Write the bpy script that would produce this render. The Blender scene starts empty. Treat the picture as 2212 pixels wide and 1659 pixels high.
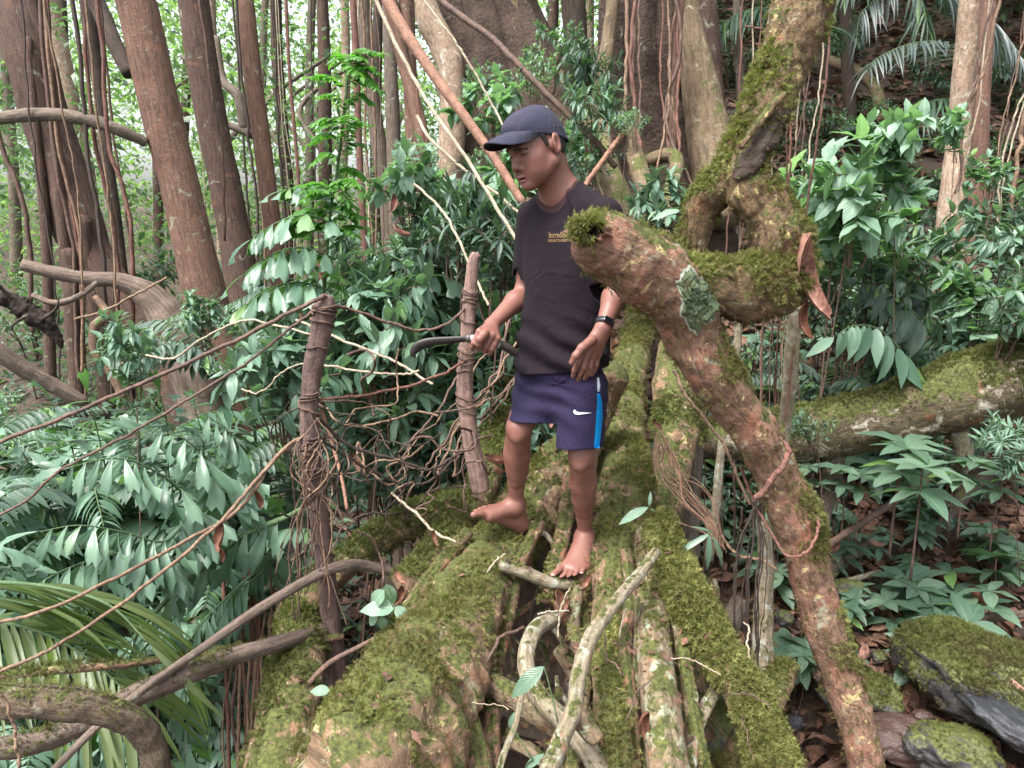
import bpy, math, random, os
import numpy as np
from mathutils import Vector, Matrix
from mathutils.bvhtree import BVHTree
R = math.radians
rng = np.random.default_rng(7)
random.seed(7)
SC = bpy.context.scene
COL = SC.collection
# ---------------------------------------------------------------- camera
PITCH = R(12); CAMZ = 1.31; FPX = 1662.0
cam_d = bpy.data.cameras.new("camera"); cam = bpy.data.objects.new("camera", cam_d); COL.objects.link(cam)
cam.location = (0, 0, CAMZ); cam.rotation_euler = (R(90) - PITCH, 0, 0)
cam_d.sensor_width = 36; cam_d.lens = 36 * FPX / 2212; cam_d.clip_start = 0.05; cam_d.clip_end = 500
SC.camera = cam; EYE = Vector((0, 0, CAMZ))
# ---------------------------------------------------------------- world, sun, exposure
w = bpy.data.worlds.new("World"); SC.world = w; w.use_nodes = True
nt = w.node_tree; nt.nodes.clear()
sky = nt.nodes.new("ShaderNodeTexSky"); sky.sky_type = 'NISHITA'; sky.sun_disc = False
SUN_EL, SUN_AZ = R(62), R(225)          # azimuth from north (+Y), clockwise: light from behind-left of the camera
sky.sun_elevation = SUN_EL; sky.sun_rotation = SUN_AZ
sky.air_density = 1.0; sky.dust_density = 5.0; sky.ozone_density = 1.0
hs = nt.nodes.new("ShaderNodeHueSaturation"); hs.inputs['Saturation'].default_value = 0.35
bg = nt.nodes.new("ShaderNodeBackground"); bg.inputs['Strength'].default_value = 0.15
wo = nt.nodes.new("ShaderNodeOutputWorld")
nt.links.new(sky.outputs[0], hs.inputs['Color']); nt.links.new(hs.outputs[0], bg.inputs[0]); nt.links.new(bg.outputs[0], wo.inputs[0])
sl = bpy.data.lights.new("sun", 'SUN'); sl.energy = 2.0; sl.angle = R(22); sl.color = (1, 0.97, 0.92)
sun = bpy.data.objects.new("sun", sl); COL.objects.link(sun)
sd = Vector((math.sin(SUN_AZ) * math.cos(SUN_EL), math.cos(SUN_AZ) * math.cos(SUN_EL), math.sin(SUN_EL)))
sun.rotation_euler = (-sd).to_track_quat('-Z', 'Y').to_euler()
SC.view_settings.view_transform = 'Standard'; SC.view_settings.look = 'None'
SC.view_settings.exposure = 1.75; SC.view_settings.gamma = 1.0
SC.render.engine = 'CYCLES'
SC.cycles.max_bounces = 5; SC.cycles.diffuse_bounces = 3; SC.cycles.glossy_bounces = 2
SC.cycles.transmission_bounces = 3; SC.cycles.transparent_max_bounces = 4
# ================================================================ library
def rays(x, y):
    """direction of the ray through a point of the 2212 x 1659 layout sheet"""
    a = (x - 1106) / FPX; b = (829.5 - y) / FPX
    c, s = math.cos(PITCH), math.sin(PITCH)
    return np.array([a, c + b * s, -s + b * c])
def W(x, y, Y):
    d = rays(x, y); return np.array([0, 0, CAMZ]) + d * (Y / d[1])
def WZ(x, y, z):
    d = rays(x, y); return np.array([0, 0, CAMZ]) + d * ((z - CAMZ) / d[2])
def px(n, Y): return n * Y * 1.02 / FPX      # length of n sheet pixels at distance Y

def hash3(i, seed):
    n = (i[..., 0].astype(np.int64) * 374761393 + i[..., 1].astype(np.int64) * 668265263 + i[..., 2].astype(np.int64) * 2147483647 // 7 + seed * 1274126177) & 0xffffffff
    n = ((n ^ (n >> 13)) * 1274126177) & 0xffffffff
    n = (n ^ (n >> 16)) & 0xffffff
    return n / float(0xffffff)
def vnoise(p, seed=0):
    p = np.asarray(p, float); i = np.floor(p).astype(np.int64); f = p - i; f = f * f * (3 - 2 * f)
    out = 0
    for dx in (0, 1):
        for dy in (0, 1):
            for dz in (0, 1):
                wgt = (f[..., 0] if dx else 1 - f[..., 0]) * (f[..., 1] if dy else 1 - f[..., 1]) * (f[..., 2] if dz else 1 - f[..., 2])
                out = out + wgt * hash3(i + np.array([dx, dy, dz]), seed)
    return out * 2 - 1
def fbm(p, octv=3, seed=0):
    a, s, o = 1.0, 0.0, 0
    for k in range(octv):
        o = o + a * vnoise(np.asarray(p) * 2 ** k, seed + k); s += a; a *= .5
    return o / s
def nrm(v): v = np.asarray(v, float); return v / (np.linalg.norm(v, axis=-1, keepdims=True) + 1e-12)

class G:
    """collects polygons (quads and tris), uv and a per-vertex random value, then links ONE mesh object"""
    def __init__(s): s.v = []; s.q = []; s.t = []; s.n = 0; s.uv = []; s.r = []; s.qm = []; s.tm = []
    def add(s, v, q=None, t=None, uv=None, r=None, m=0):
        v = np.asarray(v, float).reshape(-1, 3); k = len(v)
        s.v.append(v); s.uv.append(np.zeros((k, 2)) if uv is None else np.asarray(uv, float).reshape(-1, 2))
        s.r.append(np.full(k, .5) if r is None else (np.full(k, float(r)) if np.isscalar(r) else np.asarray(r, float)))
        if q is not None and len(q): q = np.asarray(q, np.int64); s.q.append(q + s.n); s.qm.append(np.full(len(q), m, int))
        if t is not None and len(t): t = np.asarray(t, np.int64); s.t.append(t + s.n); s.tm.append(np.full(len(t), m, int))
        s.n += k
    def mesh(s, name, mats, smooth=True):
        me = bpy.data.meshes.new(name)
        V = np.concatenate(s.v) if s.v else np.zeros((0, 3))
        Q = np.concatenate(s.q) if s.q else np.zeros((0, 4), int); T = np.concatenate(s.t) if s.t else np.zeros((0, 3), int)
        loops = np.concatenate([Q.ravel(), T.ravel()]).astype(np.int32)
        tot = np.concatenate([np.full(len(Q), 4), np.full(len(T), 3)]).astype(np.int32)
        st = np.concatenate([[0], np.cumsum(tot)[:-1]]).astype(np.int32) if len(tot) else np.zeros(0, np.int32)
        me.vertices.add(len(V)); me.vertices.foreach_set('co', V.astype(np.float32).ravel())
        me.loops.add(len(loops)); me.loops.foreach_set('vertex_index', loops)
        me.polygons.add(len(tot)); me.polygons.foreach_set('loop_start', st); me.polygons.foreach_set('loop_total', tot)
        mi = np.concatenate(s.qm + s.tm).astype(np.int32) if (s.qm or s.tm) else np.zeros(0, np.int32)
        me.update(calc_edges=True)
        me.polygons.foreach_set('material_index', mi)
        me.polygons.foreach_set('use_smooth', np.full(len(tot), smooth))
        uvl = me.uv_layers.new(name='uv'); UV = np.concatenate(s.uv)
        uvl.data.foreach_set('uv', UV[loops].astype(np.float32).ravel())
        at = me.attributes.new('rnd', 'FLOAT', 'POINT'); at.data.foreach_set('value', np.concatenate(s.r).astype(np.float32))
        for m in (mats if isinstance(mats, (list, tuple)) else [mats]): me.materials.append(m)
        return me
    def build(s, name, mats, parent=None, smooth=True, loc=None):
        if loc is not None:
            s.v = [a - np.asarray(loc) for a in s.v]
        o = bpy.data.objects.new(name, s.mesh(name, mats, smooth)); COL.objects.link(o)
        if parent is not None: o.parent = parent
        elif loc is not None: o.location = loc
        return o

def tag(o, label=None, cat=None, group=None, kind=None):
    if label: o['label'] = label
    if cat: o['category'] = cat
    if group: o['group'] = group
    if kind: o['kind'] = kind
    return o
def thing(name, label, cat, group=None, loc=(0, 0, 0), rz=0.0):
    o = bpy.data.objects.new(name, None); COL.objects.link(o); o.location = loc; o.rotation_euler = (0, 0, rz)
    o.empty_display_size = .05
    return tag(o, label, cat, group)
def copy_tree(o, parent=None):
    c = o.copy(); COL.objects.link(c); c.parent = parent
    for ch in list(o.children): copy_tree(ch, c)
    return c

# ---------------------------------------------------------------- curves and tubes
def spline(pts, n_per=8):
    P = np.asarray(pts, float)
    if len(P) < 3:
        t = np.linspace(0, 1, n_per * (len(P) - 1) + 1)[:, None]; return P[0] * (1 - t) + P[-1] * t
    P = np.vstack([2 * P[0] - P[1], P, 2 * P[-1] - P[-2]]); out = []
    for i in range(1, len(P) - 2):
        p0, p1, p2, p3 = P[i - 1:i + 3]
        t = np.linspace(0, 1, n_per, endpoint=False)[:, None]
        out.append(.5 * ((2 * p1) + (-p0 + p2) * t + (2 * p0 - 5 * p1 + 4 * p2 - p3) * t ** 2 + (-p0 + 3 * p1 - 3 * p2 + p3) * t ** 3))
    out.append(P[-2][None]); return np.vstack(out)
def frames(C, up0=None):
    T = nrm(np.gradient(C, axis=0)); N = np.zeros_like(C)
    a = np.array([0, 0, 1.]) if up0 is None else np.asarray(up0, float)
    if abs(T[0] @ a) > .95: a = np.array([0, 1., 0])
    n = a - T[0] * (a @ T[0]); n /= np.linalg.norm(n); N[0] = n
    for i in range(1, len(C)):
        n = n - T[i] * (n @ T[i]); n /= np.linalg.norm(n) + 1e-12; N[i] = n
    return T, N, np.cross(T, N)
def tube(g, pts, rad, seg=10, n_per=8, amp=0.0, nscale=6.0, seed=0, tall=1.0, flute=0.0, nfl=5, cap=True, r=.5, m=0, fine=0.0):
    """a limb: spline through pts, radius per point, cross section made uneven by noise; tall > 1 stretches it in height"""
    P4 = np.hstack([np.asarray(pts, float), np.asarray(rad, float)[:, None]])
    S = spline(P4, n_per); C, rr = S[:, :3], np.maximum(S[:, 3], 1e-4)
    T, N, B = frames(C); n = len(C)
    th = np.linspace(0, 2 * np.pi, seg, endpoint=False)
    D = N[:, None, :] * np.cos(th)[None, :, None] + B[:, None, :] * np.sin(th)[None, :, None]
    base = C[:, None, :] + D * rr[:, None, None]
    k = np.ones((n, seg))
    if amp:
        q = base / np.maximum(rr.mean(), .004) * (nscale / 10)
        k += amp * fbm(q * np.array([1, 1, 1]), 3, seed)
        if fine: k += fine * fbm(q * 4.3, 2, seed + 9)
    if flute: k += flute * np.cos(nfl * th[None, :] + seed + 2.2 * vnoise(np.stack([C[:, 0], C[:, 1], C[:, 2]], 1) * 1.2, seed)[:, None]) ** 3
    off = D * (rr[:, None] * k)[:, :, None]
    if tall != 1: off[:, :, 2] *= tall
    V = C[:, None, :] + off
    L = np.concatenate([[0], np.cumsum(np.linalg.norm(np.diff(C, axis=0), axis=1))])
    UV = np.stack([np.broadcast_to(th[None] / (2 * np.pi) * max(rr.mean() * 6.3, .01), (n, seg)), np.broadcast_to(L[:, None], (n, seg))], -1)
    i = np.arange(n - 1)[:, None]; j = np.arange(seg)[None]; j2 = (j + 1) % seg
    q = np.stack([i * seg + j, i * seg + j2, (i + 1) * seg + j2, (i + 1) * seg + j], -1).reshape(-1, 4)
    v = V.reshape(-1, 3); uv = UV.reshape(-1, 2); t = None
    if cap:
        v = np.vstack([v, C[0] - T[0] * rr[0] * .35, C[-1] + T[-1] * rr[-1] * .35]); uv = np.vstack([uv, uv[0], uv[-1]])
        a, b = n * seg, n * seg + 1; jj = np.arange(seg); jk = (jj + 1) % seg
        t = np.vstack([np.stack([np.full(seg, a), jk, jj], 1), np.stack([np.full(seg, b), (n - 1) * seg + jj, (n - 1) * seg + jk], 1)])
    g.add(v, q, t, uv, r, m)
    # surface samples for moss
    dl = np.linalg.norm(np.gradient(C, axis=0), axis=1)[:, None] * rr[:, None] * (2 * np.pi / seg) * np.ones((1, seg))
    nn = nrm(off if tall == 1 else off / np.array([1, 1, tall ** 2]))
    return dict(p=V.reshape(-1, 3), n=nn.reshape(-1, 3), a=dl.ravel(), C=C, r=rr)

def scatter_template(g, tv, tq, tt, tuv, P, X, Y_, Z, S, rnd, m=0):
    """place a template (k,3) N times; X,Y_,Z are (N,3) axes, S (N,) or (N,3) scale"""
    N = len(P); k = len(tv)
    if N == 0: return
    S = np.asarray(S, float); S = np.repeat(S[:, None], 3, 1) if S.ndim == 1 else S
    V = P[:, None, :] + tv[None, :, 0:1] * S[:, None, 0:1] * X[:, None, :] + tv[None, :, 1:2] * S[:, None, 1:2] * Y_[:, None, :] + tv[None, :, 2:3] * S[:, None, 2:3] * Z[:, None, :]
    o = (np.arange(N) * k)[:, None, None]
    q = (tq[None] + o).reshape(-1, 4) if tq is not None and len(tq) else None
    t = (tt[None] + o).reshape(-1, 3) if tt is not None and len(tt) else None
    g.add(V.reshape(-1, 3), q, t, np.tile(tuv, (N, 1)), np.repeat(rnd, k), m)

def leaf_tpl(prof, fold=.18, droop=.25, n=None, wave=0.0):
    """leaf along +Y, width along X, normal +Z; prof = list of (t, halfwidth)"""
    prof = np.asarray(prof, float); v = []; uv = []
    for i, (t, hw) in enumerate(prof):
        z = -droop * t * t; wz = fold * hw + wave * math.sin(i * 2.1) * hw
        v += [(-hw, t, z + wz), (0, t, z), (hw, t, z + wz)]; uv += [(0, t), (.5, t), (1, t)]
    q = []
    for i in range(len(prof) - 1):
        a = 3 * i; q += [(a, a + 1, a + 4, a + 3), (a + 1, a + 2, a + 5, a + 4)]
    return np.array(v, float), np.array(q), None, np.array(uv, float)
LEAF = leaf_tpl([(0, .008), (.07, .06), (.18, .125), (.34, .172), (.5, .18), (.66, .155), (.8, .105), (.91, .05), (1, .002)], .25, .3, wave=.12)
LEAF_N = leaf_tpl([(0, .006), (.12, .06), (.28, .095), (.48, .105), (.68, .085), (.85, .045), (1, .002)], .3, .35, wave=.1)
LEAF_W = leaf_tpl([(0, .01), (.06, .12), (.16, .21), (.32, .272), (.5, .275), (.66, .225), (.8, .15), (.9, .075), (1, .003)], .18, .28, wave=.15)
LEAF_S = leaf_tpl([(0, .01), (.4, .2), (1, .004)], .3, .25)
LEAF_DIA = (np.array([(0, 0, 0), (.22, .45, .05), (0, 1, -.15), (-.22, .45, .05)], float), np.array([(0, 1, 2, 3)]), None, np.array([(.5, 0), (1, .5), (.5, 1), (0, .5)], float))
STRAP = leaf_tpl([(0, .012), (.2, .03), (.5, .034), (.8, .02), (1, .002)], .5, .35)
# fishtail leaflet: wedge that widens to a ragged tip
def fishtail_tpl():
    rows = [(0, .01, 0), (.25, .09, .0), (.5, .17, -.03), (.75, .24, -.1)]
    v = []; uv = []
    for t, hw, z in rows:
        for s in (-1, -.5, 0, .5, 1): v.append((hw * s * (1 if s < 0 else .85), t, z + .03 * abs(s) + .02 * ((s * 2) % 2))); uv.append((.5 + s / 2, t))
    for s, t in ((-1, .82), (-.5, 1.12), (0, .9), (.5, 1.0), (1, .78)): v.append((.27 * s, t, -.2 - .05 * abs(s))); uv.append((.5 + s / 2, t))
    q = []
    for i in range(4):
        for j in range(4): a = i * 5 + j; q.append((a, a + 1, a + 6, a + 5))
    return np.array(v, float), np.array(q), None, np.array(uv, float)
FISH = fishtail_tpl()
def axes(d, up):
    """leaf axes from direction and rough up: X side, Y along, Z normal"""
    Y_ = nrm(d); X = nrm(np.cross(Y_, up)); return X, Y_, np.cross(X, Y_)
def leaves(g, P, D, L, tpl, rnd=None, up=None, wid=None, m=0, twist=.4):
    P = np.asarray(P, float); D = np.asarray(D, float); n = len(P)
    if n == 0: return
    U = np.tile([0, 0, 1.], (n, 1)) if up is None else np.asarray(up, float)
    U = U + rng.normal(0, twist, (n, 3)) * .5
    X, Y_, Z = axes(D, U); L = np.broadcast_to(L, (n,)); w_ = L if wid is None else L * wid
    S = np.stack([w_, L, L], 1); rnd = rng.random(n) if rnd is None else rnd
    scatter_template(g, *tpl[:4], P, X, Y_, Z, S, rnd, m)

# moss sprig: short stem with pinnate slivers
_sv = [(0, 0, 0)]; _st = []
def _sprig():
    v = []; t = []
    for k, (z, s) in enumerate(((.1, .38), (.35, .48), (.6, .4), (.85, .22))):
        for sg in (-1, 1):
            b = len(v); v += [(0, 0, z - .12), (0, .04, z + .1), (sg * s, (.1 if k % 2 else -.1), z + .28)]; t.append((b, b + 1, b + 2))
    b = len(v); v += [(-.05, 0, 0), (.05, 0, 0), (0, .1, 1.15)]; t.append((b, b + 1, b + 2))
    v = np.array(v, float); v[:, 1] += .35 * v[:, 2] ** 2
    return v, None, np.array(t), np.stack([v[:, 0] + .5, v[:, 2]], 1)
SPRIG = _sprig()
def moss_mask(p, n, bias, seed, scale=9.0):
    return n[:, 2] * .55 + .8 * fbm(p * scale, 3, seed) + .75 * fbm(p * 3.1, 2, seed + 40) + bias
def moss_on(g, samples, dens=14000, bias=0.0, size=.012, seed=1, thick=.3, hang=.25):
    """sprigs over the upper, noisy part of a tube's skin; dens per square metre"""
    for s in samples:
        p, n, a = s['p'], s['n'], s['a']
        mk = moss_mask(p, n, s.get('bias', bias) - .22, seed) - .35 * np.clip(fbm(p * 28, 2, seed + 2), 0, 1)
        ex = dens * a * np.clip(mk * 2.2, .05 if size < .0135 else 0, 1)
        cnt = rng.poisson(ex); idx = np.repeat(np.arange(len(p)), cnt)
        if not len(idx): continue
        N0 = n[idx]; t1 = nrm(np.cross(N0, rng.normal(size=(len(idx), 3)))); t2 = np.cross(N0, t1)
        ra = np.sqrt(a[idx])[:, None] * .8
        P = p[idx] + t1 * ra * rng.uniform(-1, 1, (len(idx), 1)) + t2 * ra * rng.uniform(-1, 1, (len(idx), 1))
        Z = nrm(N0 + rng.normal(0, .55, N0.shape) + np.array([0, 0, -hang]) * (1 - np.clip(N0[:, 2:3], 0, 1)) * 2.0)
        X = nrm(np.cross(Z, rng.normal(size=Z.shape))); Y_ = np.cross(Z, X)
        sz = size * rng.uniform(.55, 1.5, len(idx)) * (1 + .5 * np.clip(mk[idx], 0, 1))
        clump = .5 + .5 * fbm(P * 22, 2, seed + 5)
        P = P + N0 * (thick * sz * clump)[:, None] - Z * (sz * .15)[:, None]
        rnd = np.clip(.5 + .75 * fbm(P * 6, 3, seed + 3) + rng.normal(0, .16, len(idx)) - .5 * (mk[idx] < .08), 0, 1)
        scatter_template(g, *SPRIG, P, X, Y_, Z, sz, rnd)

# ---------------------------------------------------------------- materials
def mat(name):
    m = bpy.data.materials.new(name); m.use_nodes = True; t = m.node_tree; t.nodes.clear()
    o = t.nodes.new("ShaderNodeOutputMaterial"); b = t.nodes.new("ShaderNodeBsdfPrincipled"); t.links.new(b.outputs[0], o.inputs[0])
    return m, t, b, o
def nd(t, typ, **kw):
    n = t.nodes.new(typ)
    for k, v in kw.items():
        if k.startswith('i_'):
            key = k[2:].replace('_', ' '); n.inputs[int(key) if key.isdigit() else key].default_value = v
        else: setattr(n, k, v)
    return n
def ramp(t, src, stops, interp='LINEAR'):
    r_ = t.nodes.new("ShaderNodeValToRGB"); r_.color_ramp.interpolation = interp
    el = r_.color_ramp.elements
    while len(el) < len(stops): el.new(.5)
    for e, (p, c) in zip(el, stops): e.position = p; e.color = (c if len(c) == 4 else (*c, 1)) if hasattr(c, '__len__') else (c, c, c, 1)
    t.links.new(src, r_.inputs[0]); return r_
def mix(t, f, a, b, mode='MIX'):
    m = t.nodes.new("ShaderNodeMix"); m.data_type = 'RGBA'; m.blend_type = mode
    for s, v in ((m.inputs[0], f), (m.inputs[6], a), (m.inputs[7], b)):
        if isinstance(v, bpy.types.NodeSocket): t.links.new(v, s)
        else: s.default_value = v if not hasattr(v, '__len__') else (v if len(v) == 4 else (*v, 1))
    return m.outputs[2]
def math_n(t, op, a, b=None, clamp=False):
    m = t.nodes.new("ShaderNodeMath"); m.operation = op; m.use_clamp = clamp
    for s, v in ((m.inputs[0], a), (m.inputs[1], b)):
        if v is None: continue
        if isinstance(v, bpy.types.NodeSocket): t.links.new(v, s)
        else: s.default_value = v
    return m.outputs[0]
def noise_n(t, vec, scale, detail=4, rough=.55, dist=0.0):
    n = nd(t, "ShaderNodeTexNoise"); n.inputs['Scale'].default_value = scale; n.inputs['Detail'].default_value = detail
    n.inputs['Roughness'].default_value = rough; n.inputs['Distortion'].default_value = dist
    if vec is not None: t.links.new(vec, n.inputs['Vector'])
    return n.outputs[0]
def bump(t, b, h, strength=.5, dist=.01, prev=None):
    n = nd(t, "ShaderNodeBump"); n.inputs['Strength'].default_value = strength; n.inputs['Distance'].default_value = dist
    t.links.new(h, n.inputs['Height'])
    if prev is not None: t.links.new(prev, n.inputs['Normal'])
    t.links.new(n.outputs[0], b.inputs['Normal']); return n.outputs[0]

def bark(name, c1, c2, c3=None, lichen=(.27, .28, .20), lich=.0, red=.0, moss=.0, scale=1.0, streak=1.0, rough=.85, redc=(.33, .1, .05), bstr=.8, wet=0.0, yel=0.0):
    """bark: two browns, stretched streaks, pale lichen, red and yellow crust, moss where the surface faces up"""
    m, t, b, o = mat(name)
    tc = nd(t, "ShaderNodeTexCoord"); uv = nd(t, "ShaderNodeUVMap", uv_map='uv')
    mp = nd(t, "ShaderNodeMapping"); t.links.new(uv.outputs[0], mp.inputs[0]); mp.inputs['Scale'].default_value = (3.0, 1.0 / streak, 1)
    ob = tc.outputs['Object']
    n1 = noise_n(t, ob, 5 * scale, 5, .6, .4); n2 = noise_n(t, mp.outputs[0], 14 * scale, 5, .65, .3); n3 = noise_n(t, ob, 45 * scale, 4, .6)
    col = mix(t, ramp(t, n1, [(.35, 0.), (.65, 1.)]).outputs[0], c1, c2)
    col = mix(t, ramp(t, n2, [(.36, .7), (.54, 0.)]).outputs[0], col, c3 if c3 else tuple(x * .35 for x in c1))
    col = mix(t, ramp(t, n3, [(.3, .55), (.5, 0.)]).outputs[0], col, tuple(x * .4 for x in c1))
    if red:
        nr = noise_n(t, ob, 6.5 * scale, 5, .6, .6); col = mix(t, ramp(t, nr, [(.64 - .2 * red, 0.), (.80 - .18 * red, .85)]).outputs[0], col, redc)
    if yel:
        ny = noise_n(t, ob, 17 * scale, 5, .7, .5); col = mix(t, ramp(t, ny, [(.66 - .2 * yel, 0.), (.70 - .2 * yel, 1.)]).outputs[0], col, (.42, .34, .16))
    if lich:
        nl = noise_n(t, ob, 9 * scale, 6, .7, .8); lc = mix(t, noise_n(t, ob, 30 * scale), lichen, tuple(min(1, x * 1.35) for x in lichen))
        col = mix(t, ramp(t, nl, [(.66 - .20 * lich, 0.), (.78 - .20 * lich, 1.)]).outputs[0], col, lc)
    if moss:
        ge = nd(t, "ShaderNodeNewGeometry"); sx = nd(t, "ShaderNodeSeparateXYZ"); t.links.new(ge.outputs['Normal'], sx.inputs[0])
        nm = noise_n(t, ob, 11 * scale, 6, .65, .4); k = math_n(t, 'ADD', math_n(t, 'MULTIPLY', sx.outputs[2], .28), nm)
        mc = ramp(t, noise_n(t, ob, 80, 3), [(.3, (.03, .034, .012)), (.55, (.075, .085, .022)), (.75, (.13, .14, .04))]).outputs[0]
        col = mix(t, ramp(t, k, [(.80 - .30 * moss, 0.), (.87 - .30 * moss, 1.)]).outputs[0], col, mc)
    t.links.new(col, b.inputs['Base Color']); b.inputs['Roughness'].default_value = rough - .3 * wet
    b.inputs['Specular IOR Level'].default_value = .3 + wet * .3
    n5 = noise_n(t, ob, 110 * scale, 4, .75); n6 = noise_n(t, ob, 70 * scale, 5, .8, .5)
    col = mix(t, ramp(t, n5, [(.38, .9), (.48, 0.)]).outputs[0], col, tuple(x * .22 for x in c1))
    col = mix(t, ramp(t, n6, [(.56, 0.), (.64, .75)]).outputs[0], col, tuple(min(1, x * 1.9 + .06) for x in c1))
    h = math_n(t, 'ADD', math_n(t, 'MULTIPLY', n2, 1.0), math_n(t, 'ADD', math_n(t, 'ADD', math_n(t, 'MULTIPLY', n3, .6), math_n(t, 'MULTIPLY', n5, .5)), math_n(t, 'MULTIPLY', n1, .8)))
    bump(t, b, h, bstr, .012); return m

def leafmat(name, dark, light, tip=None, rough=.38, trans=.25, veins=0.0, under=None, spec=.5, coat=0.0):
    m, t, b, o = mat(name)
    at = nd(t, "ShaderNodeAttribute", attribute_name='rnd'); col = mix(t, at.outputs['Fac'], dark, light)
    if tip: col = mix(t, ramp(t, at.outputs['Fac'], [(.93, 0.), (.97, 1.)]).outputs[0], col, tip)
    uv = nd(t, "ShaderNodeUVMap", uv_map='uv')
    if veins:
        sx = nd(t, "ShaderNodeSeparateXYZ"); t.links.new(uv.outputs[0], sx.inputs[0])
        du = math_n(t, 'ABSOLUTE', math_n(t, 'SUBTRACT', sx.outputs[0], .5))
        mid = ramp(t, du, [(.0, 1.), (.045, 0.)]).outputs[0]
        vv = math_n(t, 'SINE', math_n(t, 'MULTIPLY', math_n(t, 'SUBTRACT', sx.outputs[1], math_n(t, 'MULTIPLY', du, .55)), 75.0))
        sv = ramp(t, vv, [(.75, 0.), (1., 1.)]).outputs[0]
        col = mix(t, math_n(t, 'MULTIPLY', math_n(t, 'MAXIMUM', mid, math_n(t, 'MULTIPLY', sv, .35)), veins), col, tuple(min(1, x * 2.0 + .03) for x in light))
        bump(t, b, math_n(t, 'SUBTRACT', 1.0, math_n(t, 'MULTIPLY', vv, .5)), .35, .004)
    if under:
        ge = nd(t, "ShaderNodeNewGeometry"); col = mix(t, ge.outputs['Backfacing'], col, under)
    ns = noise_n(t, nd(t, "ShaderNodeTexCoord").outputs['Object'], 60, 3); col = mix(t, math_n(t, 'MULTIPLY', ns, .35), col, tuple(x * .55 for x in dark))
    t.links.new(col, b.inputs['Base Color']); b.inputs['Roughness'].default_value = rough; b.inputs['Specular IOR Level'].default_value = spec
    if trans:
        tr = nd(t, "ShaderNodeBsdfTranslucent"); t.links.new(mix(t, .5, col, tuple(min(1, x * 1.6) * y for x, y in zip(light, (1.1, 1.5, .5)))), tr.inputs[0])
        ms = nd(t, "ShaderNodeMixShader"); ms.inputs[0].default_value = trans
        t.links.new(b.outputs[0], ms.inputs[1]); t.links.new(tr.outputs[0], ms.inputs[2]); t.links.new(ms.outputs[0], o.inputs[0])
    return m
# ================================================================ the person (signed-distance body turned into one skin)
def smin(a, b, k):
    if k <= 0: return np.minimum(a, b)
    h = np.maximum(k - np.abs(a - b), 0) / k; return np.minimum(a, b) - h * h * k * .25
def cone(a, b, r1, r2, k=.01, sq=None, op='+'):
    """rounded cone between two points; sq = (axis, factor): flattens the section along axis"""
    a = np.asarray(a, float); b = np.asarray(b, float); ab = b - a; L2 = ab @ ab + 1e-12
    def f(p):
        t = np.clip(((p - a) @ ab) / L2, 0, 1); d = p - (a + t[..., None] * ab)
        if sq is not None:
            ax = nrm(np.asarray(sq[0], float)); c = d @ ax; d = d + (c * (1 / sq[1] - 1))[..., None] * ax
        return np.linalg.norm(d, axis=-1) - (r1 + (r2 - r1) * t)
    m = max(r1, r2) * (1.1 if sq is None else 1.3) + k + .02
    return (f, np.minimum(a, b) - m, np.maximum(a, b) + m, k, op)
def ell(c, rad, M=None, k=.01, op='+'):
    c = np.asarray(c, float); rad = np.asarray(rad, float); M = np.eye(3) if M is None else M
    def f(p):
        q = (p - c) @ M.T; k0 = np.linalg.norm(q / rad, axis=-1); k1 = np.linalg.norm(q / rad ** 2, axis=-1) + 1e-9
        return k0 * (k0 - 1) / k1
    m = rad.max() + k + .02
    return (f, c - m, c + m, k, op)
def field(prims, lo, hi, h):
    ax = [np.arange(lo[i], hi[i] + h, h) for i in range(3)]
    F = np.full([len(a) for a in ax], .08, np.float32)
    for f, b0, b1, k, op in prims:
        s = [(max(0, int((b0[i] - lo[i]) / h)), min(len(ax[i]), int((b1[i] - lo[i]) / h) + 2)) for i in range(3)]
        if any(a >= b for a, b in s): continue
        sl_ = tuple(slice(a, b) for a, b in s)
        p = np.stack(np.meshgrid(*[ax[i][sl_[i]] for i in range(3)], indexing='ij'), -1)
        d = f(p).astype(np.float32)
        if op == '+': F[sl_] = smin(F[sl_], d, k)
        elif op == '-': F[sl_] = -smin(-F[sl_], d, k)
        elif op == 'd': F[sl_] = F[sl_] + d          # displacement
        elif op == '&': F[sl_] = -smin(-F[sl_], -d, k)
    return F, ax
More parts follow.
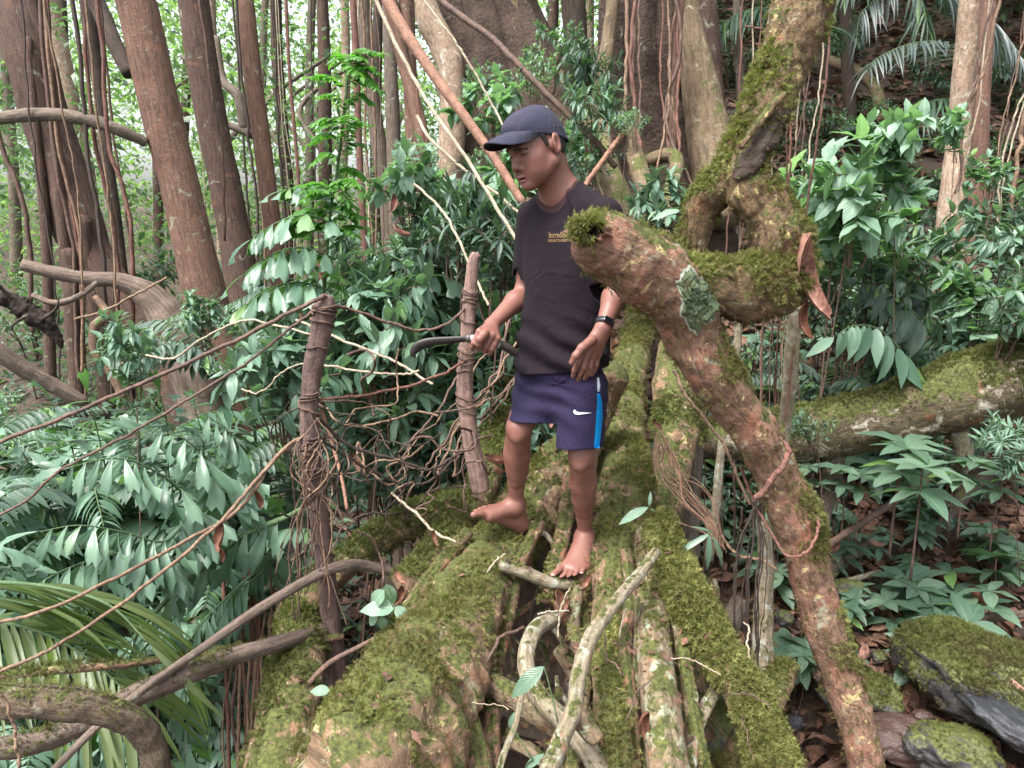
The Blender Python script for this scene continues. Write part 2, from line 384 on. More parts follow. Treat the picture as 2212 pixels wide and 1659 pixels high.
def nets(F, ax, keep=None):
    """surface nets; keep(cell_centres)->bool limits which cells give faces"""
    s = F < 0; nx, ny, nz = F.shape
    c = np.zeros((nx - 1, ny - 1, nz - 1), np.int8)
    for i in (0, 1):
        for j in (0, 1):
            for k in (0, 1): c += s[i:nx - 1 + i, j:ny - 1 + j, k:nz - 1 + k]
    act = np.argwhere((c > 0) & (c < 8)); idx = np.full(c.shape, -1, np.int64); idx[tuple(act.T)] = np.arange(len(act))
    acc = np.zeros((len(act), 3)); cnt = np.zeros(len(act))
    cor = [(i, j, k) for i in (0, 1) for j in (0, 1) for k in (0, 1)]
    val = {q: F[act[:, 0] + q[0], act[:, 1] + q[1], act[:, 2] + q[2]] for q in cor}
    for q in cor:
        for d in range(3):
            if q[d]: continue
            q2 = list(q); q2[d] = 1; q2 = tuple(q2); a, b = val[q], val[q2]; m = (a < 0) != (b < 0)
            tt = np.where(m, a / np.where(m, a - b, 1), 0); e = np.tile(np.array(q, float), (len(act), 1)); e[:, d] = tt
            acc += e * m[:, None]; cnt += m
    loc = acc / cnt[:, None]
    P = np.stack([ax[d][act[:, d]] + loc[:, d] * (ax[d][1] - ax[d][0]) for d in range(3)], 1)
    Q = []
    for d in range(3):
        a, b = [(1, 2), (2, 0), (0, 1)][d]
        lo = [slice(None)] * 3; hi = [slice(None)] * 3; lo[d] = slice(0, -1); hi[d] = slice(1, None)
        x = s[tuple(lo)] != s[tuple(hi)]; e = np.argwhere(x); e = e[(e[:, a] > 0) & (e[:, b] > 0)]
        e = e[(e[:, a] < F.shape[a] - 1) & (e[:, b] < F.shape[b] - 1)]
        ii = []
        for da, db in ((-1, -1), (0, -1), (0, 0), (-1, 0)):
            f_ = e.copy(); f_[:, a] += da; f_[:, b] += db; ii.append(idx[tuple(f_.T)])
        q = np.stack(ii, 1); fl = s[tuple(e.T)]; q[~fl] = q[~fl][:, ::-1]; Q.append(q)
    Q = np.concatenate(Q); Q = Q[(Q >= 0).all(1)]
    if keep is not None:
        Q = Q[keep(P[Q].mean(1))]
    u, inv = np.unique(Q.ravel(), return_inverse=True)
    return P[u], inv.reshape(-1, 4)

def skin_mat():
    m, t, b, o = mat("skin")
    at = nd(t, "ShaderNodeAttribute", attribute_name='rnd'); ob = nd(t, "ShaderNodeTexCoord").outputs['Object']
    c = mix(t, ramp(t, noise_n(t, ob, 9, 5, .6), [(.3, 0.), (.7, 1.)]).outputs[0], (.225, .104, .080), (.165, .070, .053)); c = mix(t, ramp(t, noise_n(t, ob, 60, 5, .7), [(.55, 0.), (.68, .5)]).outputs[0], c, (.11, .05, .038))
    c = mix(t, math_n(t, 'MULTIPLY', noise_n(t, ob, 220, 2), .3), c, (.13, .055, .04))
    # rnd: .5 skin, 0 dark hair, .2 lips, .8 nails / palms and soles
    r1 = ramp(t, at.outputs['Fac'], [(.0, (.02, .014, .012)), (.10, (.03, .018, .014)), (.2, (.21, .08, .075)), (.3, (.21, .08, .075)), (.42, (.12, .055, .045)), (.6, (.5, .3, .26)), (.8, (.30, .18, .15)), (1, (.34, .23, .20))])
    w1 = ramp(t, at.outputs['Fac'], [(.0, 1.), (.3, .75), (.46, 0.), (.6, 0.), (.8, 1.)])
    c = mix(t, w1.outputs[0], c, r1.outputs[0])
    t.links.new(c, b.inputs['Base Color']); b.inputs['Roughness'].default_value = .5; b.inputs['Specular IOR Level'].default_value = .4
    b.inputs['Subsurface Weight'].default_value = .12; b.inputs['Subsurface Radius'].default_value = (.5, .2, .12); b.inputs['Subsurface Scale'].default_value = .015
    bump(t, b, math_n(t, 'ADD', noise_n(t, ob, 350, 3), noise_n(t, ob, 45, 4)), .25, .0012); return m
def cloth_mat(name, c1, c2, rough=.85, weave=900, sheen=.01, dirt=None, rib=None):
    m, t, b, o = mat(name); ob = nd(t, "ShaderNodeTexCoord").outputs['Object']
    c = mix(t, noise_n(t, ob, 7, 4), c1, c2); c = mix(t, math_n(t, 'MULTIPLY', noise_n(t, ob, weave, 2), .35), c, tuple(x * .5 for x in c1))
    if dirt: c = mix(t, ramp(t, noise_n(t, ob, 55, 6, .75), [(.70, 0.), (.76, .6)]).outputs[0], c, dirt)
    if rib:
        at = nd(t, "ShaderNodeAttribute", attribute_name='rnd'); c = mix(t, ramp(t, at.outputs['Fac'], [(.6, 0.), (.7, 1.)]).outputs[0], c, rib)
    t.links.new(c, b.inputs['Base Color']); b.inputs['Roughness'].default_value = rough; b.inputs['Sheen Weight'].default_value = sheen
    b.inputs['Specular IOR Level'].default_value = .12
    bump(t, b, math_n(t, 'ADD', noise_n(t, ob, weave, 2), math_n(t, 'MULTIPLY', math_n(t, 'ABSOLUTE', math_n(t, 'SUBTRACT', noise_n(t, ob, 13, 3, .5, .6), .5)), 9.0)), .45, .0035); return m
M_SKIN = skin_mat()
M_SHIRT = cloth_mat("shirt_cotton", (.0125, .0088, .0125), (.0165, .0118, .0158), dirt=(.028, .024, .027), rib=(.040, .022, .024))
M_SHORTS = cloth_mat("shorts_polyester", (.0155, .0125, .036), (.020, .016, .044), .7, 1200, .02)
M_CAP = cloth_mat("cap_cotton", (.034, .033, .054), (.044, .042, .066), .9, 700, .02)

# --- head frame
yaw, pit, rol = R(55), R(22), R(6); HS = 1.07
F0 = np.array([-math.sin(yaw), -math.cos(yaw), 0]); L0 = np.array([math.cos(yaw), -math.sin(yaw), 0])
HF = F0 * math.cos(pit) + np.array([0, 0, -math.sin(pit)]); HU = F0 * math.sin(pit) + np.array([0, 0, math.cos(pit)]); HL = L0
HL, HU = HL * math.cos(rol) + HU * math.sin(rol), HU * math.cos(rol) - HL * math.sin(rol)
HO = W(1164, 319, 2.67)
HM = np.stack([HF, HL, HU])          # rows: local axes
def H(f, l, u): return HO + (HF * f + HL * l + HU * u) * HS
def eh(c, rad, M=None, k=.01, op='+'): return ell(c, np.array(rad) * HS, M, k, op)
def ch(a, b, r1, r2, k=.01, sq=None, op='+'): return cone(a, b, r1 * HS, r2 * HS, k, sq, op)

body = []
A = body.append
# cranium, face, jaw
A(eh(H(-.003, 0, .035), (.084, .074, .085), HM, .0))
A(eh(H(.036, 0, -.022), (.060, .060, .082), HM, .03))
for s in (-1, 1):
    A(ch(H(.005, s * .054, -.05), H(.078, s * .016, -.088), .021, .016, .03))
    A(eh(H(.056, s * .038, -.020), (.025, .020, .020), HM, .03))
    A(ch(H(.083, s * .034, .025), H(.091, s * .010, .022), .012, .012, .016))
    A(eh(H(.094, s * .013, -.034), (.010, .0085, .0085), HM, .006))
    A(eh(H(.066, s * .030, -.054), (.026, .024, .028), HM, .028))
    A(eh(H(-.004, s * .073, -.004), (.017, .010, .020), HM, .008))
A(eh(H(.086, 0, -.090), (.016, .018, .013), HM, .02))
A(ch(H(.087, 0, .012), H(.108, 0, -.024), .0085, .0105, .012))
A(eh(H(.108, 0, -.028), (.010, .011, .009), HM, .007))
A(eh(H(.084, 0, -.056), (.014, .026, .016), HM, .016))
for s in (-1, 1): A(eh(H(.096, s * .031, .008), (.019, .017, .010), HM, .014, '-'))
for s in (-1, 1): A(eh(H(.0765, s * .031, .006), (.0135, .0150, .0110), HM, .004))
for s in (-1, 1): A(eh(H(.092, s * .031, .0015), (.008, .0125, .0028), HM, .0015, '-'))
for s in (-1, 1): A(eh(H(.103, s * .007, -.038), (.005, .0035, .003), HM, .002, '-'))
A(eh(H(.0965, 0, -.0585), (.010, .023, .0058), HM, .003)); A(eh(H(.0955, 0, -.0715), (.010, .019, .0068), HM, .003))
A(eh(H(.104, 0, -.0648), (.012, .017, .0024), HM, .002, '-'))
# ears
for s in (-1, 1):
    ea = nrm(HL * s * .35 + HF * -.25 + HU * .0 + HL * s * .5); E1 = nrm(HU + HF * -.15); E0 = nrm(np.cross(E1, ea)); EM = np.stack([E0, ea, E1])
    ec = H(-.008, s * .083, -.002)
    A(eh(ec, (.0185, .0075, .031), EM, .006)); A(eh(ec + ea * .009 + HF * .003, (.0105, .0075, .020), EM, .004, '-'))
    A(eh(ec - E1 * .026 + HF * .004, (.008, .006, .009), EM, .005)); A(eh(ec + HF * .011 - E1 * .004 + ea * .003, (.004, .004, .006), EM, .004))
# neck and trunk
NB = W(1210, 420, 2.72)
A(cone(H(-.030, 0, -.02), NB, .050, .056, .03)); A(cone(H(.01, 0, -.07), NB + np.array([-.02, -.02, 0]), .036, .046, .03))
BL = np.array([math.cos(R(28)), -math.sin(R(28)), 0]); BF = np.array([-math.sin(R(28)), -math.cos(R(28)), 0]); BM = np.stack([BF, BL, [0, 0, 1]])
SHR, ELR, WRR = W(1150, 472, 2.80), W(1134, 632, 2.83), W(1062, 701, 2.66)
SHL, ELL, WRL = W(1310, 462, 2.62), W(1338, 612, 2.60), W(1303, 706, 2.50)
HIP = W(1209, 815, 2.74)
A(cone(NB + np.array([0, .01, .01]), SHR, .045, .045, .04)); A(cone(NB + np.array([0, .01, .02]), SHL, .045, .045, .04))
chest = W(1228, 530, 2.72); belly = W(1215, 690, 2.73)
A(ell(chest, (.085, .145, .15), BM, .05)); A(ell(belly, (.085, .13, .17), BM, .05)); A(ell(HIP, (.09, .14, .13), BM, .05))
def limb(p, rs, k=.02, sq=None):
    for i in range(len(p) - 1): A(cone(p[i], p[i + 1], rs[i], rs[i + 1], k, sq))
limb([SHR, ELR], [.047, .035]); limb([SHL, ELL], [.047, .037])
def lerp(a, b, t): return a + (b - a) * t
limb([ELR, lerp(ELR, WRR, .3), WRR], [.036, .037, .0235], .02)
limb([ELL, lerp(ELL, WRL, .35), WRL], [.037, .0385, .0245], .02)
# legs
KNR, ANR = W(1121, 925, 2.70), W(1114, 1086, 2.82)
KNL, ANL = W(1256, 985, 2.63), W(1264, 1152, 2.80)
HJR, HJL = W(1160, 835, 2.80), W(1258, 835, 2.68)
for hj, kn, an in ((HJR, KNR, ANR), (HJL, KNL, ANL)):
    limb([hj, kn], [.074, .0475], .02)
    ax = an - kn
    pf = [(0, .0470), (.14, .0440), (.34, .0490), (.55, .0430), (.78, .0310), (1, .0270)]
    for (t0, r0_), (t1, r1_) in zip(pf[:-1], pf[1:]): A(cone(kn + ax * t0 + np.array([0, .012 * math.sin(3.14 * t0), 0]), kn + ax * t1 + np.array([0, .012 * math.sin(3.14 * t1), 0]), r0_, r1_, .008))
    A(ell(kn + ax * .30 + np.array([.016 * (1 if kn is KNL else -1), .018, 0]), (.034, .036, .10), None, .02))
    A(ell(kn + np.array([-.010, -.032, -.004]), (.022, .009, .026), None, .022)); A(cone(kn + np.array([-.008, -.030, -.03]), kn + ax * .7 + np.array([-.002, -.026, 0]), .012, .008, .03))
    for s in (-1, 1): A(ell(an + np.array([s * .026, 0, -.004]), (.012, .014, .014), None, .012))
def foot(an, heel, toes, side, big):
    """toes: five tip points from big toe to little toe"""
    toes = [np.asarray(x) for x in toes]; n = 5
    A(cone(an, heel, .030, .0275, .02)); ball = [lerp(heel, toes[i], .70) for i in range(5)]
    for i in range(5):
        bi = ball[i] + np.array([0, 0, .004])
        A(cone(an + np.array([0, 0, -.012]) + (bi - an) * .12, bi, .029, .0155 if i else .018, .022))
        A(cone(heel + np.array([0, 0, -.004]), bi, .022, .015, .025))
        r0 = .0128 if i == 0 else .0100 - .0004 * i
        A(cone(bi, lerp(bi, toes[i], .55) + np.array([0, 0, .006]), r0 * 1.1, r0, .007)); A(cone(lerp(bi, toes[i], .55) + np.array([0, 0, .006]), toes[i], r0, r0 * .98, .002))
HEELR = W(1126, 1131, 2.86); HEELL = W(1284, 1196, 2.80)
TR = [W(1023, 1112, 2.70), W(1027, 1105, 2.735), W(1036, 1100, 2.76), W(1046, 1096, 2.78), W(1058, 1093, 2.80)]
TL = [W(1194, 1242, 2.615), W(1212, 1249, 2.60), W(1226, 1250, 2.60), W(1240, 1247, 2.61), W(1256, 1239, 2.63)]
foot(ANR, HEELR, TR, 1, 0); foot(ANL, HEELL, TL, -1, 0)
# left hand, hanging relaxed: palm then fingers of their own
def finger(pts, r0, r1, k=.003):
    rs = np.linspace(r0, r1, len(pts))
    A(cone(pts[0], pts[1], rs[0], rs[1], .005))
    for i in range(1, len(pts) - 1): A(cone(pts[i], pts[i + 1], rs[i], rs[i + 1], k))
yl = 2.47
kn_l = [W(1257, 759, yl - .005), W(1268, 767, yl), W(1280, 770, yl + .015), W(1291, 768, yl + .03)]
for i, kp in enumerate(kn_l):
    A(cone(WRL + np.array([(i - 1.5) * .006, 0, -.006]), kp, .0185, .0125, .014))
finger([kn_l[0], W(1248, 785, yl - .015), W(1241, 800, yl - .005), W(1238, 813, yl + .012)], .0110, .0075)
finger([kn_l[1], W(1261, 793, yl - .008), W(1254, 808, yl + .004), W(1249, 820, yl + .022)], .0112, .0078)
finger([kn_l[2], W(1275, 793, yl + .008), W(1270, 808, yl + .018), W(1264, 818, yl + .036)], .0108, .0074)
finger([kn_l[3], W(1288, 788, yl + .025), W(1284, 800, yl + .033), W(1279, 810, yl + .046)], .0098, .0068)
finger([W(1278, 735, yl - .005), W(1257, 752, yl - .035), W(1244, 768, yl - .04), W(1235, 783, yl - .035)], .0165, .0095, .008)
# right hand, closed round the handle
yr = 2.60
HA, HB = W(1014, 731, yr), W(1117, 768, yr + .04)       # handle axis
hx = nrm(HB - HA)
kn_r = [W(1036, 716, yr - .012), W(1050, 719, yr - .012), W(1063, 724, yr - .005), W(1074, 731, yr + .002)]
for i, kp in enumerate(kn_r):
    A(cone(WRR + np.array([0, 0, -.004]), kp, .020, .0125, .014))
for i, kp in enumerate(kn_r):
    c = HA + hx * (hx @ (kp - HA)); dn = nrm(np.cross(hx, np.array([0, -1., 0]))); dn = dn if dn[2] < 0 else -dn; fw = np.array([0, -1., 0])
    rr_ = .026
    finger([kp, c + fw * .025 + dn * .006, c + fw * .018 + dn * .021, c + dn * .026 - fw * .006], .0112, .0085)
finger([W(1046, 722, yr - .03), W(1036, 733, yr - .045), W(1034, 743, yr - .040), W(1035, 751, yr - .028)], .0150, .0092, .008)

boxes = [(H(0, 0, 0) + np.array([-.165, -.15, -.16]), H(0, 0, 0) + np.array([.15, .16, .15]), .0019),
         (W(1225, 830, 2.45) - np.array([.0, .06, .0]), W(1325, 730, 2.58) + np.array([0, .0, 0]), .0019),
         (W(1000, 775, 2.50) , W(1088, 700, 2.66) + np.array([0, .06, 0]), .0019),
         (W(1005, 1152, 2.62), W(1140, 1070, 2.93), .0021), (W(1180, 1262, 2.54), W(1305, 1130, 2.9), .0021)]
boxes = [(np.minimum(a, b), np.maximum(a, b), h) for a, b, h in boxes]
gb = G(); bodyV = []
def inside(c, bx, m=0): return ((c > bx[0] + m) & (c < bx[1] - m)).all(1)
def skin_attr(P):
    q = (P - HO) @ HM.T / HS; r_ = np.full(len(P), .5)
    f, l, u = q.T; al = np.abs(l)
    lips = ((l / .0235) ** 2 + ((u + .0650) / .0135) ** 2 < 1) & (f > .085); r_[lips] = .26
    gap = ((l / .016) ** 2 + ((u + .0648) / .0016) ** 2 < 1) & (f > .08); r_[gap] = .12
    mo = ((l / .030) ** 2 + ((u + .0500 + .12 * al) / .0055) ** 2 < 1) & (f > .085) & (al > .002); r_[mo] = np.where(rng.random(mo.sum()) < .6, .12, .40)
    brow = (al > .013) & (al < .048) & (np.abs(u - .0245 + .9 * np.maximum(al - .036, 0)) < .0058 - .06 * np.maximum(al - .02, 0) * .9) & (f > .05); r_[brow] = .02
    lash = (np.abs(np.hypot((al - .031) / 1.15, (u - .0015) * 3.2) - .0125) < .0030) & (f > .07) & (u > .0); r_[lash] = .06
    return r_
def nail(P, r_, tip, up, rad):
    d = np.linalg.norm(P - tip, axis=1); r_[(d < rad) & (((P - tip) @ nrm(up)) > rad * .45)] = .95
for bi, bx in enumerate(boxes):
    Fd, axx = field(body, bx[0], bx[1], bx[2]); P, Q = nets(Fd, axx); r_ = skin_attr(P)
    if bi == 4:
        for i, tt in enumerate(TL): nail(P, r_, tt + np.array([0, -.003, .001]), (0, -.55, .8), .0100 if i == 0 else .0065)
    if bi == 3: nail(P, r_, TR[0], (-.5, -.2, .8), .011)
    if bi == 1: nail(P, r_, W(1235, 783, yl - .035), (-.2, -.9, .2), .009)
    gb.add(P, Q, r=r_); 
lo, hi = np.array([-.2, 2.3, 0.05]), np.array([.45, 3.05, 1.62])
Fd, axx = field(body, lo, hi, .0042)
def outside(c):
    k = np.ones(len(c), bool)
    for bx in boxes: k &= ~inside(c, bx, .003)
    return k
P, Q = nets(Fd, axx, outside); gb.add(P, Q, r=.5)
person = thing('person', 'barefoot person in cap, dark t-shirt and navy shorts standing on the mossy roots', 'person', loc=tuple(W(1215, 1235, 2.7)))
PL = np.array(person.location)
def pb(g, name, mats, parent=None, smooth=True):
    g.v = [a - PL for a in g.v]; o = g.build(name, mats, parent or person, smooth); return o
bodyo = pb(gb, 'body', M_SKIN)
# eyes
me_, t_, b_, o_ = mat("eye"); at = nd(t_, "ShaderNodeAttribute", attribute_name='rnd')
t_.links.new(ramp(t_, at.outputs['Fac'], [(.0, (.55, .48, .45)), (.45, (.5, .42, .4)), (.55, (.02, .01, .008)), (1, (.01, .006, .005))]).outputs[0], b_.inputs['Base Color']); b_.inputs['Roughness'].default_value = .12
for s in (-1, 1):
    g = G(); u, v = np.meshgrid(np.linspace(0, 2 * np.pi, 25), np.linspace(0, np.pi, 15)); d = np.stack([np.sin(v) * np.cos(u), np.sin(v) * np.sin(u), np.cos(v)], -1).reshape(-1, 3)
    c = H(.0755, s * .031, .004); look = nrm(HF * 1 - HU * .28 + HL * .1); rr_ = np.where(d @ look > math.cos(R(28)), 1., 0.)
    i = np.arange(14)[:, None] * 25 + np.arange(24)[None]; q = np.stack([i, i + 1, i + 26, i + 25], -1).reshape(-1, 4)
    g.add(c + d * .0122, q, r=rr_); pb(g, 'eye', me_)
# hair below the cap
hair = [eh(H(-.006, 0, .030), (.089, .0785, .089), HM, 0)]
def halfsp(o_, n_, k=.003): o_ = np.asarray(o_, float); n_ = nrm(n_); return (lambda p: (p - o_) @ n_, HO - .4, HO + .4, k, '&')   # keeps the side where (p-o).n < 0
hair += [ell(H(-.048, 0, -.022), (.034, .052, .040), HM, .02), halfsp(H(.006, 0, .008), HF * 1 + HU * -.9), halfsp(H(0, 0, -.045), -HU + HF * .25),
         halfsp(H(0, 0, .065), HU * 1 - HF * .5)]
for s in (-1, 1): hair.append(ell(H(.010, s * .082, -.008), (.033, .022, .042), HM, .004, '-'))
hair.append(((lambda p: .0022 * vnoise(p * 260, 3)), HO - .4, HO + .4, 0, 'd'))
for s in (-1, 1): hair.append(cone(H(.022, s * .069, .035), H(.017, s * .0712, .004), .012, .006, .004, (HL, .4)))
Fd, axx = field(hair, HO - .16, HO + .16, .0022); P, Q = nets(Fd, axx); gh = G(); gh.add(P, Q)
mh, t_, b_, o_ = mat("hair"); b_.inputs['Base Color'].default_value = (.012, .009, .009, 1); b_.inputs['Roughness'].default_value = .5
pb(gh, 'hair', mh)
# cap: crown of six panels and a curved brim

def crown():
    g = G(); nu, nv = 72, 30; u = np.linspace(0, 2 * np.pi, nu, endpoint=False); v = np.linspace(0, 1, nv)
    U_, V_ = np.meshgrid(u, v); ang = V_ * np.pi * .5
    hh = np.sin(ang); cu = np.cos(U_); rad = (1 - hh ** 2.25) ** (1 / 2.25)
    f = cu * np.where(cu > 0, .110, .108) * rad - .002 - .004 * hh; l = np.sin(U_) * .0855 * rad
    h = (.032 + .055 * cu) * (1 - hh) + .136 * hh
    seam = np.abs(np.sin(3 * U_)); sdp = .0016 * np.exp(-(seam / .06) ** 2) * (1 - V_ ** 6)
    f *= 1 - sdp * 12; l *= 1 - sdp * 12
    P = H(0, 0, 0) + f[..., None] * HF + l[..., None] * HL + h[..., None] * HU
    P = P + (.0022 * fbm(P * 16, 2, 5))[..., None] * HU + (.0028 * fbm(P * 13, 2, 8))[..., None] * HF
    i = np.arange(nv - 1)[:, None] * nu; j = np.arange(nu)[None]; j2 = (j + 1) % nu
    g.add(P.reshape(-1, 3), np.stack([i + j, i + j2, i + nu + j2, i + nu + j], -1).reshape(-1, 4))
    Pi = HO + (P - HO) * .965 - HU * .002; g.add(Pi[:4].reshape(-1, 3), np.stack([i[:3] + j, i[:3] + nu + j, i[:3] + nu + j2, i[:3] + j2], -1).reshape(-1, 4))
    rim = np.stack([j[0], j[0] + 0, j2[0], j2[0]], -1)
    g.add(np.vstack([P[0], Pi[0]]), np.stack([j[0], j[0] + nu, j2[0] + nu, j2[0]], -1)); return g
cr = pb(crown(), 'cap', M_CAP)
def brim():
    g = G(); nu, nv = 41, 12; ph = np.linspace(-1, 1, nu); s = np.linspace(0, 1, nv); PH, S_ = np.meshgrid(ph, s); a = PH * R(72)
    f0 = np.cos(a) * .099 + .008; l0 = np.sin(a) * .0845
    out = (.086 * (1 - np.abs(PH) ** 3.6)) ; f = f0 + out * S_ * (.96); l = l0 * (1 - .06 * S_) + np.sin(a) * out * S_ * .12
    u = .088 - 7.5 * l ** 2 * (.25 + .75 * S_) - .006 * S_
    u0 = .032 + .055 * np.cos(a); u = u * S_ ** .6 + u0 * (1 - S_ ** .6)
    top = H(0, 0, 0) + f[..., None] * HF + l[..., None] * HL + u[..., None] * HU; bot = top - HU * .0035
    i = np.arange(nv - 1)[:, None] * nu; j = np.arange(nu - 1)[None]; q = np.stack([i + j, i + nu + j, i + nu + j + 1, i + j + 1], -1).reshape(-1, 4)
    g.add(top.reshape(-1, 3), q); g.add(bot.reshape(-1, 3), q[:, ::-1], m=1)
    e = np.vstack([top[-1], bot[-1]]); jj = np.arange(nu - 1); g.add(e, np.stack([jj, jj + nu, jj + nu + 1, jj + 1], -1)); return g
mbu, t_, b_, o_ = mat("cap_lining"); b_.inputs['Base Color'].default_value = (.012, .012, .016, 1); b_.inputs['Roughness'].default_value = .9
pb(brim(), 'cap_brim', [M_CAP, mbu], cr)

# --- t-shirt
shirt = []
def torso(k=.0):
    c1, c2, c3, c4 = W(1229, 505, 2.72), W(1224, 600, 2.72), W(1217, 700, 2.72), W(1213, 792, 2.73)
    secs = [(W(1222, 405, 2.73), .055, .055), (W(1226, 442, 2.73), .125, .085), (c1, .168, .108), (c2, .165, .115), (c3, .163, .115), (c4, .174, .124), (W(1213, 850, 2.73), .178, .128)]
    zs_ = np.array([s[0][2] for s in secs])[::-1]; cs = np.array([s[0] for s in secs])[::-1]; wa = np.array([s[1] for s in secs])[::-1]; wb = np.array([s[2] for s in secs])[::-1]
    def f(p):
        z = p[..., 2]; cx = np.interp(z, zs_, cs[:, 0]); cy = np.interp(z, zs_, cs[:, 1]); a = np.interp(z, zs_, wa); b = np.interp(z, zs_, wb)
        d = np.stack([p[..., 0] - cx, p[..., 1] - cy], -1); l = d @ BL[:2]; ff = d @ BF[:2]
        k0 = (np.abs(l / a) ** 2.3 + np.abs(ff / b) ** 2.3) ** (1 / 2.3); return np.maximum((k0 - 1) * np.minimum(a, b) * .9, z - zs_[-1])
    return (f, np.array([-.1, 2.4, .55]), np.array([.5, 3.05, 1.6]), .03, '+')
shirt.append(torso())
NBs = NB + np.array([0, 0, -.01])
shirt.append(cone(NBs + np.array([0, .01, .008]), lerp(NBs, SHR, .9) + np.array([0, 0, -.004]), .052, .056, .04)); shirt.append(cone(NBs + np.array([0, .01, .020]), lerp(NBs, SHL, .9) + np.array([0, 0, -.004]), .052, .058, .04))
SER, SEL = lerp(SHR, ELR, .80), lerp(SHL, ELL, .95)
shirt.append(cone(SHR, SER + (ELR - SHR) * .2, .058, .058, .02)); shirt.append(cone(SHL, SEL + (ELL - SHL) * .2, .056, .055, .02))
# folds
def folds(p):
    q = (p - chest) @ BM.T; f, l, z = q[..., 0], q[..., 1], q[..., 2]
    fr = np.clip((f + .02) / .05, 0, 1)
    wn = vnoise(p * np.array([5, 5, 3]), 4); d = 0
    low = np.clip((-z - .22) / .12, 0, 1)
    d = d + .0075 * low * np.sin(z * 62 + l * 26 + 3.5 * wn) * fr
    d = d + .0065 * np.clip((.05 - z) / .2, 0, 1) * (1 - low * .6) * np.sin((l * .9 + z * .30) * 48 + 2.5 * wn) * (.4 + .6 * vnoise(p * 4, 9))
    d = d + .005 * vnoise(p * np.array([15, 15, 6]), 5) + .009 * vnoise(p * np.array([6, 6, 3]), 15)
    d = d + .008 * np.exp(-((l * 1.0 - .10 + (z - .05) * .55) / .012) ** 2) * (z > -.1)
    return -d
shirt.append((folds, np.array([-.2, 2.3, .5]), np.array([.6, 3.1, 1.6]), 0, 'd'))
hemc = W(1213, 797, 2.73)
hemn = nrm(np.array([.10, -.06, -1.])); 
def plane_cut(o_, n_): o_ = np.asarray(o_, float); n_ = nrm(n_); return (lambda p: (p - o_) @ n_, np.array([-.3, 2.2, .4]), np.array([.7, 3.2, 1.7]), .004, '&')
shirt.append(plane_cut(hemc, hemn))
for se, sh, el in ((SER, SHR, ELR), (SEL, SHL, ELL)):
    ax = nrm(el - sh)
    shirt.append((lambda p, o_=se, a_=ax: np.maximum(-((p - o_) @ a_), np.linalg.norm(p - o_, axis=-1) - .10), se - .12, se + .12, .003, '-'))
# neck opening and hollow sleeves / hem
nax = nrm(H(-.02, 0, -.05) - NB)
shirt.append(cone(NB - nax * .004 + BF * .012, NB + nax * .14 + BF * .03, .063, .085, .006, None, '-'))
shirt.append(cone(SER - nrm(ELR - SHR) * .03, SER + nrm(ELR - SHR) * .05, .050, .052, .004, None, '-')); shirt.append(cone(SEL - nrm(ELL - SHL) * .010, SEL + nrm(ELL - SHL) * .05, .046, .049, .004, None, '-'))
Fd, axx = field(shirt, np.array([-.12, 2.4, .55]), np.array([.5, 3.0, 1.56]), .0034); P, Q = nets(Fd, axx)
dn = np.linalg.norm((P - (NB + BF * .012)) - np.clip((P - NB) @ nax, -.02, .14)[:, None] * nax, axis=1)
gs = G(); gs.add(P, Q, r=np.where(dn < .080, 1., .3)); shirto = pb(gs, 'tshirt', M_SHIRT); shirtV, shirtQ = P, Q
# --- shorts
sh_ = []
waist = W(1212, 775, 2.73)
sh_.append(cone(waist, W(1210, 850, 2.74), .150, .158, .02, (BF, .72)))
LR1, LL1 = W(1141, 906, 2.70), W(1249, 958, 2.64)
sh_.append(cone(W(1166, 838, 2.79), W(1140, 935, 2.70), .098, .083, .03)); sh_.append(cone(W(1254, 840, 2.69), W(1252, 990, 2.62), .099, .084, .03))
def sfold(p):
    wn = vnoise(p * 5, 14); x, y, z = p[..., 0], p[..., 1], p[..., 2]; cz = W(1205, 850, 2.65)
    rad = np.hypot(x - cz[0], (z - cz[2])); an = np.arctan2(z - cz[2] - .04, x - cz[0])
    d = .003 * np.sin(an * 5 + 6 * wn) * np.exp(-(rad / .10) ** 2) * np.clip(rad / .04, 0, 1) + .005 * np.sin((x * .5 + z) * 70 + 6 * wn) * np.clip(vnoise(p * 6, 19), 0, 1) + .0055 * np.sin(z * 85 + x * 40 + 5 * wn) * np.clip(vnoise(p * 7, 11) + .3, 0, 1)
    return -(d + .007 * vnoise(p * np.array([11, 11, 8]), 17))
sh_.append((sfold, np.array([-.3, 2.2, .3]), np.array([.7, 3.2, 1.2]), 0, 'd'))
for c_, n_ in ((W(1141, 918, 2.60), nrm(np.array([-.05, -.10, -1.]))), (W(1249, 974, 2.54), nrm(np.array([.04, -.12, -1.])))):
    xs_ = W(1199, 900, 2.60)[0]; lf = c_[0] < xs_
    sh_.append((lambda p, c_=c_, n_=n_, lf=lf, xs_=xs_: np.maximum(-((p - c_) @ n_), (p[..., 0] - xs_ - (.30 * (p[..., 1] - 2.60))) * (1 if lf else -1)), np.array([-.3, 2.2, .2]), np.array([.7, 3.2, 1.2]), .002, '-'))
sh_.append(cone(W(1200, 935, 2.50), W(1199, 872, 2.58), .024, .003, .01, None, '-')); sh_.append(cone(W(1143, 916, 2.71), W(1139, 960, 2.70), .070, .084, .004, None, '-')); sh_.append(cone(W(1252, 965, 2.64), W(1252, 1010, 2.62), .062, .076, .004, None, '-'))
Fd, axx = field(sh_, np.array([-.12, 2.4, .3]), np.array([.45, 3.0, 1.0]), .0032); P, Q = nets(Fd, axx); gs = G(); gs.add(P, Q, r=.5); shortso = pb(gs, 'shorts', M_SHORTS); shortsV, shortsQ = P, Q

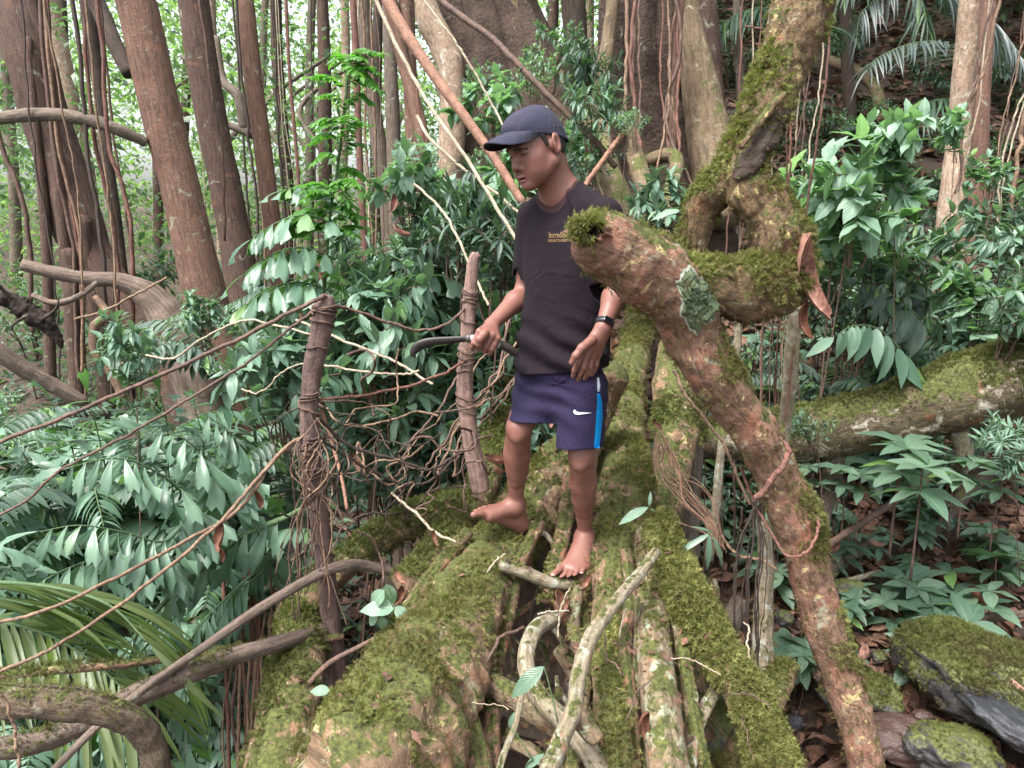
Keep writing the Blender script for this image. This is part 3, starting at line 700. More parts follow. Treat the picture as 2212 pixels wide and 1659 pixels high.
# prints laid on the cloth: every point is dropped on the cloth along the look of the print
def patch(name, parent, bvh, poly_or_mesh, m, off=.0012):
    v, q, t = poly_or_mesh; out = []
    for a in v:
        d = Vector(a) - EYE; d.normalize(); h = bvh.ray_cast(EYE, d)
        out.append(np.array(h[0] - d * off * 1.5) if h[0] is not None else np.array(a))
    g = G(); g.add(np.array(out), q, t); return pb(g, name, m, parent, False)
bv_s = BVHTree.FromPolygons([tuple(a) for a in shirtV], [tuple(a) for a in shirtQ]); bv_p = BVHTree.FromPolygons([tuple(a) for a in shortsV], [tuple(a) for a in shortsQ])
def flat(name, c, rough=.6):
    m, t, b, o = mat(name); b.inputs['Base Color'].default_value = (*c, 1); b.inputs['Roughness'].default_value = rough; return m
def text_mesh(s, x0, y0, wpx, hpx, Y, slant=0.0, tilt=0.0):
    cu = bpy.data.curves.new('print', 'FONT'); cu.body = s; cu.resolution_u = 2; o = bpy.data.objects.new('print', cu); COL.objects.link(o)
    me = o.evaluated_get(bpy.context.evaluated_depsgraph_get()).to_mesh()
    v = np.array([tuple(a.co) for a in me.vertices]); f = [tuple(p.vertices) for p in me.polygons]; mn, mx = v.min(0), v.max(0)
    bpy.data.objects.remove(o); bpy.data.curves.remove(cu)
    u = (v[:, 0] - mn[0]) / (mx[0] - mn[0]); w_ = (v[:, 1] - 0) / (mx[1] - 0)
    P = np.array([W(x0 + wpx * a + slant * b * hpx, y0 - hpx * b + tilt * a, Y) for a, b in zip(u, w_)])
    t = [];  [t.extend([(p[0], p[i], p[i + 1]) for i in range(1, len(p) - 1)]) for p in f]
    return P, None, np.array(t)
M_GOLD = flat("gold_print", (.25, .15, .06)); M_WHITE = flat("white_print", (.8, .8, .82)); M_BLUE = cloth_mat("blue_panel", (.0, .16, .42), (.0, .19, .48), .6, 1200)
M_PALE = cloth_mat("pale_panel", (.3, .35, .4), (.36, .4, .45), .6, 1200)
patch('chest_print', shirto, bv_s, text_mesh("Incredible !ndia", 1186, 514, 66, 13, 2.6, .0, -2), M_GOLD)
patch('chest_print', shirto, bv_s, text_mesh("INDIATOURISM SHILLONG", 1184, 523, 76, 6, 2.6, .0, -2), M_GOLD)
sw = [(1239, 887), (1241, 885), (1243, 886), (1244, 888.5), (1249, 890.3), (1262, 891.2), (1278, 891.6), (1262, 894), (1249, 896), (1243, 895), (1239.5, 892)]
swt = [(0, 1, 2), (0, 2, 3), (0, 3, 10), (3, 9, 10), (3, 4, 9), (4, 8, 9), (4, 5, 8), (5, 7, 8), (5, 6, 7)]
patch('shorts_logo', shortso, bv_p, (np.array([W(a, b, 2.5) for a, b in sw]), None, np.array(swt)), M_WHITE, .002)
def strip(rows, n=5, k=12):
    rows = np.array(rows, float); t_ = np.linspace(0, len(rows) - 1, k); ys = np.interp(t_, range(len(rows)), rows[:, 0]); xa = np.interp(t_, range(len(rows)), rows[:, 1]); xb = np.interp(t_, range(len(rows)), rows[:, 2])
    v = [W(xa[i] + (xb[i] - xa[i]) * j / (n - 1), ys[i], 2.5) for i in range(k) for j in range(n)]
    return np.array(v), np.array([(i * n + j, i * n + j + 1, (i + 1) * n + j + 1, (i + 1) * n + j) for i in range(k - 1) for j in range(n - 1)]), None
patch('side_panel', shortso, bv_p, strip([(850, 1290, 1296), (870, 1290, 1301), (900, 1288, 1302), (940, 1285, 1298), (968, 1283, 1295)], 5, 26), M_BLUE, .0015)
patch('side_panel', shortso, bv_p, strip([(815, 1290, 1294), (835, 1290, 1297), (846, 1291, 1295)], 4, 8), M_PALE, .0015)
# watch
g = G(); axw = nrm(WRL - ELL); wc = lerp(ELL, WRL, .93)
sx_ = nrm(np.cross(axw, [0, -1, 0])); sy_ = np.cross(axw, sx_)
th = np.linspace(0, 2 * np.pi, 33)[:-1]; ring = [wc + (sx_ * math.cos(a) + sy_ * math.sin(a)) * .0285 for a in th]; ring = np.array(ring)
V = np.concatenate([ring + axw * -.009, ring * 1 + axw * -.009 + (ring - wc) * .10, ring + axw * .009 + (ring - wc) * .10, ring + axw * .009]); j = np.arange(32); j2 = (j + 1) % 32
g.add(V, np.concatenate([np.stack([j + 32 * k, j2 + 32 * k, j2 + 32 * (k + 1), j + 32 * (k + 1)], -1) for k in range(3)]))
wband = pb(g, 'watch', flat("watch_rubber", (.012, .013, .018), .5))
fd = nrm(W(1315, 708, 2.42) - wc); fd = nrm(fd - axw * (fd @ axw)); fs = np.cross(axw, fd); c_ = wc + fd * .0335
g = G(); prof = [(.0, .011, .016), (.004, .011, .016), (.0055, .009, .014)]; V = []
for h_, a_, b_ in prof:
    for an in np.linspace(0, 2 * np.pi, 25)[:-1]:
        ca, sa = math.cos(an), math.sin(an); k_ = (abs(ca) ** 4 + abs(sa) ** 4) ** -.25; V.append(c_ + fd * (h_ - .003) + axw * a_ * ca * k_ + fs * b_ * sa * k_)
j = np.arange(24); j2 = (j + 1) % 24; q = np.concatenate([np.stack([j + 24 * k, j2 + 24 * k, j2 + 24 * (k + 1), j + 24 * (k + 1)], -1) for k in range(2)])
V.append(c_ + fd * .003); g.add(np.array(V), q, np.stack([j + 48, j2 + 48, np.full(24, 72)], 1)); pb(g, 'watch_face', flat("watch_glass", (.005, .005, .008), .08), wband, False)

# --- sickle in the right hand: hooked blade, ferrule, taped handle
sick = thing('sickle', 'black hooked sickle with a taped handle gripped in the person\'s fist', 'sickle', loc=tuple(HA)); SLc = np.array(HA)
def sb(g, name, m, parent=sick): g.v = [a - SLc for a in g.v]; return g.build(name, m, parent)
mid = [(1016, 731), (1000, 732.5), (975, 734.5), (950, 736.5), (930, 739), (912, 744), (900, 751), (894, 759), (893, 766), (897, 773)]; wd = [5.5, 6.5, 7.5, 8.5, 9.5, 10.5, 10.5, 9, 6.5, 1.5]
S2 = spline(np.array([(a, b, c) for (a, b), c in zip(mid, wd)], float), 5); T2 = nrm(np.gradient(S2[:, :2], axis=0)); N2 = np.stack([-T2[:, 1], T2[:, 0]], 1)
g = G(); n = len(S2); rows = []
for k, (of, th_) in enumerate(((-1, .0004), (-.4, .0016), (1, .0026), (1, -.0026), (-.4, -.0016), (-1, -.0004))):
    rows.append(np.array([W(S2[i, 0] + N2[i, 0] * S2[i, 2] * of * -1, S2[i, 1] + N2[i, 1] * S2[i, 2] * of * -1, yr) + np.array([0, th_, 0]) for i in range(n)]))
V = np.stack(rows, 1).reshape(-1, 3); i = np.arange(n - 1)[:, None]; j = np.arange(6)[None]; j2 = (j + 1) % 6
g.add(V, np.stack([i * 6 + j, i * 6 + j2, (i + 1) * 6 + j2, (i + 1) * 6 + j], -1).reshape(-1, 4)); g.add(V[:6], [(0, 1, 4, 5), (1, 2, 3, 4)]); g.add(V[-6:], [(0, 5, 4, 1), (1, 4, 3, 2)])
mb, t_, b_, o_ = mat("blade_steel"); ob = nd(t_, "ShaderNodeTexCoord").outputs['Object']; t_.links.new(mix(t_, noise_n(t_, ob, 60, 5), (.012, .011, .012), (.04, .034, .03)), b_.inputs['Base Color']); b_.inputs['Roughness'].default_value = .5; b_.inputs['Metallic'].default_value = .4
sb(g, 'blade', mb)
mt, t_, b_, o_ = mat("handle_tape"); ob = nd(t_, "ShaderNodeTexCoord").outputs['Object']; t_.links.new(ramp(t_, noise_n(t_, ob, 40, 5), [(.4, (.10, .09, .09)), (.6, (.38, .36, .36))]).outputs[0], b_.inputs['Base Color']); b_.inputs['Roughness'].default_value = .55
g = G(); tube(g, [W(1013, 731, yr), W(1030, 732, yr), W(1060, 739, yr + .01), W(1080, 744, yr + .02)], [.0125, .0135, .0135, .0135], 16, 6, .03, 8); hnd = sb(g, 'handle', mt)
g = G(); tube(g, [W(1078, 743, yr + .02), W(1098, 752, yr + .03), W(1115, 764, yr + .04)], [.0145, .0155, .014], 16, 6, .05, 8); sb(g, 'handle_end', flat("dark_wood", (.02, .014, .012), .6), sick)
g = G(); tube(g, [W(1008, 731, yr), W(1016, 731, yr)], [.015, .015], 16, 3); sb(g, 'ferrule', flat("ferrule_steel", (.06, .05, .05), .4), sick)
# ================================================================ materials of the place
B_MOSSY = bark("bark_mossy_root", (.24, .15, .095), (.16, .105, .065), (.05, .035, .022), lich=.45, red=.45, moss=.62, scale=1.3, redc=(.28, .14, .08), yel=.4)
B_GNARL = bark("bark_gnarled", (.27, .145, .10), (.19, .12, .075), (.05, .032, .024), lich=.4, red=.5, moss=.5, scale=1.5, redc=(.30, .12, .08), bstr=1.0, yel=.3)
B_GNARL2 = bark("bark_gnarled_tan", (.19, .125, .07), (.13, .085, .045), (.035, .025, .016), lich=.3, red=.3, moss=.7, scale=1.6, bstr=1.0, yel=.3)
B_PALE = bark("bark_pale_lichen", (.30, .25, .18), (.22, .19, .12), (.10, .08, .05), lich=.6, red=.2, moss=.15, scale=1.6, lichen=(.33, .34, .29))
B_MOTT = bark("bark_mottled", (.19, .13, .08), (.22, .17, .11), (.05, .035, .024), lich=.6, red=.25, moss=.3, scale=1.5, lichen=(.22, .26, .18))
B_RED = bark("bark_red_trunk", (.20, .115, .083), (.15, .085, .062), (.06, .037, .03), lich=.35, red=.25, scale=1.2, streak=3, redc=(.26, .11, .07))
B_REDD = bark("bark_red_brown", (.105, .065, .05), (.08, .05, .04), (.028, .018, .015), lich=.3, red=.15, scale=1.2, streak=3, redc=(.18, .08, .05))
B_DARK = bark("bark_dark", (.075, .052, .04), (.05, .038, .03), (.018, .014, .012), lich=.1, scale=1.2, streak=2, moss=.1)
B_GREY = bark("bark_grey", (.17, .13, .10), (.13, .105, .085), (.05, .04, .032), lich=.3, scale=1.3, streak=2)
B_PALET = bark("bark_pale_trunk", (.34, .26, .19), (.25, .17, .12), (.12, .08, .055), lich=.55, scale=1.0, lichen=(.40, .37, .31), streak=1)
B_BIG = bark("bark_buttress", (.075, .048, .036), (.052, .034, .026), (.016, .011, .009), lich=.12, scale=.7, streak=.3, bstr=1.6)
B_BUTT = bark("bark_buttress_root", (.19, .14, .09), (.14, .10, .06), (.05, .035, .025), lich=.4, moss=.5, scale=1.0, streak=2, lichen=(.28, .28, .18))
B_POST = bark("bark_post", (.20, .13, .115), (.13, .085, .075), (.035, .025, .022), lich=.15, scale=1.6, streak=3)
B_POSTL = bark("bark_post_pale", (.33, .22, .185), (.24, .15, .125), (.09, .055, .045), lich=.12, scale=1.6, streak=4)
B_LOG = bark("bark_dead_log", (.20, .15, .12), (.14, .10, .08), (.04, .03, .025), lich=.3, scale=1.2, streak=4)
def vine_mat(name, c1, c2):
    m, t, b, o = mat(name); ob = nd(t, "ShaderNodeTexCoord").outputs['Object']
    c = mix(t, ramp(t, noise_n(t, ob, 22, 5, .7), [(.35, 0.), (.6, 1.)]).outputs[0], c1, c2); c = mix(t, ramp(t, noise_n(t, ob, 110, 5, .75), [(.38, .8), (.5, 0.)]).outputs[0], c, tuple(x * .3 for x in c2))
    t.links.new(c, b.inputs['Base Color']); b.inputs['Roughness'].default_value = .75
    bump(t, b, noise_n(t, ob, 120, 5, .7), .9, .004); return m
V_TAN = vine_mat("vine_tan", (.27, .17, .105), (.14, .085, .055)); V_BRN = vine_mat("vine_brown", (.15, .085, .06), (.075, .045, .034)); V_RED = vine_mat("vine_red", (.19, .08, .055), (.10, .045, .032))
V_DRK = vine_mat("vine_dark", (.06, .038, .03), (.04, .026, .02)); V_ORG = vine_mat("liana_orange", (.32, .17, .11), (.20, .10, .065)); V_GRN = vine_mat("stem_green", (.04, .09, .03), (.07, .12, .045))
V_PALE = vine_mat("twig_pale", (.42, .36, .27), (.28, .22, .15))
M_MOSS = leafmat("moss_bright", (.085, .062, .028), (.185, .205, .062), (.30, .29, .10), rough=.8, trans=.3, spec=.2)
M_MOSSD = leafmat("moss_dull", (.055, .042, .02), (.13, .16, .042), (.2, .2, .07), rough=.85, trans=.25, spec=.2)
L_DARK = leafmat("leaf_dark", (.035, .07, .05), (.085, .14, .095), (.10, .20, .045), rough=.36, veins=.25, trans=.18, under=(.07, .13, .07))
L_MID = leafmat("leaf_mid", (.06, .12, .08), (.15, .23, .155), (.15, .28, .06), rough=.31, veins=.4, trans=.25, under=(.10, .18, .09))
L_BLUE = leafmat("leaf_bluish", (.065, .135, .09), (.17, .27, .19), (.12, .22, .07), rough=.28, veins=.45, trans=.2, under=(.12, .18, .12))
L_LIGHT = leafmat("leaf_light", (.13, .22, .155), (.23, .35, .25), (.16, .32, .06), rough=.36, veins=.5, trans=.3, under=(.14, .24, .12))
L_FERN = leafmat("leaf_climber", (.05, .15, .022), (.11, .26, .045), (.13, .28, .09), rough=.45, trans=.4)
L_FISH = leafmat("leaf_fishtail", (.06, .12, .08), (.17, .275, .19), (.13, .22, .07), rough=.36, trans=.22, under=(.07, .17, .03), spec=.45)
L_PALM = leafmat("leaf_palm", (.05, .065, .06), (.10, .13, .125), None, rough=.4, trans=.15, under=(.16, .19, .19))
L_STRAP = leafmat("leaf_strap", (.06, .09, .03), (.15, .19, .075), (.10, .17, .02), rough=.42, trans=.35, under=(.05, .12, .01))
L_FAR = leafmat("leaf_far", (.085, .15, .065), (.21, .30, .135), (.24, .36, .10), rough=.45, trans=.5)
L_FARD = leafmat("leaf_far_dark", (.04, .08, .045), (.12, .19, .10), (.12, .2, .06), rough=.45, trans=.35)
def drymat(name, c1, c2):
    m, t, b, o = mat(name); at = nd(t, "ShaderNodeAttribute", attribute_name='rnd'); ob = nd(t, "ShaderNodeTexCoord").outputs['Object']
    c = mix(t, at.outputs['Fac'], c1, c2); c = mix(t, math_n(t, 'MULTIPLY', noise_n(t, ob, 40, 4), .6), c, tuple(x * .4 for x in c1))
    uv = nd(t, "ShaderNodeUVMap", uv_map='uv'); sx = nd(t, "ShaderNodeSeparateXYZ"); t.links.new(uv.outputs[0], sx.inputs[0]); du = math_n(t, 'ABSOLUTE', math_n(t, 'SUBTRACT', sx.outputs[0], .5))
    vv = math_n(t, 'SINE', math_n(t, 'MULTIPLY', math_n(t, 'SUBTRACT', sx.outputs[1], math_n(t, 'MULTIPLY', du, .5)), 70.0)); mid = ramp(t, du, [(0., 1.), (.05, 0.)]).outputs[0]
    c = mix(t, math_n(t, 'MULTIPLY', math_n(t, 'MAXIMUM', mid, ramp(t, vv, [(.8, 0.), (1., .6)]).outputs[0]), .6), c, tuple(x * 1.5 for x in c2)); c = mix(t, ramp(t, noise_n(t, ob, 28, 5, .7), [(.52, 0.), (.62, .8)]).outputs[0], c, tuple(x * .35 for x in c1))
    t.links.new(c, b.inputs['Base Color']); b.inputs['Roughness'].default_value = .55; bump(t, b, math_n(t, 'ADD', vv, noise_n(t, ob, 90, 3)), .5, .002); return m
D_LEAF = drymat("dry_leaf", (.15, .06, .035), (.26, .12, .07)); D_LITT = drymat("litter", (.07, .035, .022), (.24, .12, .075)); D_PINK = drymat("dry_leaf_pink", (.27, .12, .09), (.34, .18, .13))

# ================================================================ the ground
def sstep(x): x = np.clip(x, 0, 1); return x * x * (3 - 2 * x)
def gh(x, y):
    x = np.asarray(x, float); y = np.asarray(y, float)
    r_ = np.interp(y, [0, 2, 3.4, 4.6, 6.5, 8, 10, 14, 30, 60], [-.75, -.7, -.6, -.2, .8, 1.9, 3.4, 6.3, 9, 12])
    l_ = np.interp(y, [0, 5, 10, 20, 40, 90], [-2.4, -2.3, -1.3, .2, 1.6, 4])
    x0 = np.interp(y, [0, 4, 7, 9, 12, 20], [.35, .3, -1.4, -.6, 1.3, 3.0]); s = sstep((x - x0) / 1.3)
    s2 = sstep((x - 3.5) / 6) * np.interp(y, [2, 6], [.0, 1.2])
    p = np.stack([x, y, np.zeros_like(x)], -1)
    return l_ * (1 - s) + (r_ + s2) * s + .16 * fbm(p * .9, 4, 31) + .04 * fbm(p * 4, 3, 32)
def grid(x0, x1, y0, y1, n, m_, zoff=0.0):
    xs = np.linspace(x0, x1, n); ys = y0 + (y1 - y0) * np.linspace(0, 1, m_) ** 1.8; X, Y = np.meshgrid(xs, ys); i = np.arange(m_ - 1)[:, None] * n + np.arange(n - 1)[None]
    return np.stack([X, Y, gh(X, Y) + zoff], -1).reshape(-1, 3), np.stack([i, i + 1, i + n + 1, i + n], -1).reshape(-1, 4)
m, t, b, o = mat("soil"); ob = nd(t, "ShaderNodeTexCoord").outputs['Object']
c = mix(t, ramp(t, noise_n(t, ob, 3, 6, .65), [(.35, 0.), (.65, 1.)]).outputs[0], (.035, .023, .017), (.07, .043, .03)); c = mix(t, ramp(t, noise_n(t, ob, 14, 5, .7), [(.55, 0.), (.65, .8)]).outputs[0], c, (.13, .07, .045))
t.links.new(c, b.inputs['Base Color']); b.inputs['Roughness'].default_value = .8
bump(t, b, noise_n(t, ob, 25, 5, .7), .8, .03); M_SOIL = m
g = G(); v, q = grid(-40, 40, -6, 90, 220, 260); g.add(v, q); tag(g.build('ground', M_SOIL), kind='structure')
m, t, b, o = mat("water"); b.inputs['Base Color'].default_value = (.02, .015, .012, 1); b.inputs['Roughness'].default_value = .06; bump(t, b, noise_n(t, nd(t, "ShaderNodeTexCoord").outputs['Object'], 9, 2), .2, .02)
g = G(); g.add([(-14, -5, -2.12), (1.0, -5, -2.12), (1.0, 6, -2.12), (-14, 6, -2.12)], [(0, 1, 2, 3)]); tag(g.build('stream_water', m), kind='structure')
wq = WZ(1960, 1610, -.66)
g = G(); an = np.linspace(0, 2 * np.pi, 33)[:-1]; ring = np.stack([wq[0] + .28 * np.cos(an) * (1 + .2 * np.sin(3 * an)), wq[1] + .16 * np.sin(an), np.full(32, -.64)], 1)
g.add(np.vstack([ring, [[wq[0], wq[1], -.64]]]), None, np.stack([np.arange(32), (np.arange(32) + 1) % 32, np.full(32, 32)], 1)); tag(g.build('puddle_water', m), kind='structure')

# ================================================================ limbs placed by sheet position and distance (under 1.35: height above the man's foot instead)
def PT(p):
    x, y, d = p[:3]; return W(x, y, d) if d >= 1.35 else WZ(x, y, d)
def limb_geo(g, pts, seg=14, n_per=8, **k):
    P = np.array([PT(p) for p in pts]); r_ = [px(p[3], P[i][1]) for i, p in enumerate(pts)]
    return tube(g, P, r_, seg, n_per, **k)
BR = []
def root(name, label, cat, pts, m_, moss=0, mbias=0., msize=.012, mm=None, group=None, part='bark', seg=20, n_per=10, amp=.16, ns=10, seed=0, extra=(), **k):
    if mm is None and moss and 'flute' not in k: k['flute'] = .05
    base = PT(pts[-1]); th = thing(name, label, cat, group, tuple(base))
    g = G(); sm = [limb_geo(g, pts, seg, n_per, amp=amp, nscale=ns, seed=seed, **k)]
    g.v = [a - base for a in g.v]; g.build(part, m_, th)
    for nm, pp, mt_, kk in extra:
        kk = dict(kk); mb_ = kk.pop('mb', None); g = G(); kk = dict(dict(seg=seg, n_per=n_per, amp=amp, nscale=ns, seed=seed + 3), **kk); sm.append(limb_geo(g, pp, **kk)); g.v = [a - base for a in g.v]; g.build(nm, mt_, th)
        if mb_ is not None: sm[-1]['bias'] = mb_
    if moss:
        g = G(); moss_on(g, sm, moss, mbias, msize, seed + 11)
        if g.n: g.v = [a - base for a in g.v]; g.build('moss', mm or M_MOSS, th)
    if name == 'bridge_root': BR.extend(sm)
    return th, sm
MD = 21000
# ---- the living root bridge
root('bridge_root', 'thickest mossy root, ridged and running from the bottom edge up under the raised foot', 'root',
     [(1330, 800, .68, 30), (1290, 880, .50, 38), (1225, 995, .28, 56), (1160, 1090, .12, 66), (1072, 1212, -.01, 74), (1010, 1325, -.02, 86), (945, 1440, -.04, 112), (872, 1570, -.06, 152), (790, 1720, -.08, 205)],
     B_MOSSY, MD, -.05, .013, tall=1.15, amp=.24, ns=10, flute=.09, nfl=3, seg=56, n_per=22, seed=3, fine=.10)
root('bridge_root', 'mossy root behind the standing leg, climbing to the far buttress tree', 'root',
     [(1410, 560, 6.2, 30), (1395, 650, 5.6, 30), (1375, 740, 4.9, 32), (1350, 850, 4.1, 42), (1345, 960, 3.55, 55), (1350, 1080, 3.1, 62), (1332, 1200, 2.75, 50), (1318, 1320, 2.45, 40), (1310, 1430, 2.2, 36), (1325, 1560, 1.98, 40), (1340, 1720, 1.75, 48)],
     B_MOSSY, MD, .04, .013, seed=8, seg=40, n_per=16, tall=1.1, fine=.10, flute=.08, nfl=3)
root('bridge_root', 'shaggy bright green mossy root slanting to the bottom right of centre', 'root',
     [(1420, 1120, 2.62, 26), (1450, 1200, 2.50, 34), (1490, 1300, 2.36, 40), (1550, 1410, 2.22, 42), (1615, 1520, 2.1, 46), (1690, 1700, 1.9, 55)],
     B_MOSSY, 34000, .45, .015, seed=12, seg=24)
root('bridge_root', 'grey green mottled root right of the pale stick, smooth at the bottom edge', 'root',
     [(1395, 1150, 2.75, 26), (1405, 1290, 2.45, 34), (1410, 1400, 2.2, 42), (1425, 1520, 2.0, 46), (1450, 1720, 1.75, 56)], B_MOTT, 12000, -.12, .011, seed=15, seg=24)
root('bridge_root', 'thin red brown mossy root between the two feet', 'root',
     [(1232, 1000, 3.1, 16), (1228, 1080, 2.95, 18), (1215, 1160, 2.8, 18), (1196, 1240, 2.66, 17), (1180, 1300, 2.56, 15)], B_GNARL, 14000, -.02, .011, seed=17)
root('bridge_root', 'mossy root directly under the toes of the standing foot', 'root',
     [(1300, 1150, 2.86, 18), (1272, 1215, 2.72, 26), (1245, 1290, 2.62, 25), (1262, 1380, 2.42, 24), (1290, 1480, 2.2, 24), (1300, 1600, 2.0, 26), (1290, 1720, 1.85, 28)], B_GNARL, 17000, .02, .012, seed=19)
root('bridge_root', 'short pale knobbly root crossing from the thick root to the toes', 'root',
     [(1080, 1222, 2.55, 14), (1120, 1232, 2.56, 15), (1165, 1250, 2.58, 15), (1205, 1262, 2.60, 13), (1260, 1262, 2.66, 12)], B_PALE, 7000, -.1, .010, seed=21)
for i_, (lab, pts, m_, mo, mb_) in enumerate([
    ('slender root hugging the right flank of the thickest root', [(1165, 1130, 2.85, 14), (1118, 1230, 2.65, 16), (1098, 1330, 2.45, 17), (1072, 1440, 2.25, 18), (1062, 1560, 2.05, 20), (1070, 1720, 1.9, 24)], B_GNARL, 9000, -.15),
    ('slender mossy root hugging the left flank of the thickest root', [(1010, 1150, 2.75, 14), (935, 1240, 2.55, 17), (860, 1350, 2.35, 20), (770, 1470, 2.15, 24), (690, 1590, 1.98, 30), (640, 1720, 1.85, 36)], B_MOSSY, 16000, .0),
    ('narrow knotted root left of the mossy one below the standing foot', [(1250, 1270, 2.55, 12), (1238, 1350, 2.4, 15), (1262, 1440, 2.2, 15), (1255, 1540, 2.05, 17), (1230, 1700, 1.85, 20)], B_MOTT, 7000, -.1),
    ('narrow reddish root running down beside the grey green one', [(1352, 1190, 2.6, 11), (1362, 1290, 2.42, 14), (1350, 1400, 2.2, 15), (1362, 1520, 2.02, 17), (1372, 1700, 1.84, 20)], B_GNARL, 8000, -.1),
    ('narrow mossy root between the grey green root and the shaggy one', [(1440, 1230, 2.5, 12), (1462, 1330, 2.34, 15), (1482, 1440, 2.2, 17), (1500, 1560, 2.05, 19), (1530, 1700, 1.9, 22)], B_MOSSY, 14000, .05),
    ('twisted pale root dipping under the shaggy root at the bottom', [(1590, 1420, 2.35, 12), (1540, 1500, 2.2, 15), (1500, 1590, 2.02, 17), (1480, 1700, 1.86, 20)], B_PALE, 5000, -.1),
    ('low root bridging from the thickest root to the looped one', [(1030, 1540, 2.2, 14), (1080, 1590, 2.1, 15), (1150, 1625, 2.0, 16), (1230, 1690, 1.9, 18)], B_MOTT, 5000, -.1)]):
    root('bridge_root', lab, 'root', pts, m_, mo, mb_, .011, seed=720 + i_ * 3, seg=20, n_per=12, amp=.26, fine=.08)
root('pale_root', 'pale lichen covered stick root lying over the others below the standing foot', 'root',
     [(1417, 1192, 2.42, 12), (1385, 1235, 2.32, 13), (1330, 1300, 2.18, 15), (1280, 1370, 2.05, 18), (1252, 1450, 1.92, 19), (1240, 1530, 1.8, 20), (1215, 1590, 1.72, 22), (1170, 1700, 1.6, 24)], B_PALE, 2500, -.3, .009, seed=23, seg=18, n_per=14, fine=.05,
     extra=[('branch', [(1236, 1520, 1.8, 20), (1262, 1565, 1.8, 24), (1290, 1600, 1.78, 20)], B_MOTT, {})])
root('looped_root', 'stubby bent root loop with green lichen below the toes', 'root',
     [(1200, 1338, 2.42, 17), (1165, 1352, 2.32, 19), (1140, 1395, 2.2, 20), (1138, 1450, 2.1, 20), (1170, 1510, 2.0, 22), (1240, 1580, 1.9, 26), (1310, 1680, 1.8, 26)], B_PALE, 7000, -.15, .010, seed=25)
root('cut_root', 'mottled grey root ending at a dark gap beside the thick root', 'root',
     [(1040, 1465, 2.15, 24), (1085, 1490, 2.1, 28), (1150, 1530, 2.05, 30), (1230, 1590, 2.0, 32), (1320, 1700, 1.9, 34)], B_MOTT, 6000, -.25, .010, seed=27)
root('bridge_root', 'short upright red root at the bottom edge beside the thick root', 'root',
     [(990, 1500, 2.05, 28), (1010, 1570, 1.95, 34), (1030, 1640, 1.85, 36), (1040, 1740, 1.75, 38)], B_GNARL, 5000, -.3, .010, seed=29)
root('bridge_root', 'straight mottled root behind the pale stick, low in the gap', 'root',
     [(1210, 1405, 2.5, 20), (1260, 1480, 2.35, 24), (1300, 1560, 2.2, 26), (1360, 1690, 2.05, 30)], B_MOTT, 6000, -.2, .010, seed=31)
root('thin_root', 'thin pale upright root in the gap left of the pale stick', 'root', [(1128, 1500, 1.95, 7), (1112, 1570, 1.85, 8), (1085, 1640, 1.78, 9), (1070, 1700, 1.7, 9)], B_PALE, 2500, -.2, .009, seed=33, seg=10)
root('thin_root', 'straight grey green root standing right of the pale stick', 'root', [(1378, 1290, 2.35, 6), (1374, 1400, 2.2, 7), (1372, 1470, 2.1, 8), (1376, 1560, 2.0, 9)], B_MOTT, 2000, -.2, .009, seed=35, seg=10)
root('bridge_root', 'dark mossy root column with hanging rootlets right of the shorts', 'root',
     [(1450, 740, 4.0, 26), (1455, 830, 3.7, 44), (1462, 930, 3.45, 50), (1445, 1040, 3.2, 42), (1430, 1150, 3.0, 40), (1440, 1260, 2.8, 40), (1470, 1420, 2.6, 44), (1500, 1600, 2.4, 50)], B_MOSSY, 19000, .12, .014, M_MOSSD, seed=37, seg=24)
root('upright_root', 'smooth brown upright root behind the bundle of vines', 'root', [(1498, 900, 3.7, 24), (1492, 1000, 3.6, 26), (1484, 1120, 3.5, 28), (1480, 1300, 3.4, 32)], B_GREY, 3000, -.3, .010, seed=39)
root('bridge_root', 'low mossy root left of the thick one, behind the dark post', 'root',
     [(1010, 1080, 3.2, 34), (900, 1120, 3.0, 34), (790, 1180, 2.85, 34), (690, 1270, 2.75, 40), (650, 1350, 2.65, 52), (640, 1450, 2.45, 66), (620, 1560, 2.25, 74), (590, 1720, 2.05, 90)], B_MOSSY, 17000, .12, .015, M_MOSSD, seed=41, seg=26)
root('bridge_root', 'mossy root under the light post, between post and knee', 'root',
     [(1130, 760, 4.6, 24), (1085, 860, 4.2, 26), (1060, 960, 3.8, 32), (1040, 1060, 3.3, 36), (1000, 1120, 3.1, 40), (950, 1190, 2.8, 40), (880, 1270, 2.6, 44)], B_MOSSY, 19000, .15, .014, M_MOSSD, seed=43, seg=22)
root('bridge_root', 'mossy root seen between the legs, far behind the knee', 'root',
     [(1330, 880, 4.2, 22), (1260, 960, 3.8, 34), (1200, 1030, 3.5, 40), (1150, 1120, 3.2, 40), (1110, 1200, 3.0, 40)], B_MOSSY, 16000, .1, .013, seed=45)
root('mossy_branch', 'thin horizontal mossy branch crossing the lower left vines', 'branch',
     [(-30, 1462, 2.1, 12), (100, 1448, 2.15, 12), (250, 1436, 2.2, 10), (380, 1420, 2.3, 10), (520, 1405, 2.4, 10), (640, 1388, 2.5, 10), (740, 1375, 2.6, 9)], B_MOSSY, 22000, .1, .010, M_MOSSD, seed=47, seg=12)
root('mossy_branch', 'thicker dark mossy branch sloping below the thin one at lower left', 'branch',
     [(-30, 1620, 1.75, 26), (80, 1604, 1.8, 27), (190, 1560, 1.9, 26), (290, 1505, 2.0, 28), (390, 1462, 2.1, 26), (500, 1420, 2.3, 22), (600, 1390, 2.4, 18), (700, 1360, 2.6, 16)], B_LOG, 9000, .0, .010, M_MOSSD, seed=49)
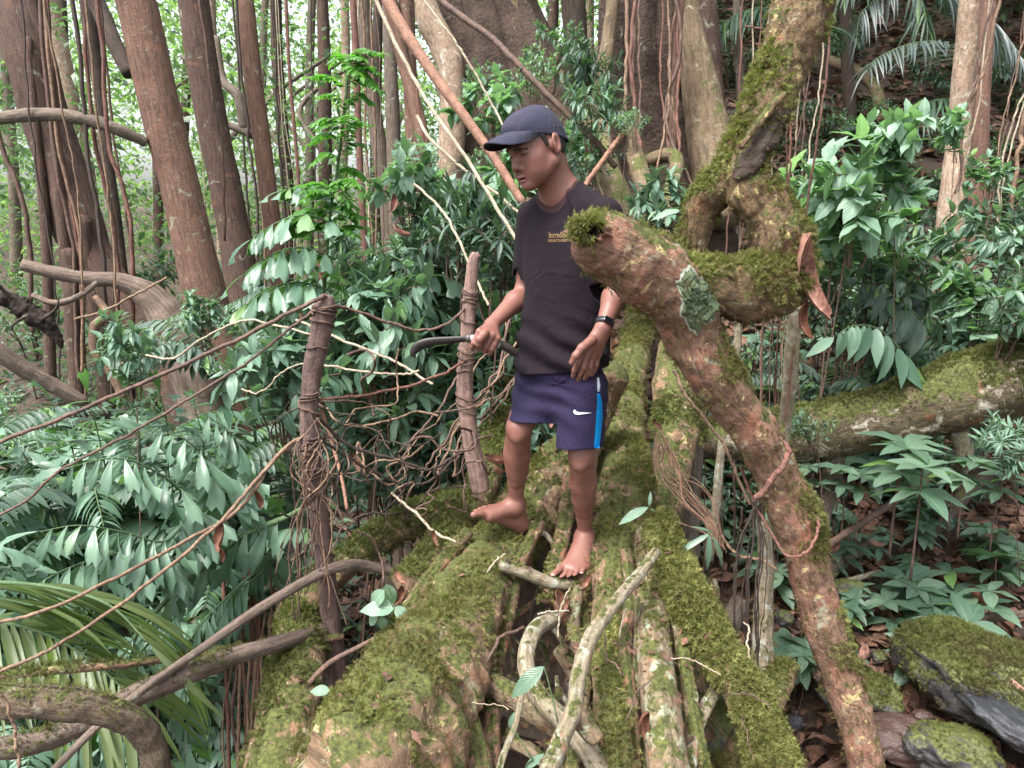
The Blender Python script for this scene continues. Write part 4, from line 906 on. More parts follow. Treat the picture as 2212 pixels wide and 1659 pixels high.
root('curved_root', 'thick bare brown root bending down at the bottom left corner', 'root',
     [(-60, 1512, 1.6, 39), (60, 1516, 1.6, 40), (160, 1522, 1.62, 38), (240, 1538, 1.65, 35), (300, 1572, 1.68, 33), (332, 1625, 1.7, 33), (345, 1720, 1.7, 35)], bark('bark_curled', (.19, .14, .095), (.13, .095, .065), (.04, .03, .022), lich=.4, lichen=(.30, .28, .22), moss=.35, scale=1.8, bstr=1.2), 9000, -.1, .009, seed=51, seg=28, n_per=14, fine=.06)
root('bare_stick', 'long bare brown stick rising from the bottom left to the dark post', 'stick',
     [(90, 1690, 1.7, 9), (215, 1565, 1.85, 10), (330, 1475, 2.0, 10), (430, 1405, 2.15, 10), (560, 1315, 2.35, 12), (680, 1245, 2.55, 12), (740, 1222, 2.62, 13), (790, 1222, 2.7, 13), (850, 1236, 2.75, 11)], B_LOG, 0, seed=53, seg=12, amp=.08)
root('twig', 'knobbly reddish twig leaning against the dark post', 'twig', [(835, 1365, 2.4, 5), (780, 1395, 2.38, 6), (715, 1430, 2.35, 7), (680, 1462, 2.33, 7), (655, 1492, 2.3, 6)], V_BRN, 0, seed=55, seg=8)
# ---- the strangler: gnarled trunk with a knob, arch above
root('gnarled_tree', 'leaning gnarled tree with hollow knob end before the person and a mossy arched limb', 'tree',
     [(1262, 516, 2.26, 42), (1288, 524, 2.24, 66), (1335, 548, 2.26, 70), (1385, 575, 2.28, 72), (1440, 612, 2.32, 72), (1478, 670, 2.34, 62), (1515, 760, 2.36, 56), (1570, 850, 2.38, 54), (1630, 930, 2.4, 52), (1672, 1010, 2.42, 50), (1705, 1090, 2.42, 50), (1735, 1170, 2.42, 52), (1755, 1270, 2.42, 46), (1785, 1370, 2.4, 46), (1820, 1470, 2.38, 44), (1852, 1570, 2.34, 42), (1880, 1720, 2.3, 46)],
     B_GNARL, 24000, .02, .013, M_MOSS, seed=61, seg=48, n_per=20, amp=.24, fine=.05, ns=9, part='trunk', extra=[
      ('arched_limb', [(1745, -60, 2.62, 60), (1728, 40, 2.60, 56), (1700, 120, 2.58, 52), (1668, 200, 2.56, 50), (1635, 280, 2.54, 48), (1605, 350, 2.52, 46), (1618, 412, 2.5, 48), (1655, 462, 2.5, 54), (1688, 525, 2.48, 56), (1704, 588, 2.46, 57), (1680, 620, 2.42, 66), (1610, 628, 2.4, 66), (1540, 618, 2.38, 60), (1475, 600, 2.36, 50), (1440, 605, 2.34, 44)], B_GNARL2, dict(seg=40, n_per=18, fine=.10, amp=.24, mb=.26)),
      ('side_limb', [(1602, 350, 2.53, 38), (1562, 398, 2.54, 40), (1518, 448, 2.56, 35), (1498, 520, 2.58, 31), (1490, 590, 2.6, 30), (1478, 660, 2.62, 28), (1470, 760, 2.7, 30)], B_GNARL2, dict(seg=30, n_per=16, fine=.1, amp=.24, mb=.40)),
      ('torn_bark', [(1590, 392, 2.46, 10), (1618, 352, 2.46, 24), (1655, 292, 2.49, 26), (1694, 222, 2.52, 18), (1716, 184, 2.55, 6)], B_DARK, dict(seg=22, n_per=12, amp=.4, fine=.15, mb=-.6)),
      ('bark_flap', [(1600, 318, 2.42, 5), (1650, 252, 2.44, 9), (1690, 205, 2.48, 8), (1722, 180, 2.52, 4)], B_GNARL2, dict(seg=12, amp=.3, mb=-.6))])
# hollow in the knob: a ragged lip round a shallow cup on the skin, painted black for a deep hole's shade
gt_ = [o_ for o_ in bpy.data.objects if o_.name.startswith('gnarled_tree')][0]; bl = np.array(gt_.location)
_me = [o_ for o_ in gt_.children if o_.name.startswith('trunk')][0].data
_bv = BVHTree.FromPolygons([tuple(np.array(v.co) + bl) for v in _me.vertices], [tuple(p.vertices) for p in _me.polygons])
d_ = Vector(W(1280, 500, 2)) - EYE; d_.normalize(); h_ = _bv.ray_cast(EYE, d_)
hc = np.array(h_[0]); hx_ = nrm(np.array(h_[1]) * .5 + nrm(np.array([0, 0, CAMZ]) - hc)); u_ = nrm(np.cross(hx_, [0, 0, 1])); v_ = np.cross(u_, hx_)
g = G(); nA = 56; an = np.linspace(0, 2 * np.pi, nA + 1)[:-1]; V = []; prof = ((.068, -.035), (.062, -.004), (.054, .018), (.046, .027), (.040, .026), (.035, .016), (.033, .006), (.022, .004), (.002, .004))
for rr_, dp in prof:
    for a in an:
        k_ = 1 + .16 * math.sin(2 * a + 1) + .08 * math.sin(5 * a); k_ *= 1 + .12 * math.sin(9 * a + 2) + .06 * math.sin(15 * a); q_ = hc + (u_ * math.cos(a) * .98 + v_ * math.sin(a) * .70) * rr_ * (.74 if dp > -.01 else 1) * k_ + hx_ * dp
        V.append(q_ + hx_ * .014 * vnoise(q_ * 45, 3) * (dp > .005) + u_ * .006 * vnoise(q_ * 60, 8))
j = np.arange(nA); j2 = (j + 1) % nA; q = np.concatenate([np.stack([j + nA * k, j2 + nA * k, j2 + nA * (k + 1), j + nA * (k + 1)], -1) for k in range(len(prof) - 1)])
g.add(np.array(V), q[:nA * 4]); V2 = np.array(V); gl = G(); gl.add(V2, q[nA * 4:])
g.v = [a - bl for a in g.v]; gl.v = [a - bl for a in gl.v]; g.build('knob_rim', B_GNARL, gt_)
gl.build('hollow', bark("hollow_shade", (.012, .009, .007), (.008, .006, .005), (.004, .003, .003), scale=2, moss=.0), gt_)
P_ = V2[nA * 1:nA * 4]; gm = G(); nn_ = nrm(P_ - hc + hx_ * .02); moss_on(gm, [dict(p=P_, n=nn_, a=2.2e-4 * np.clip(.3 - nn_[:, 0] * 1.2 + nn_[:, 2] * .6, 0, 1))], 34000, .30, .014, 5); gm.v = [a - bl for a in gm.v]; gm.build('moss', M_MOSS, gt_)
# lichen cushion on the gnarled trunk
M_LICH = bark("green_lichen", (.09, .13, .065), (.15, .19, .10), (.05, .08, .045), lich=.35, lichen=(.24, .30, .22), scale=3, bstr=1.0)
def trunk_patch(c, wv, hv, m_, name, off, seedp, tilt=.0):
    """a thin crust that follows the bark: its outline points are dropped on the trunk and lifted by its thickness"""
    tr = [o_ for o_ in gt_.children if o_.name.startswith('trunk')][0]; me = tr.data
    bv = BVHTree.FromPolygons([tuple(np.array(v.co) + bl) for v in me.vertices], [tuple(p.vertices) for p in me.polygons])
    g = G(); n1, n2 = 26, 90; V = []
    for i in range(n1):
        for k in range(n2):
            a = 2 * np.pi * k / n2; rr_ = (i / (n1 - 1)); edge = 1 + .16 * math.sin(3 * a + seedp) + .08 * math.sin(7 * a) + .05 * math.sin(13 * a + 2) + .03 * math.sin(23 * a)
            dx, dy = math.cos(a) * wv * rr_ * edge, math.sin(a) * hv * rr_ * edge
            P = W(c[0] + dx * math.cos(tilt) - dy * math.sin(tilt), c[1] + dx * math.sin(tilt) + dy * math.cos(tilt), 2.0); d = Vector(P) - EYE; d.normalize(); h = bv.ray_cast(EYE, d)
            if h[0] is None: V.append(V[-1] if V else P); continue
            V.append(np.array(h[0]) + np.array(h[1]) * (off * min(1, (1 - rr_) * 5) * (1.0 + 1.1 * float(vnoise(np.array(h[0]) * 90, 5)) + .8 * float(vnoise(np.array(h[0]) * 200, 6))) + .0008))
    i = np.arange(n1 - 1)[:, None] * n2; j = np.arange(n2)[None]; j2 = (j + 1) % n2
    g.add(np.array(V), np.stack([i + j, i + j2, i + n2 + j2, i + n2 + j], -1).reshape(-1, 4)); g.v = [a - bl for a in g.v]; return g.build(name, m_, gt_)
trunk_patch((1507, 648), 43.5, 65.5, bark("pale_lichen_rim", (.45, .48, .40), (.36, .40, .32), (.3, .3, .25), scale=3), 'lichen_rim', .002, 1.0, -.25)
trunk_patch((1508, 649), 41, 63, M_LICH, 'lichen', .0055, 1.0, -.25)
root('fallen_tree', 'big horizontal mossy trunk reaching in from the right edge', 'fallen tree',
     [(2330, 765, 3.3, 88), (2230, 800, 3.35, 84), (2120, 838, 3.4, 80), (2010, 872, 3.45, 72), (1900, 905, 3.5, 66), (1800, 925, 3.55, 60), (1700, 940, 3.6, 56), (1600, 945, 3.65, 48), (1510, 955, 3.7, 40)],
     bark('bark_fallen', (.12, .09, .055), (.09, .075, .042), (.03, .024, .016), lich=.55, lichen=(.40, .36, .29), red=.15, moss=.75, scale=1.1, bstr=1.0), 22000, .22, .012, M_MOSSD, seed=71, seg=48, n_per=16, amp=.16, fine=.06)
root('prop_root', 'crooked brown root propping up the horizontal mossy trunk', 'root', [(1800, 985, 3.55, 24), (1795, 1040, 3.5, 22), (1778, 1090, 3.48, 22), (1764, 1150, 3.45, 24), (1750, 1230, 3.4, 28)], B_GREY, 0, seed=73)
root('prop_root', 'small mossy stub root under the right part of the horizontal trunk', 'root', [(2070, 930, 3.4, 20), (2082, 965, 3.4, 19), (2078, 1010, 3.42, 15), (2060, 1050, 3.45, 12)], B_PALE, 8000, 0, .010, seed=74, seg=14)
root('upright_root', 'slim pale mossy root standing between the elbow limb and the horizontal trunk', 'root', [(1722, 660, 2.9, 15), (1712, 740, 2.92, 15), (1704, 840, 2.95, 15), (1694, 930, 3.0, 14), (1688, 1000, 3.0, 14)], B_PALE, 9000, -.1, .010, seed=75, seg=14)
root('upright_root', 'thin pale root hanging behind the lichen patch', 'root', [(1592, 640, 3.2, 9), (1594, 720, 3.2, 9), (1588, 800, 3.2, 9), (1580, 900, 3.2, 9)], B_PALE, 3000, -.2, .009, seed=76, seg=10)
root('upright_root', 'pale blotched root standing left of the gnarled trunk, near the bottom right', 'root', [(1650, 1130, 2.75, 16), (1655, 1220, 2.7, 18), (1650, 1310, 2.62, 22), (1648, 1400, 2.55, 24), (1655, 1520, 2.45, 30), (1670, 1700, 2.3, 36)], B_PALE, 9000, .0, .012, seed=77, seg=16)
root('upright_root', 'thin pale stick root in the dark gap left of the gnarled trunk', 'root', [(1560, 950, 3.05, 9), (1552, 1030, 3.0, 10), (1545, 1110, 2.95, 10), (1530, 1210, 2.9, 11)], B_PALE, 0, seed=78, seg=10)
root('slanted_root', 'leaning mossy root behind the hanging dark vines', 'root', [(1600, 1300, 2.9, 22), (1560, 1370, 2.8, 28), (1500, 1450, 2.7, 32), (1470, 1560, 2.55, 36)], B_GREY, 9000, .0, .012, M_MOSSD, seed=79)
root('slanted_root', 'dark mossy root wedge right of the shaggy root', 'root', [(1700, 1440, 2.5, 26), (1670, 1500, 2.4, 34), (1620, 1580, 2.3, 40), (1580, 1700, 2.2, 50)], B_MOSSY, 20000, .2, .014, seed=80)
for i_, (lab, pts) in enumerate([
    ('pair of thin brown roots slanting over the leaf litter at right', [(2010, 1030, 3.9, 8), (1900, 1105, 3.6, 8), (1830, 1150, 3.4, 8), (1770, 1190, 3.2, 9)]),
    ('brown root across the litter below the thin slanting ones', [(1900, 1165, 3.95, 16), (1850, 1190, 3.8, 18), (1795, 1225, 3.6, 18), (1750, 1260, 3.4, 16)]),
    ('dark woody root rising toward the right edge above the herbs', [(2212, 980, 4.2, 26), (2120, 1030, 4.1, 20), (2050, 1110, 3.9, 15), (1990, 1180, 3.8, 12)]),
    ('pale stick lying under the herbs above the mossy boulder', [(2020, 1330, 3.35, 10), (2100, 1335, 3.3, 11), (2180, 1330, 3.25, 10), (2260, 1322, 3.2, 9)]),
    ('thin pale stick left of the small stones', [(1800, 1265, 3.4, 7), (1850, 1250, 3.5, 7), (1900, 1235, 3.6, 6)])]):
    root('ground_root', lab, 'root', pts, [V_BRN, B_GREY, B_DARK, B_LOG, B_PALE][i_], 0, seed=90 + i_, seg=12)

# ---- the two posts
dp, _ = root('dark_post', 'dark upright post wrapped in vines, left of the man', 'post',
     [(706, 640, 2.62, 15), (702, 665, 2.62, 23), (690, 730, 2.62, 22), (675, 800, 2.62, 21), (668, 880, 2.62, 19), (670, 960, 2.62, 20), (680, 1040, 2.62, 21), (690, 1120, 2.62, 20), (700, 1200, 2.62, 20), (714, 1330, 2.62, 22), (728, 1450, 2.62, 25), (735, 1540, 2.62, 26)], B_POST, 0, part='stake', seed=101, amp=.14, seg=20, fine=.05)
lp, _ = root('light_post', 'pale weathered post with knots and vine bindings in front of the ferns', 'post',
     [(1030, 548, 2.95, 10), (1022, 570, 2.95, 12), (1014, 660, 2.95, 15), (1008, 760, 2.95, 16), (1004, 830, 2.95, 18), (1010, 900, 2.95, 19), (1018, 960, 2.95, 19), (1030, 1010, 2.95, 22), (1038, 1060, 2.95, 20)], B_POSTL, 0, part='stake', seed=103, amp=.12, seg=20, fine=.04)
def wraps(th, axis, lst, m_, seed):
    """loops of vine round a post, axis = list of (x,y,Y,rpx) along it"""
    A_ = np.array([PT(p) for p in axis]); rs = np.array([px(p[3], p[2]) for p in axis]); ys = np.array([p[1] for p in axis], float); rg = np.random.default_rng(seed); b0 = np.array(th.location)
    for (y0, y1, turns, wd) in lst:
        g = G(); n = int(14 * turns); tt = np.linspace(0, 1, n); yy = y0 + (y1 - y0) * tt + rg.normal(0, 1.5, n); C = np.stack([np.interp(yy, ys, A_[:, k]) for k in range(3)], 1); r_ = np.interp(yy, ys, rs) * 1.06 + .003
        a = 2 * np.pi * turns * tt + rg.random() * 6; C = C + np.stack([np.cos(a) * r_, np.sin(a) * r_, .008 * np.sin(a * 1.0 + rg.random() * 6)], 1)
        tube(g, C, np.full(n, px(wd, 2.7)), 6, 2, .1); g.v = [v_ - b0 for v_ in g.v]; g.build('vine_binding', m_, th)
DPA = [(702, 665, 2.62, 23), (690, 730, 2.62, 22), (675, 800, 2.62, 21), (668, 880, 2.62, 19), (670, 960, 2.62, 20), (680, 1040, 2.62, 21), (690, 1120, 2.62, 20), (714, 1330, 2.62, 22)]
LPA = [(1022, 570, 2.95, 12), (1014, 660, 2.95, 15), (1008, 760, 2.95, 16), (1004, 830, 2.95, 18), (1010, 900, 2.95, 19), (1018, 960, 2.95, 19), (1030, 1010, 2.95, 22)]
wraps(dp, DPA, [(655, 672, 3, 2.5), (662, 680, 2.5, 2.2), (670, 720, 1.2, 3.2), (735, 760, 1, 2.2), (850, 862, 2.2, 2.2), (870, 900, .8, 3), (945, 990, 4, 2.4), (960, 980, 2, 3), (1000, 1035, 3.5, 2.2), (1055, 1100, 1.2, 2.5), (1130, 1240, 1.3, 2)], V_BRN, 5)
wraps(lp, LPA, [(626, 634, 3, 1.6), (645, 655, 1.3, 2), (660, 700, 1.2, 1.8), (748, 775, 2, 1.6), (780, 800, 1.2, 1.8), (848, 875, 1.6, 1.8), (875, 905, .8, 1.6)], V_BRN, 6)

# ---- vines strung between posts and trees: one thing each
def vine(name, label, pts, w_, m_, cat='vine', seg=8, group=None, amp=.12, wob=0.0, seed=0, n_per=10):
    rg = np.random.default_rng(seed + 77); P = np.array([PT(p) for p in pts]); S = spline(P, n_per) if wob else P
    if wob: n = len(S); k = np.cumsum(rg.normal(0, 1, (n, 3)), 0); k -= np.linspace(0, 1, n)[:, None] * k[-1]; S = S + k * wob / math.sqrt(n)
    g = G(); base = S[0].copy(); wv = np.interp(np.linspace(0, 1, len(S)), np.linspace(0, 1, len(w_)), w_) if hasattr(w_, '__len__') else np.full(len(S), w_)
    tube(g, S, [px(a, s_[1]) for a, s_ in zip(wv, S)], seg, 3 if wob else n_per, amp, 30, seed); o_ = g.build(name, m_, None, True, base); return tag(o_, label, cat, group)
VL = [('upper left rail vine running up to the top of the dark post', [(-40, 975, 2.2), (167, 886, 2.3), (335, 813, 2.4), (502, 739, 2.48), (670, 656, 2.56), (705, 638, 2.6)], 4.6, V_BRN),
      ('second rail vine, thinner, ending behind the dark post', [(-40, 1135, 2.2), (60, 1085, 2.25), (134, 1020, 2.28), (268, 950, 2.35), (402, 870, 2.42), (536, 783, 2.5), (640, 700, 2.58), (690, 660, 2.66)], 3.2, V_BRN),
      ('upper of two parallel tan vines sagging from the middle of the dark post', [(-40, 1352, 1.8), (100, 1318, 1.85), (237, 1256, 2.0), (406, 1165, 2.25), (518, 1097, 2.4), (586, 1000, 2.52), (650, 945, 2.6), (700, 945, 2.66)], 4.4, V_TAN),
      ('lower of two parallel tan vines crossing the fishtail fronds', [(-40, 1470, 1.75), (90, 1410, 1.8), (169, 1368, 1.88), (355, 1232, 2.1), (474, 1127, 2.3), (540, 1050, 2.45), (620, 965, 2.56), (690, 930, 2.66)], 4.4, V_TAN),
      ('pale twig vine arching over the left shrubs', [(315, 767, 3.0), (370, 776, 2.95), (430, 735, 2.9), (520, 693, 2.85), (600, 705, 2.8), (690, 725, 2.75)], 2.4, V_PALE),
      ('thin pale twig lower in the left shrubs', [(520, 842, 2.9), (560, 842, 2.85), (610, 800, 2.8), (665, 782, 2.75)], 2.0, V_PALE),
      ('upper dark vine swagged between the two posts', [(700, 655, 2.62), (760, 670, 2.7), (840, 695, 2.75), (900, 715, 2.8), (960, 705, 2.85), (1005, 665, 2.93)], 3.2, V_BRN),
      ('twisted reddish rope vine tied across from post to post', [(690, 860, 2.62), (780, 850, 2.7), (880, 830, 2.8), (960, 805, 2.88), (1010, 775, 2.93)], 3.2, V_RED),
      ('dark vine sagging from the dark post toward the light post base', [(690, 905, 2.66), (760, 960, 2.7), (850, 990, 2.75), (930, 1010, 2.8), (990, 980, 2.88)], 3.6, V_DRK),
      ('long dark vine low behind the tangle', [(700, 955, 2.66), (790, 1010, 2.75), (860, 1045, 2.8), (930, 1040, 2.85), (980, 990, 2.9)], 3.2, V_DRK),
      ('pale branching twig behind the blade', [(700, 790, 3.0), (770, 800, 3.0), (850, 808, 3.0), (905, 800, 3.0)], 2.6, V_PALE),
      ('straight pale twig sloping down to the right behind the blade', [(640, 690, 3.2), (760, 745, 3.15), (860, 785, 3.1), (935, 830, 3.05)], 3.0, V_PALE),
      ('thick orange liana running diagonally down toward the cap', [(815, -40, 4.6), (870, 60, 4.5), (940, 165, 4.4), (1010, 260, 4.3), (1070, 345, 4.2), (1130, 440, 4.1)], [12, 12, 11, 10, 9], V_ORG),
      ('thin pale liana left of the orange one', [(790, -40, 4.0), (850, 90, 3.9), (905, 195, 3.8), (950, 270, 3.7), (1040, 400, 3.55), (1120, 528, 3.4)], 4.0, V_PALE),
      ('hair thin pale vine crossing above the cap', [(890, -40, 4.2), (960, 60, 4.1), (1010, 130, 4.05), (1060, 220, 4.0), (1100, 300, 3.9)], 2.4, V_PALE),
      ('brown liana crossing the mottled buttress', [(920, -30, 5.2), (990, 30, 5.1), (1060, 80, 5.0), (1120, 140, 4.9), (1200, 220, 4.8), (1280, 300, 4.7), (1330, 360, 4.6)], 6.5, V_BRN),
      ('short brown diagonal stick behind the neck', [(1345, 290, 4.4), (1310, 340, 4.4), (1275, 385, 4.4), (1240, 430, 4.4)], 6, V_ORG),
      ('pale curving liana behind the face', [(900, 250, 4.4), (935, 305, 4.3), (1000, 360, 4.2), (1070, 415, 4.1), (1120, 460, 4.0)], 3.5, V_PALE),
      ('pale stick bending beside the light post top', [(895, 400, 3.6), (960, 455, 3.5), (1000, 520, 3.4), (1030, 600, 3.3), (1055, 660, 3.2)], 2.8, V_PALE),
      ('long reddish vine hanging straight in front of the right shrubs', [(1800, -40, 2.9), (1790, 100, 2.9), (1770, 240, 2.9), (1748, 380, 2.9), (1735, 520, 2.9), (1722, 640, 2.9), (1708, 800, 2.9), (1690, 960, 2.9)], 2.4, V_RED),
      ('thin red vine hanging beside the arched limb', [(1610, 55, 2.8), (1680, 70, 2.78), (1708, 90, 2.76), (1704, 250, 2.8), (1702, 330, 2.8), (1700, 480, 2.8)], 1.8, V_RED),
      ('short red vine below the broken arch', [(1710, 215, 3.0), (1704, 300, 3.0), (1700, 400, 3.0), (1696, 480, 3.0)], 2.4, V_RED),
      ('red root hooked across the gnarled trunk', [(1684, 945, 2.32), (1697, 975, 2.30), (1682, 1015, 2.28), (1655, 1050, 2.28), (1632, 1075, 2.28)], [3, 6, 7, 7, 8], V_RED),
      ('thin red vine looping round the foot of the gnarled trunk', [(1600, 1010, 2.5), (1625, 1075, 2.46), (1660, 1140, 2.4), (1700, 1195, 2.32), (1745, 1195, 2.28), (1772, 1150, 2.3), (1768, 1120, 2.34)], 3.6, V_RED),
      ('twisted tan vine running from the fork down to the dark gap', [(1455, 800, 2.95), (1480, 855, 2.9), (1520, 910, 2.85), (1560, 960, 2.8), (1590, 1030, 2.78), (1620, 1090, 2.75)], 3.6, V_TAN),
      ('curled pale root loop low left of the gnarled trunk', [(1560, 1160, 2.5), (1590, 1200, 2.48), (1640, 1205, 2.46), (1680, 1230, 2.44)], 3.6, V_TAN),
      ('green arching palm stem crossing behind the tan vines', [(650, 1100, 3.1), (580, 1130, 3.05), (508, 1165, 3.0), (440, 1225, 2.9), (396, 1262, 2.85), (340, 1320, 2.8), (290, 1380, 2.75)], 6, V_GRN),
      ('second dark green palm stem below the first', [(680, 1215, 3.3), (600, 1262, 3.25), (500, 1330, 3.15), (420, 1395, 3.05), (380, 1430, 3.0)], 6, V_GRN),
      ('thin brown twig hanging at the left edge over the curved root', [(-5, 1500, 1.5), (25, 1560, 1.5), (30, 1600, 1.5), (38, 1650, 1.5), (50, 1690, 1.5)], 4, V_TAN),
      ('dry grey twig from the shrubs to the thick root', [(845, 1065, 2.7), (900, 1110, 2.65), (950, 1155, 2.6), (985, 1172, 2.58)], 3.2, V_PALE),
      ('reddish twig joining the cut root and the looped root', [(1040, 1455, 2.1), (1062, 1400, 2.15), (1075, 1375, 2.2), (1130, 1355, 2.3)], 4, V_BRN),
      ('thin branch stub between the legs', [(1145, 1130, 2.9, 1), (1185, 1168, 2.85, 1), (1205, 1185, 2.8, 1)], 6, V_PALE),
      ('sagging pale vine behind the left rail', [(160, 690, 4.5), (240, 665, 4.45), (300, 635, 4.4), (360, 600, 4.4)], 2.5, V_TAN)]
for i_, (lab, pts, wd, m_) in enumerate(VL): vine('twig' if 'twig' in lab or 'stick' in lab else ('palm_stem' if 'stem' in lab else 'vine'), lab, [tuple(p[:3]) for p in pts], wd, m_, 'twig' if 'twig' in lab or 'stick' in lab else ('stem' if 'stem' in lab else 'vine'), seed=i_, wob=.012 if i_ not in (12,) else 0)
# tangle of curling vines round both posts
rg = np.random.default_rng(12)
def curl(c, n=7, sp=60, Y=2.8, drift=(0, 0)):
    x, y = c; a = rg.random() * 6.3; pts = []
    for k in range(n): pts.append((min(x, 1060), y, Y + rg.normal(0, .06))); a += rg.normal(0, .8); x += math.cos(a) * sp * .5 + drift[0]; y += math.sin(a) * sp * .5 + drift[1]
    return pts
for i_ in range(26):
    c = (rg.uniform(700, 980), rg.uniform(880, 1160)); vine('tangled_vine', 'curling brown vine in the tangle between the two posts', curl(c, 8, 70, rg.uniform(2.65, 3.0), (rg.normal(0, 8), rg.normal(0, 6))), rg.uniform(1.2, 3.0), [V_BRN, V_TAN, V_DRK, V_BRN][i_ % 4], seed=200 + i_, group='curling vines between the posts', wob=.01, seg=6)
for i_ in range(8):
    x = rg.uniform(900, 1060); vine('tangled_vine', 'bent tan vine strand beside the light post', [(x + 170 + rg.normal(0, 20), 640 + rg.uniform(0, 120), 3.5), (x + 110, 760 + rg.uniform(-20, 40), 3.3), (x + 60, 850, 3.15), (x - 10, 930 + rg.uniform(-30, 30), 3.05), (x - 50, 1030, 2.95)], rg.uniform(1.6, 3.2), [V_TAN, V_BRN][i_ % 2], seed=260 + i_, group='bent vine strands by the light post', wob=.03, seg=6)
for i_ in range(14):
    y = rg.uniform(880, 1000); vine('tied_vine', 'thin vine hanging loose from the bindings of the dark post', [(680 + rg.normal(0, 14), y, 2.57), (672 + rg.normal(0, 20), y + 70, 2.55), (670 + rg.normal(0, 28), y + 160, 2.55), (660 + rg.normal(0, 40), y + 240 + rg.uniform(0, 160), 2.56)], rg.uniform(1.0, 2.3), [V_BRN, V_TAN][i_ % 2], seed=300 + i_, group='loose vines hanging from the dark post', wob=.012, seg=6)
for i_ in range(17):
    a = rg.normal(0, 1); vine('bundled_vine', 'thin tan strand of the vine bundle swept down right of the standing leg', [(1412 + rg.uniform(0, 30), 955 + rg.uniform(-25, 25), 2.98), (1435 + rg.uniform(-15, 35), 1020 + rg.uniform(-12, 12), 2.85 + rg.normal(0, .03)), (1485 + 14 * a, 1075 - 16 * a, 2.75 + rg.normal(0, .04)), (1532 + 8 * a, 1125 - 10 * a, 2.65), (1562 + rg.normal(0, 7), 1185 + rg.uniform(-10, 20), 2.6)], rg.uniform(1.0, 2.0), [V_TAN, V_ORG, V_TAN][i_ % 3], seed=340 + i_, group='strands of the swept vine bundle', wob=.006, seg=6)
for i_ in range(9):
    x = 1580 + i_ * 9 + rg.normal(0, 6); vine('hanging_vine', 'dark thin vine hanging behind the foot of the gnarled trunk', [(1632 + rg.normal(0, 4), 1080, 2.32), (x + 10, 1180, 2.34), (x, 1300, 2.36), (x + rg.normal(0, 12), 1400 + rg.uniform(0, 200), 2.4)], rg.uniform(1.2, 2.3), V_DRK, seed=370 + i_, group='dark vines under the hooked root', wob=.008, seg=6)
for i_ in range(26):
    x = rg.uniform(470, 620); vine('hanging_root', 'thin rootlet hanging in the dark under the mossy branches', [(x, 1180 + rg.uniform(0, 180), 3.2), (x + rg.normal(0, 6), 1400, 3.15), (x + rg.normal(0, 10), 1560, 3.1), (x + rg.normal(0, 14), 1760, 3.05)], rg.uniform(1.0, 5.0), [V_RED, V_TAN, V_BRN][i_ % 3], seed=400 + i_, group='rootlets hanging under the mossy branches', wob=.012, seg=6)

rg = np.random.default_rng(21)
for i_ in range(52):
    x = rg.uniform(1040, 1560); y = rg.uniform(1240, 1560); Y = 2.9 - (y - 1240) / 420 + rg.uniform(.1, .5); a = rg.normal(math.pi / 2, .5); l_ = rg.uniform(90, 260)
    dx, dy = math.cos(a) * l_, abs(math.sin(a)) * l_; w_ = rg.uniform(2.5, 13)
    root('thin_root', 'slim rootlet crossing the gaps between the bridge roots', 'root', [(x, y, Y, w_ * .8), (x + dx * .35 + rg.normal(0, 10), y + dy * .3, Y - .05, w_), (x + dx * .7 + rg.normal(0, 12), y + dy * .7, Y - .15, w_ * 1.05), (x + dx, y + dy, Y - .25, w_ * 1.1)], [B_PALE, B_MOTT, B_GNARL, B_GREY, B_MOSSY][i_ % 5], 5000 if i_ % 2 else 0, 0., .009, group='slim rootlets in the gaps of the bridge', seed=700 + i_, seg=10, n_per=8, amp=.2)
for i_ in range(14):
    x = rg.uniform(1020, 1620); y = rg.uniform(1180, 1560); a = rg.random() * 3.14; l_ = rg.uniform(50, 150); Y = 2.55 - (y - 1180) / 480
    vine('twig', 'thin dry twig fallen across the bridge roots', [(x, y, Y), (x + math.cos(a) * l_ * .5, y + math.sin(a) * l_ * .4 - 6, Y - .03), (x + math.cos(a) * l_, y + math.sin(a) * l_ * .8, Y - .06)], rg.uniform(1.2, 2.6), [V_PALE, V_BRN][i_ % 2], 'twig', seed=740 + i_, group='dry twigs fallen on the bridge', wob=.01, seg=6)

_p = np.concatenate([s_['p'] for s_ in BR]); _n = np.concatenate([s_['n'] for s_ in BR]); _a = np.concatenate([s_['a'] for s_ in BR]); _k = (_n[:, 2] > .35) & (_p[:, 1] < 4.2); _p, _n, _a = _p[_k], _n[_k], _a[_k]
rg = np.random.default_rng(33); _i = rg.choice(len(_p), 420, p=_a / _a.sum()); _t = nrm(np.cross(_n[_i], rg.normal(size=(420, 3)))); g = G()
leaves(g, _p[_i] + _n[_i] * .012, _t, rg.uniform(.012, .045, 420), LEAF_S, rg.random(420), up=_n[_i], wid=rg.uniform(.5, 1.6, 420), twist=.8); tag(g.build('leaf_litter', D_LITT), kind='stuff')
rg0 = np.random.default_rng(91)
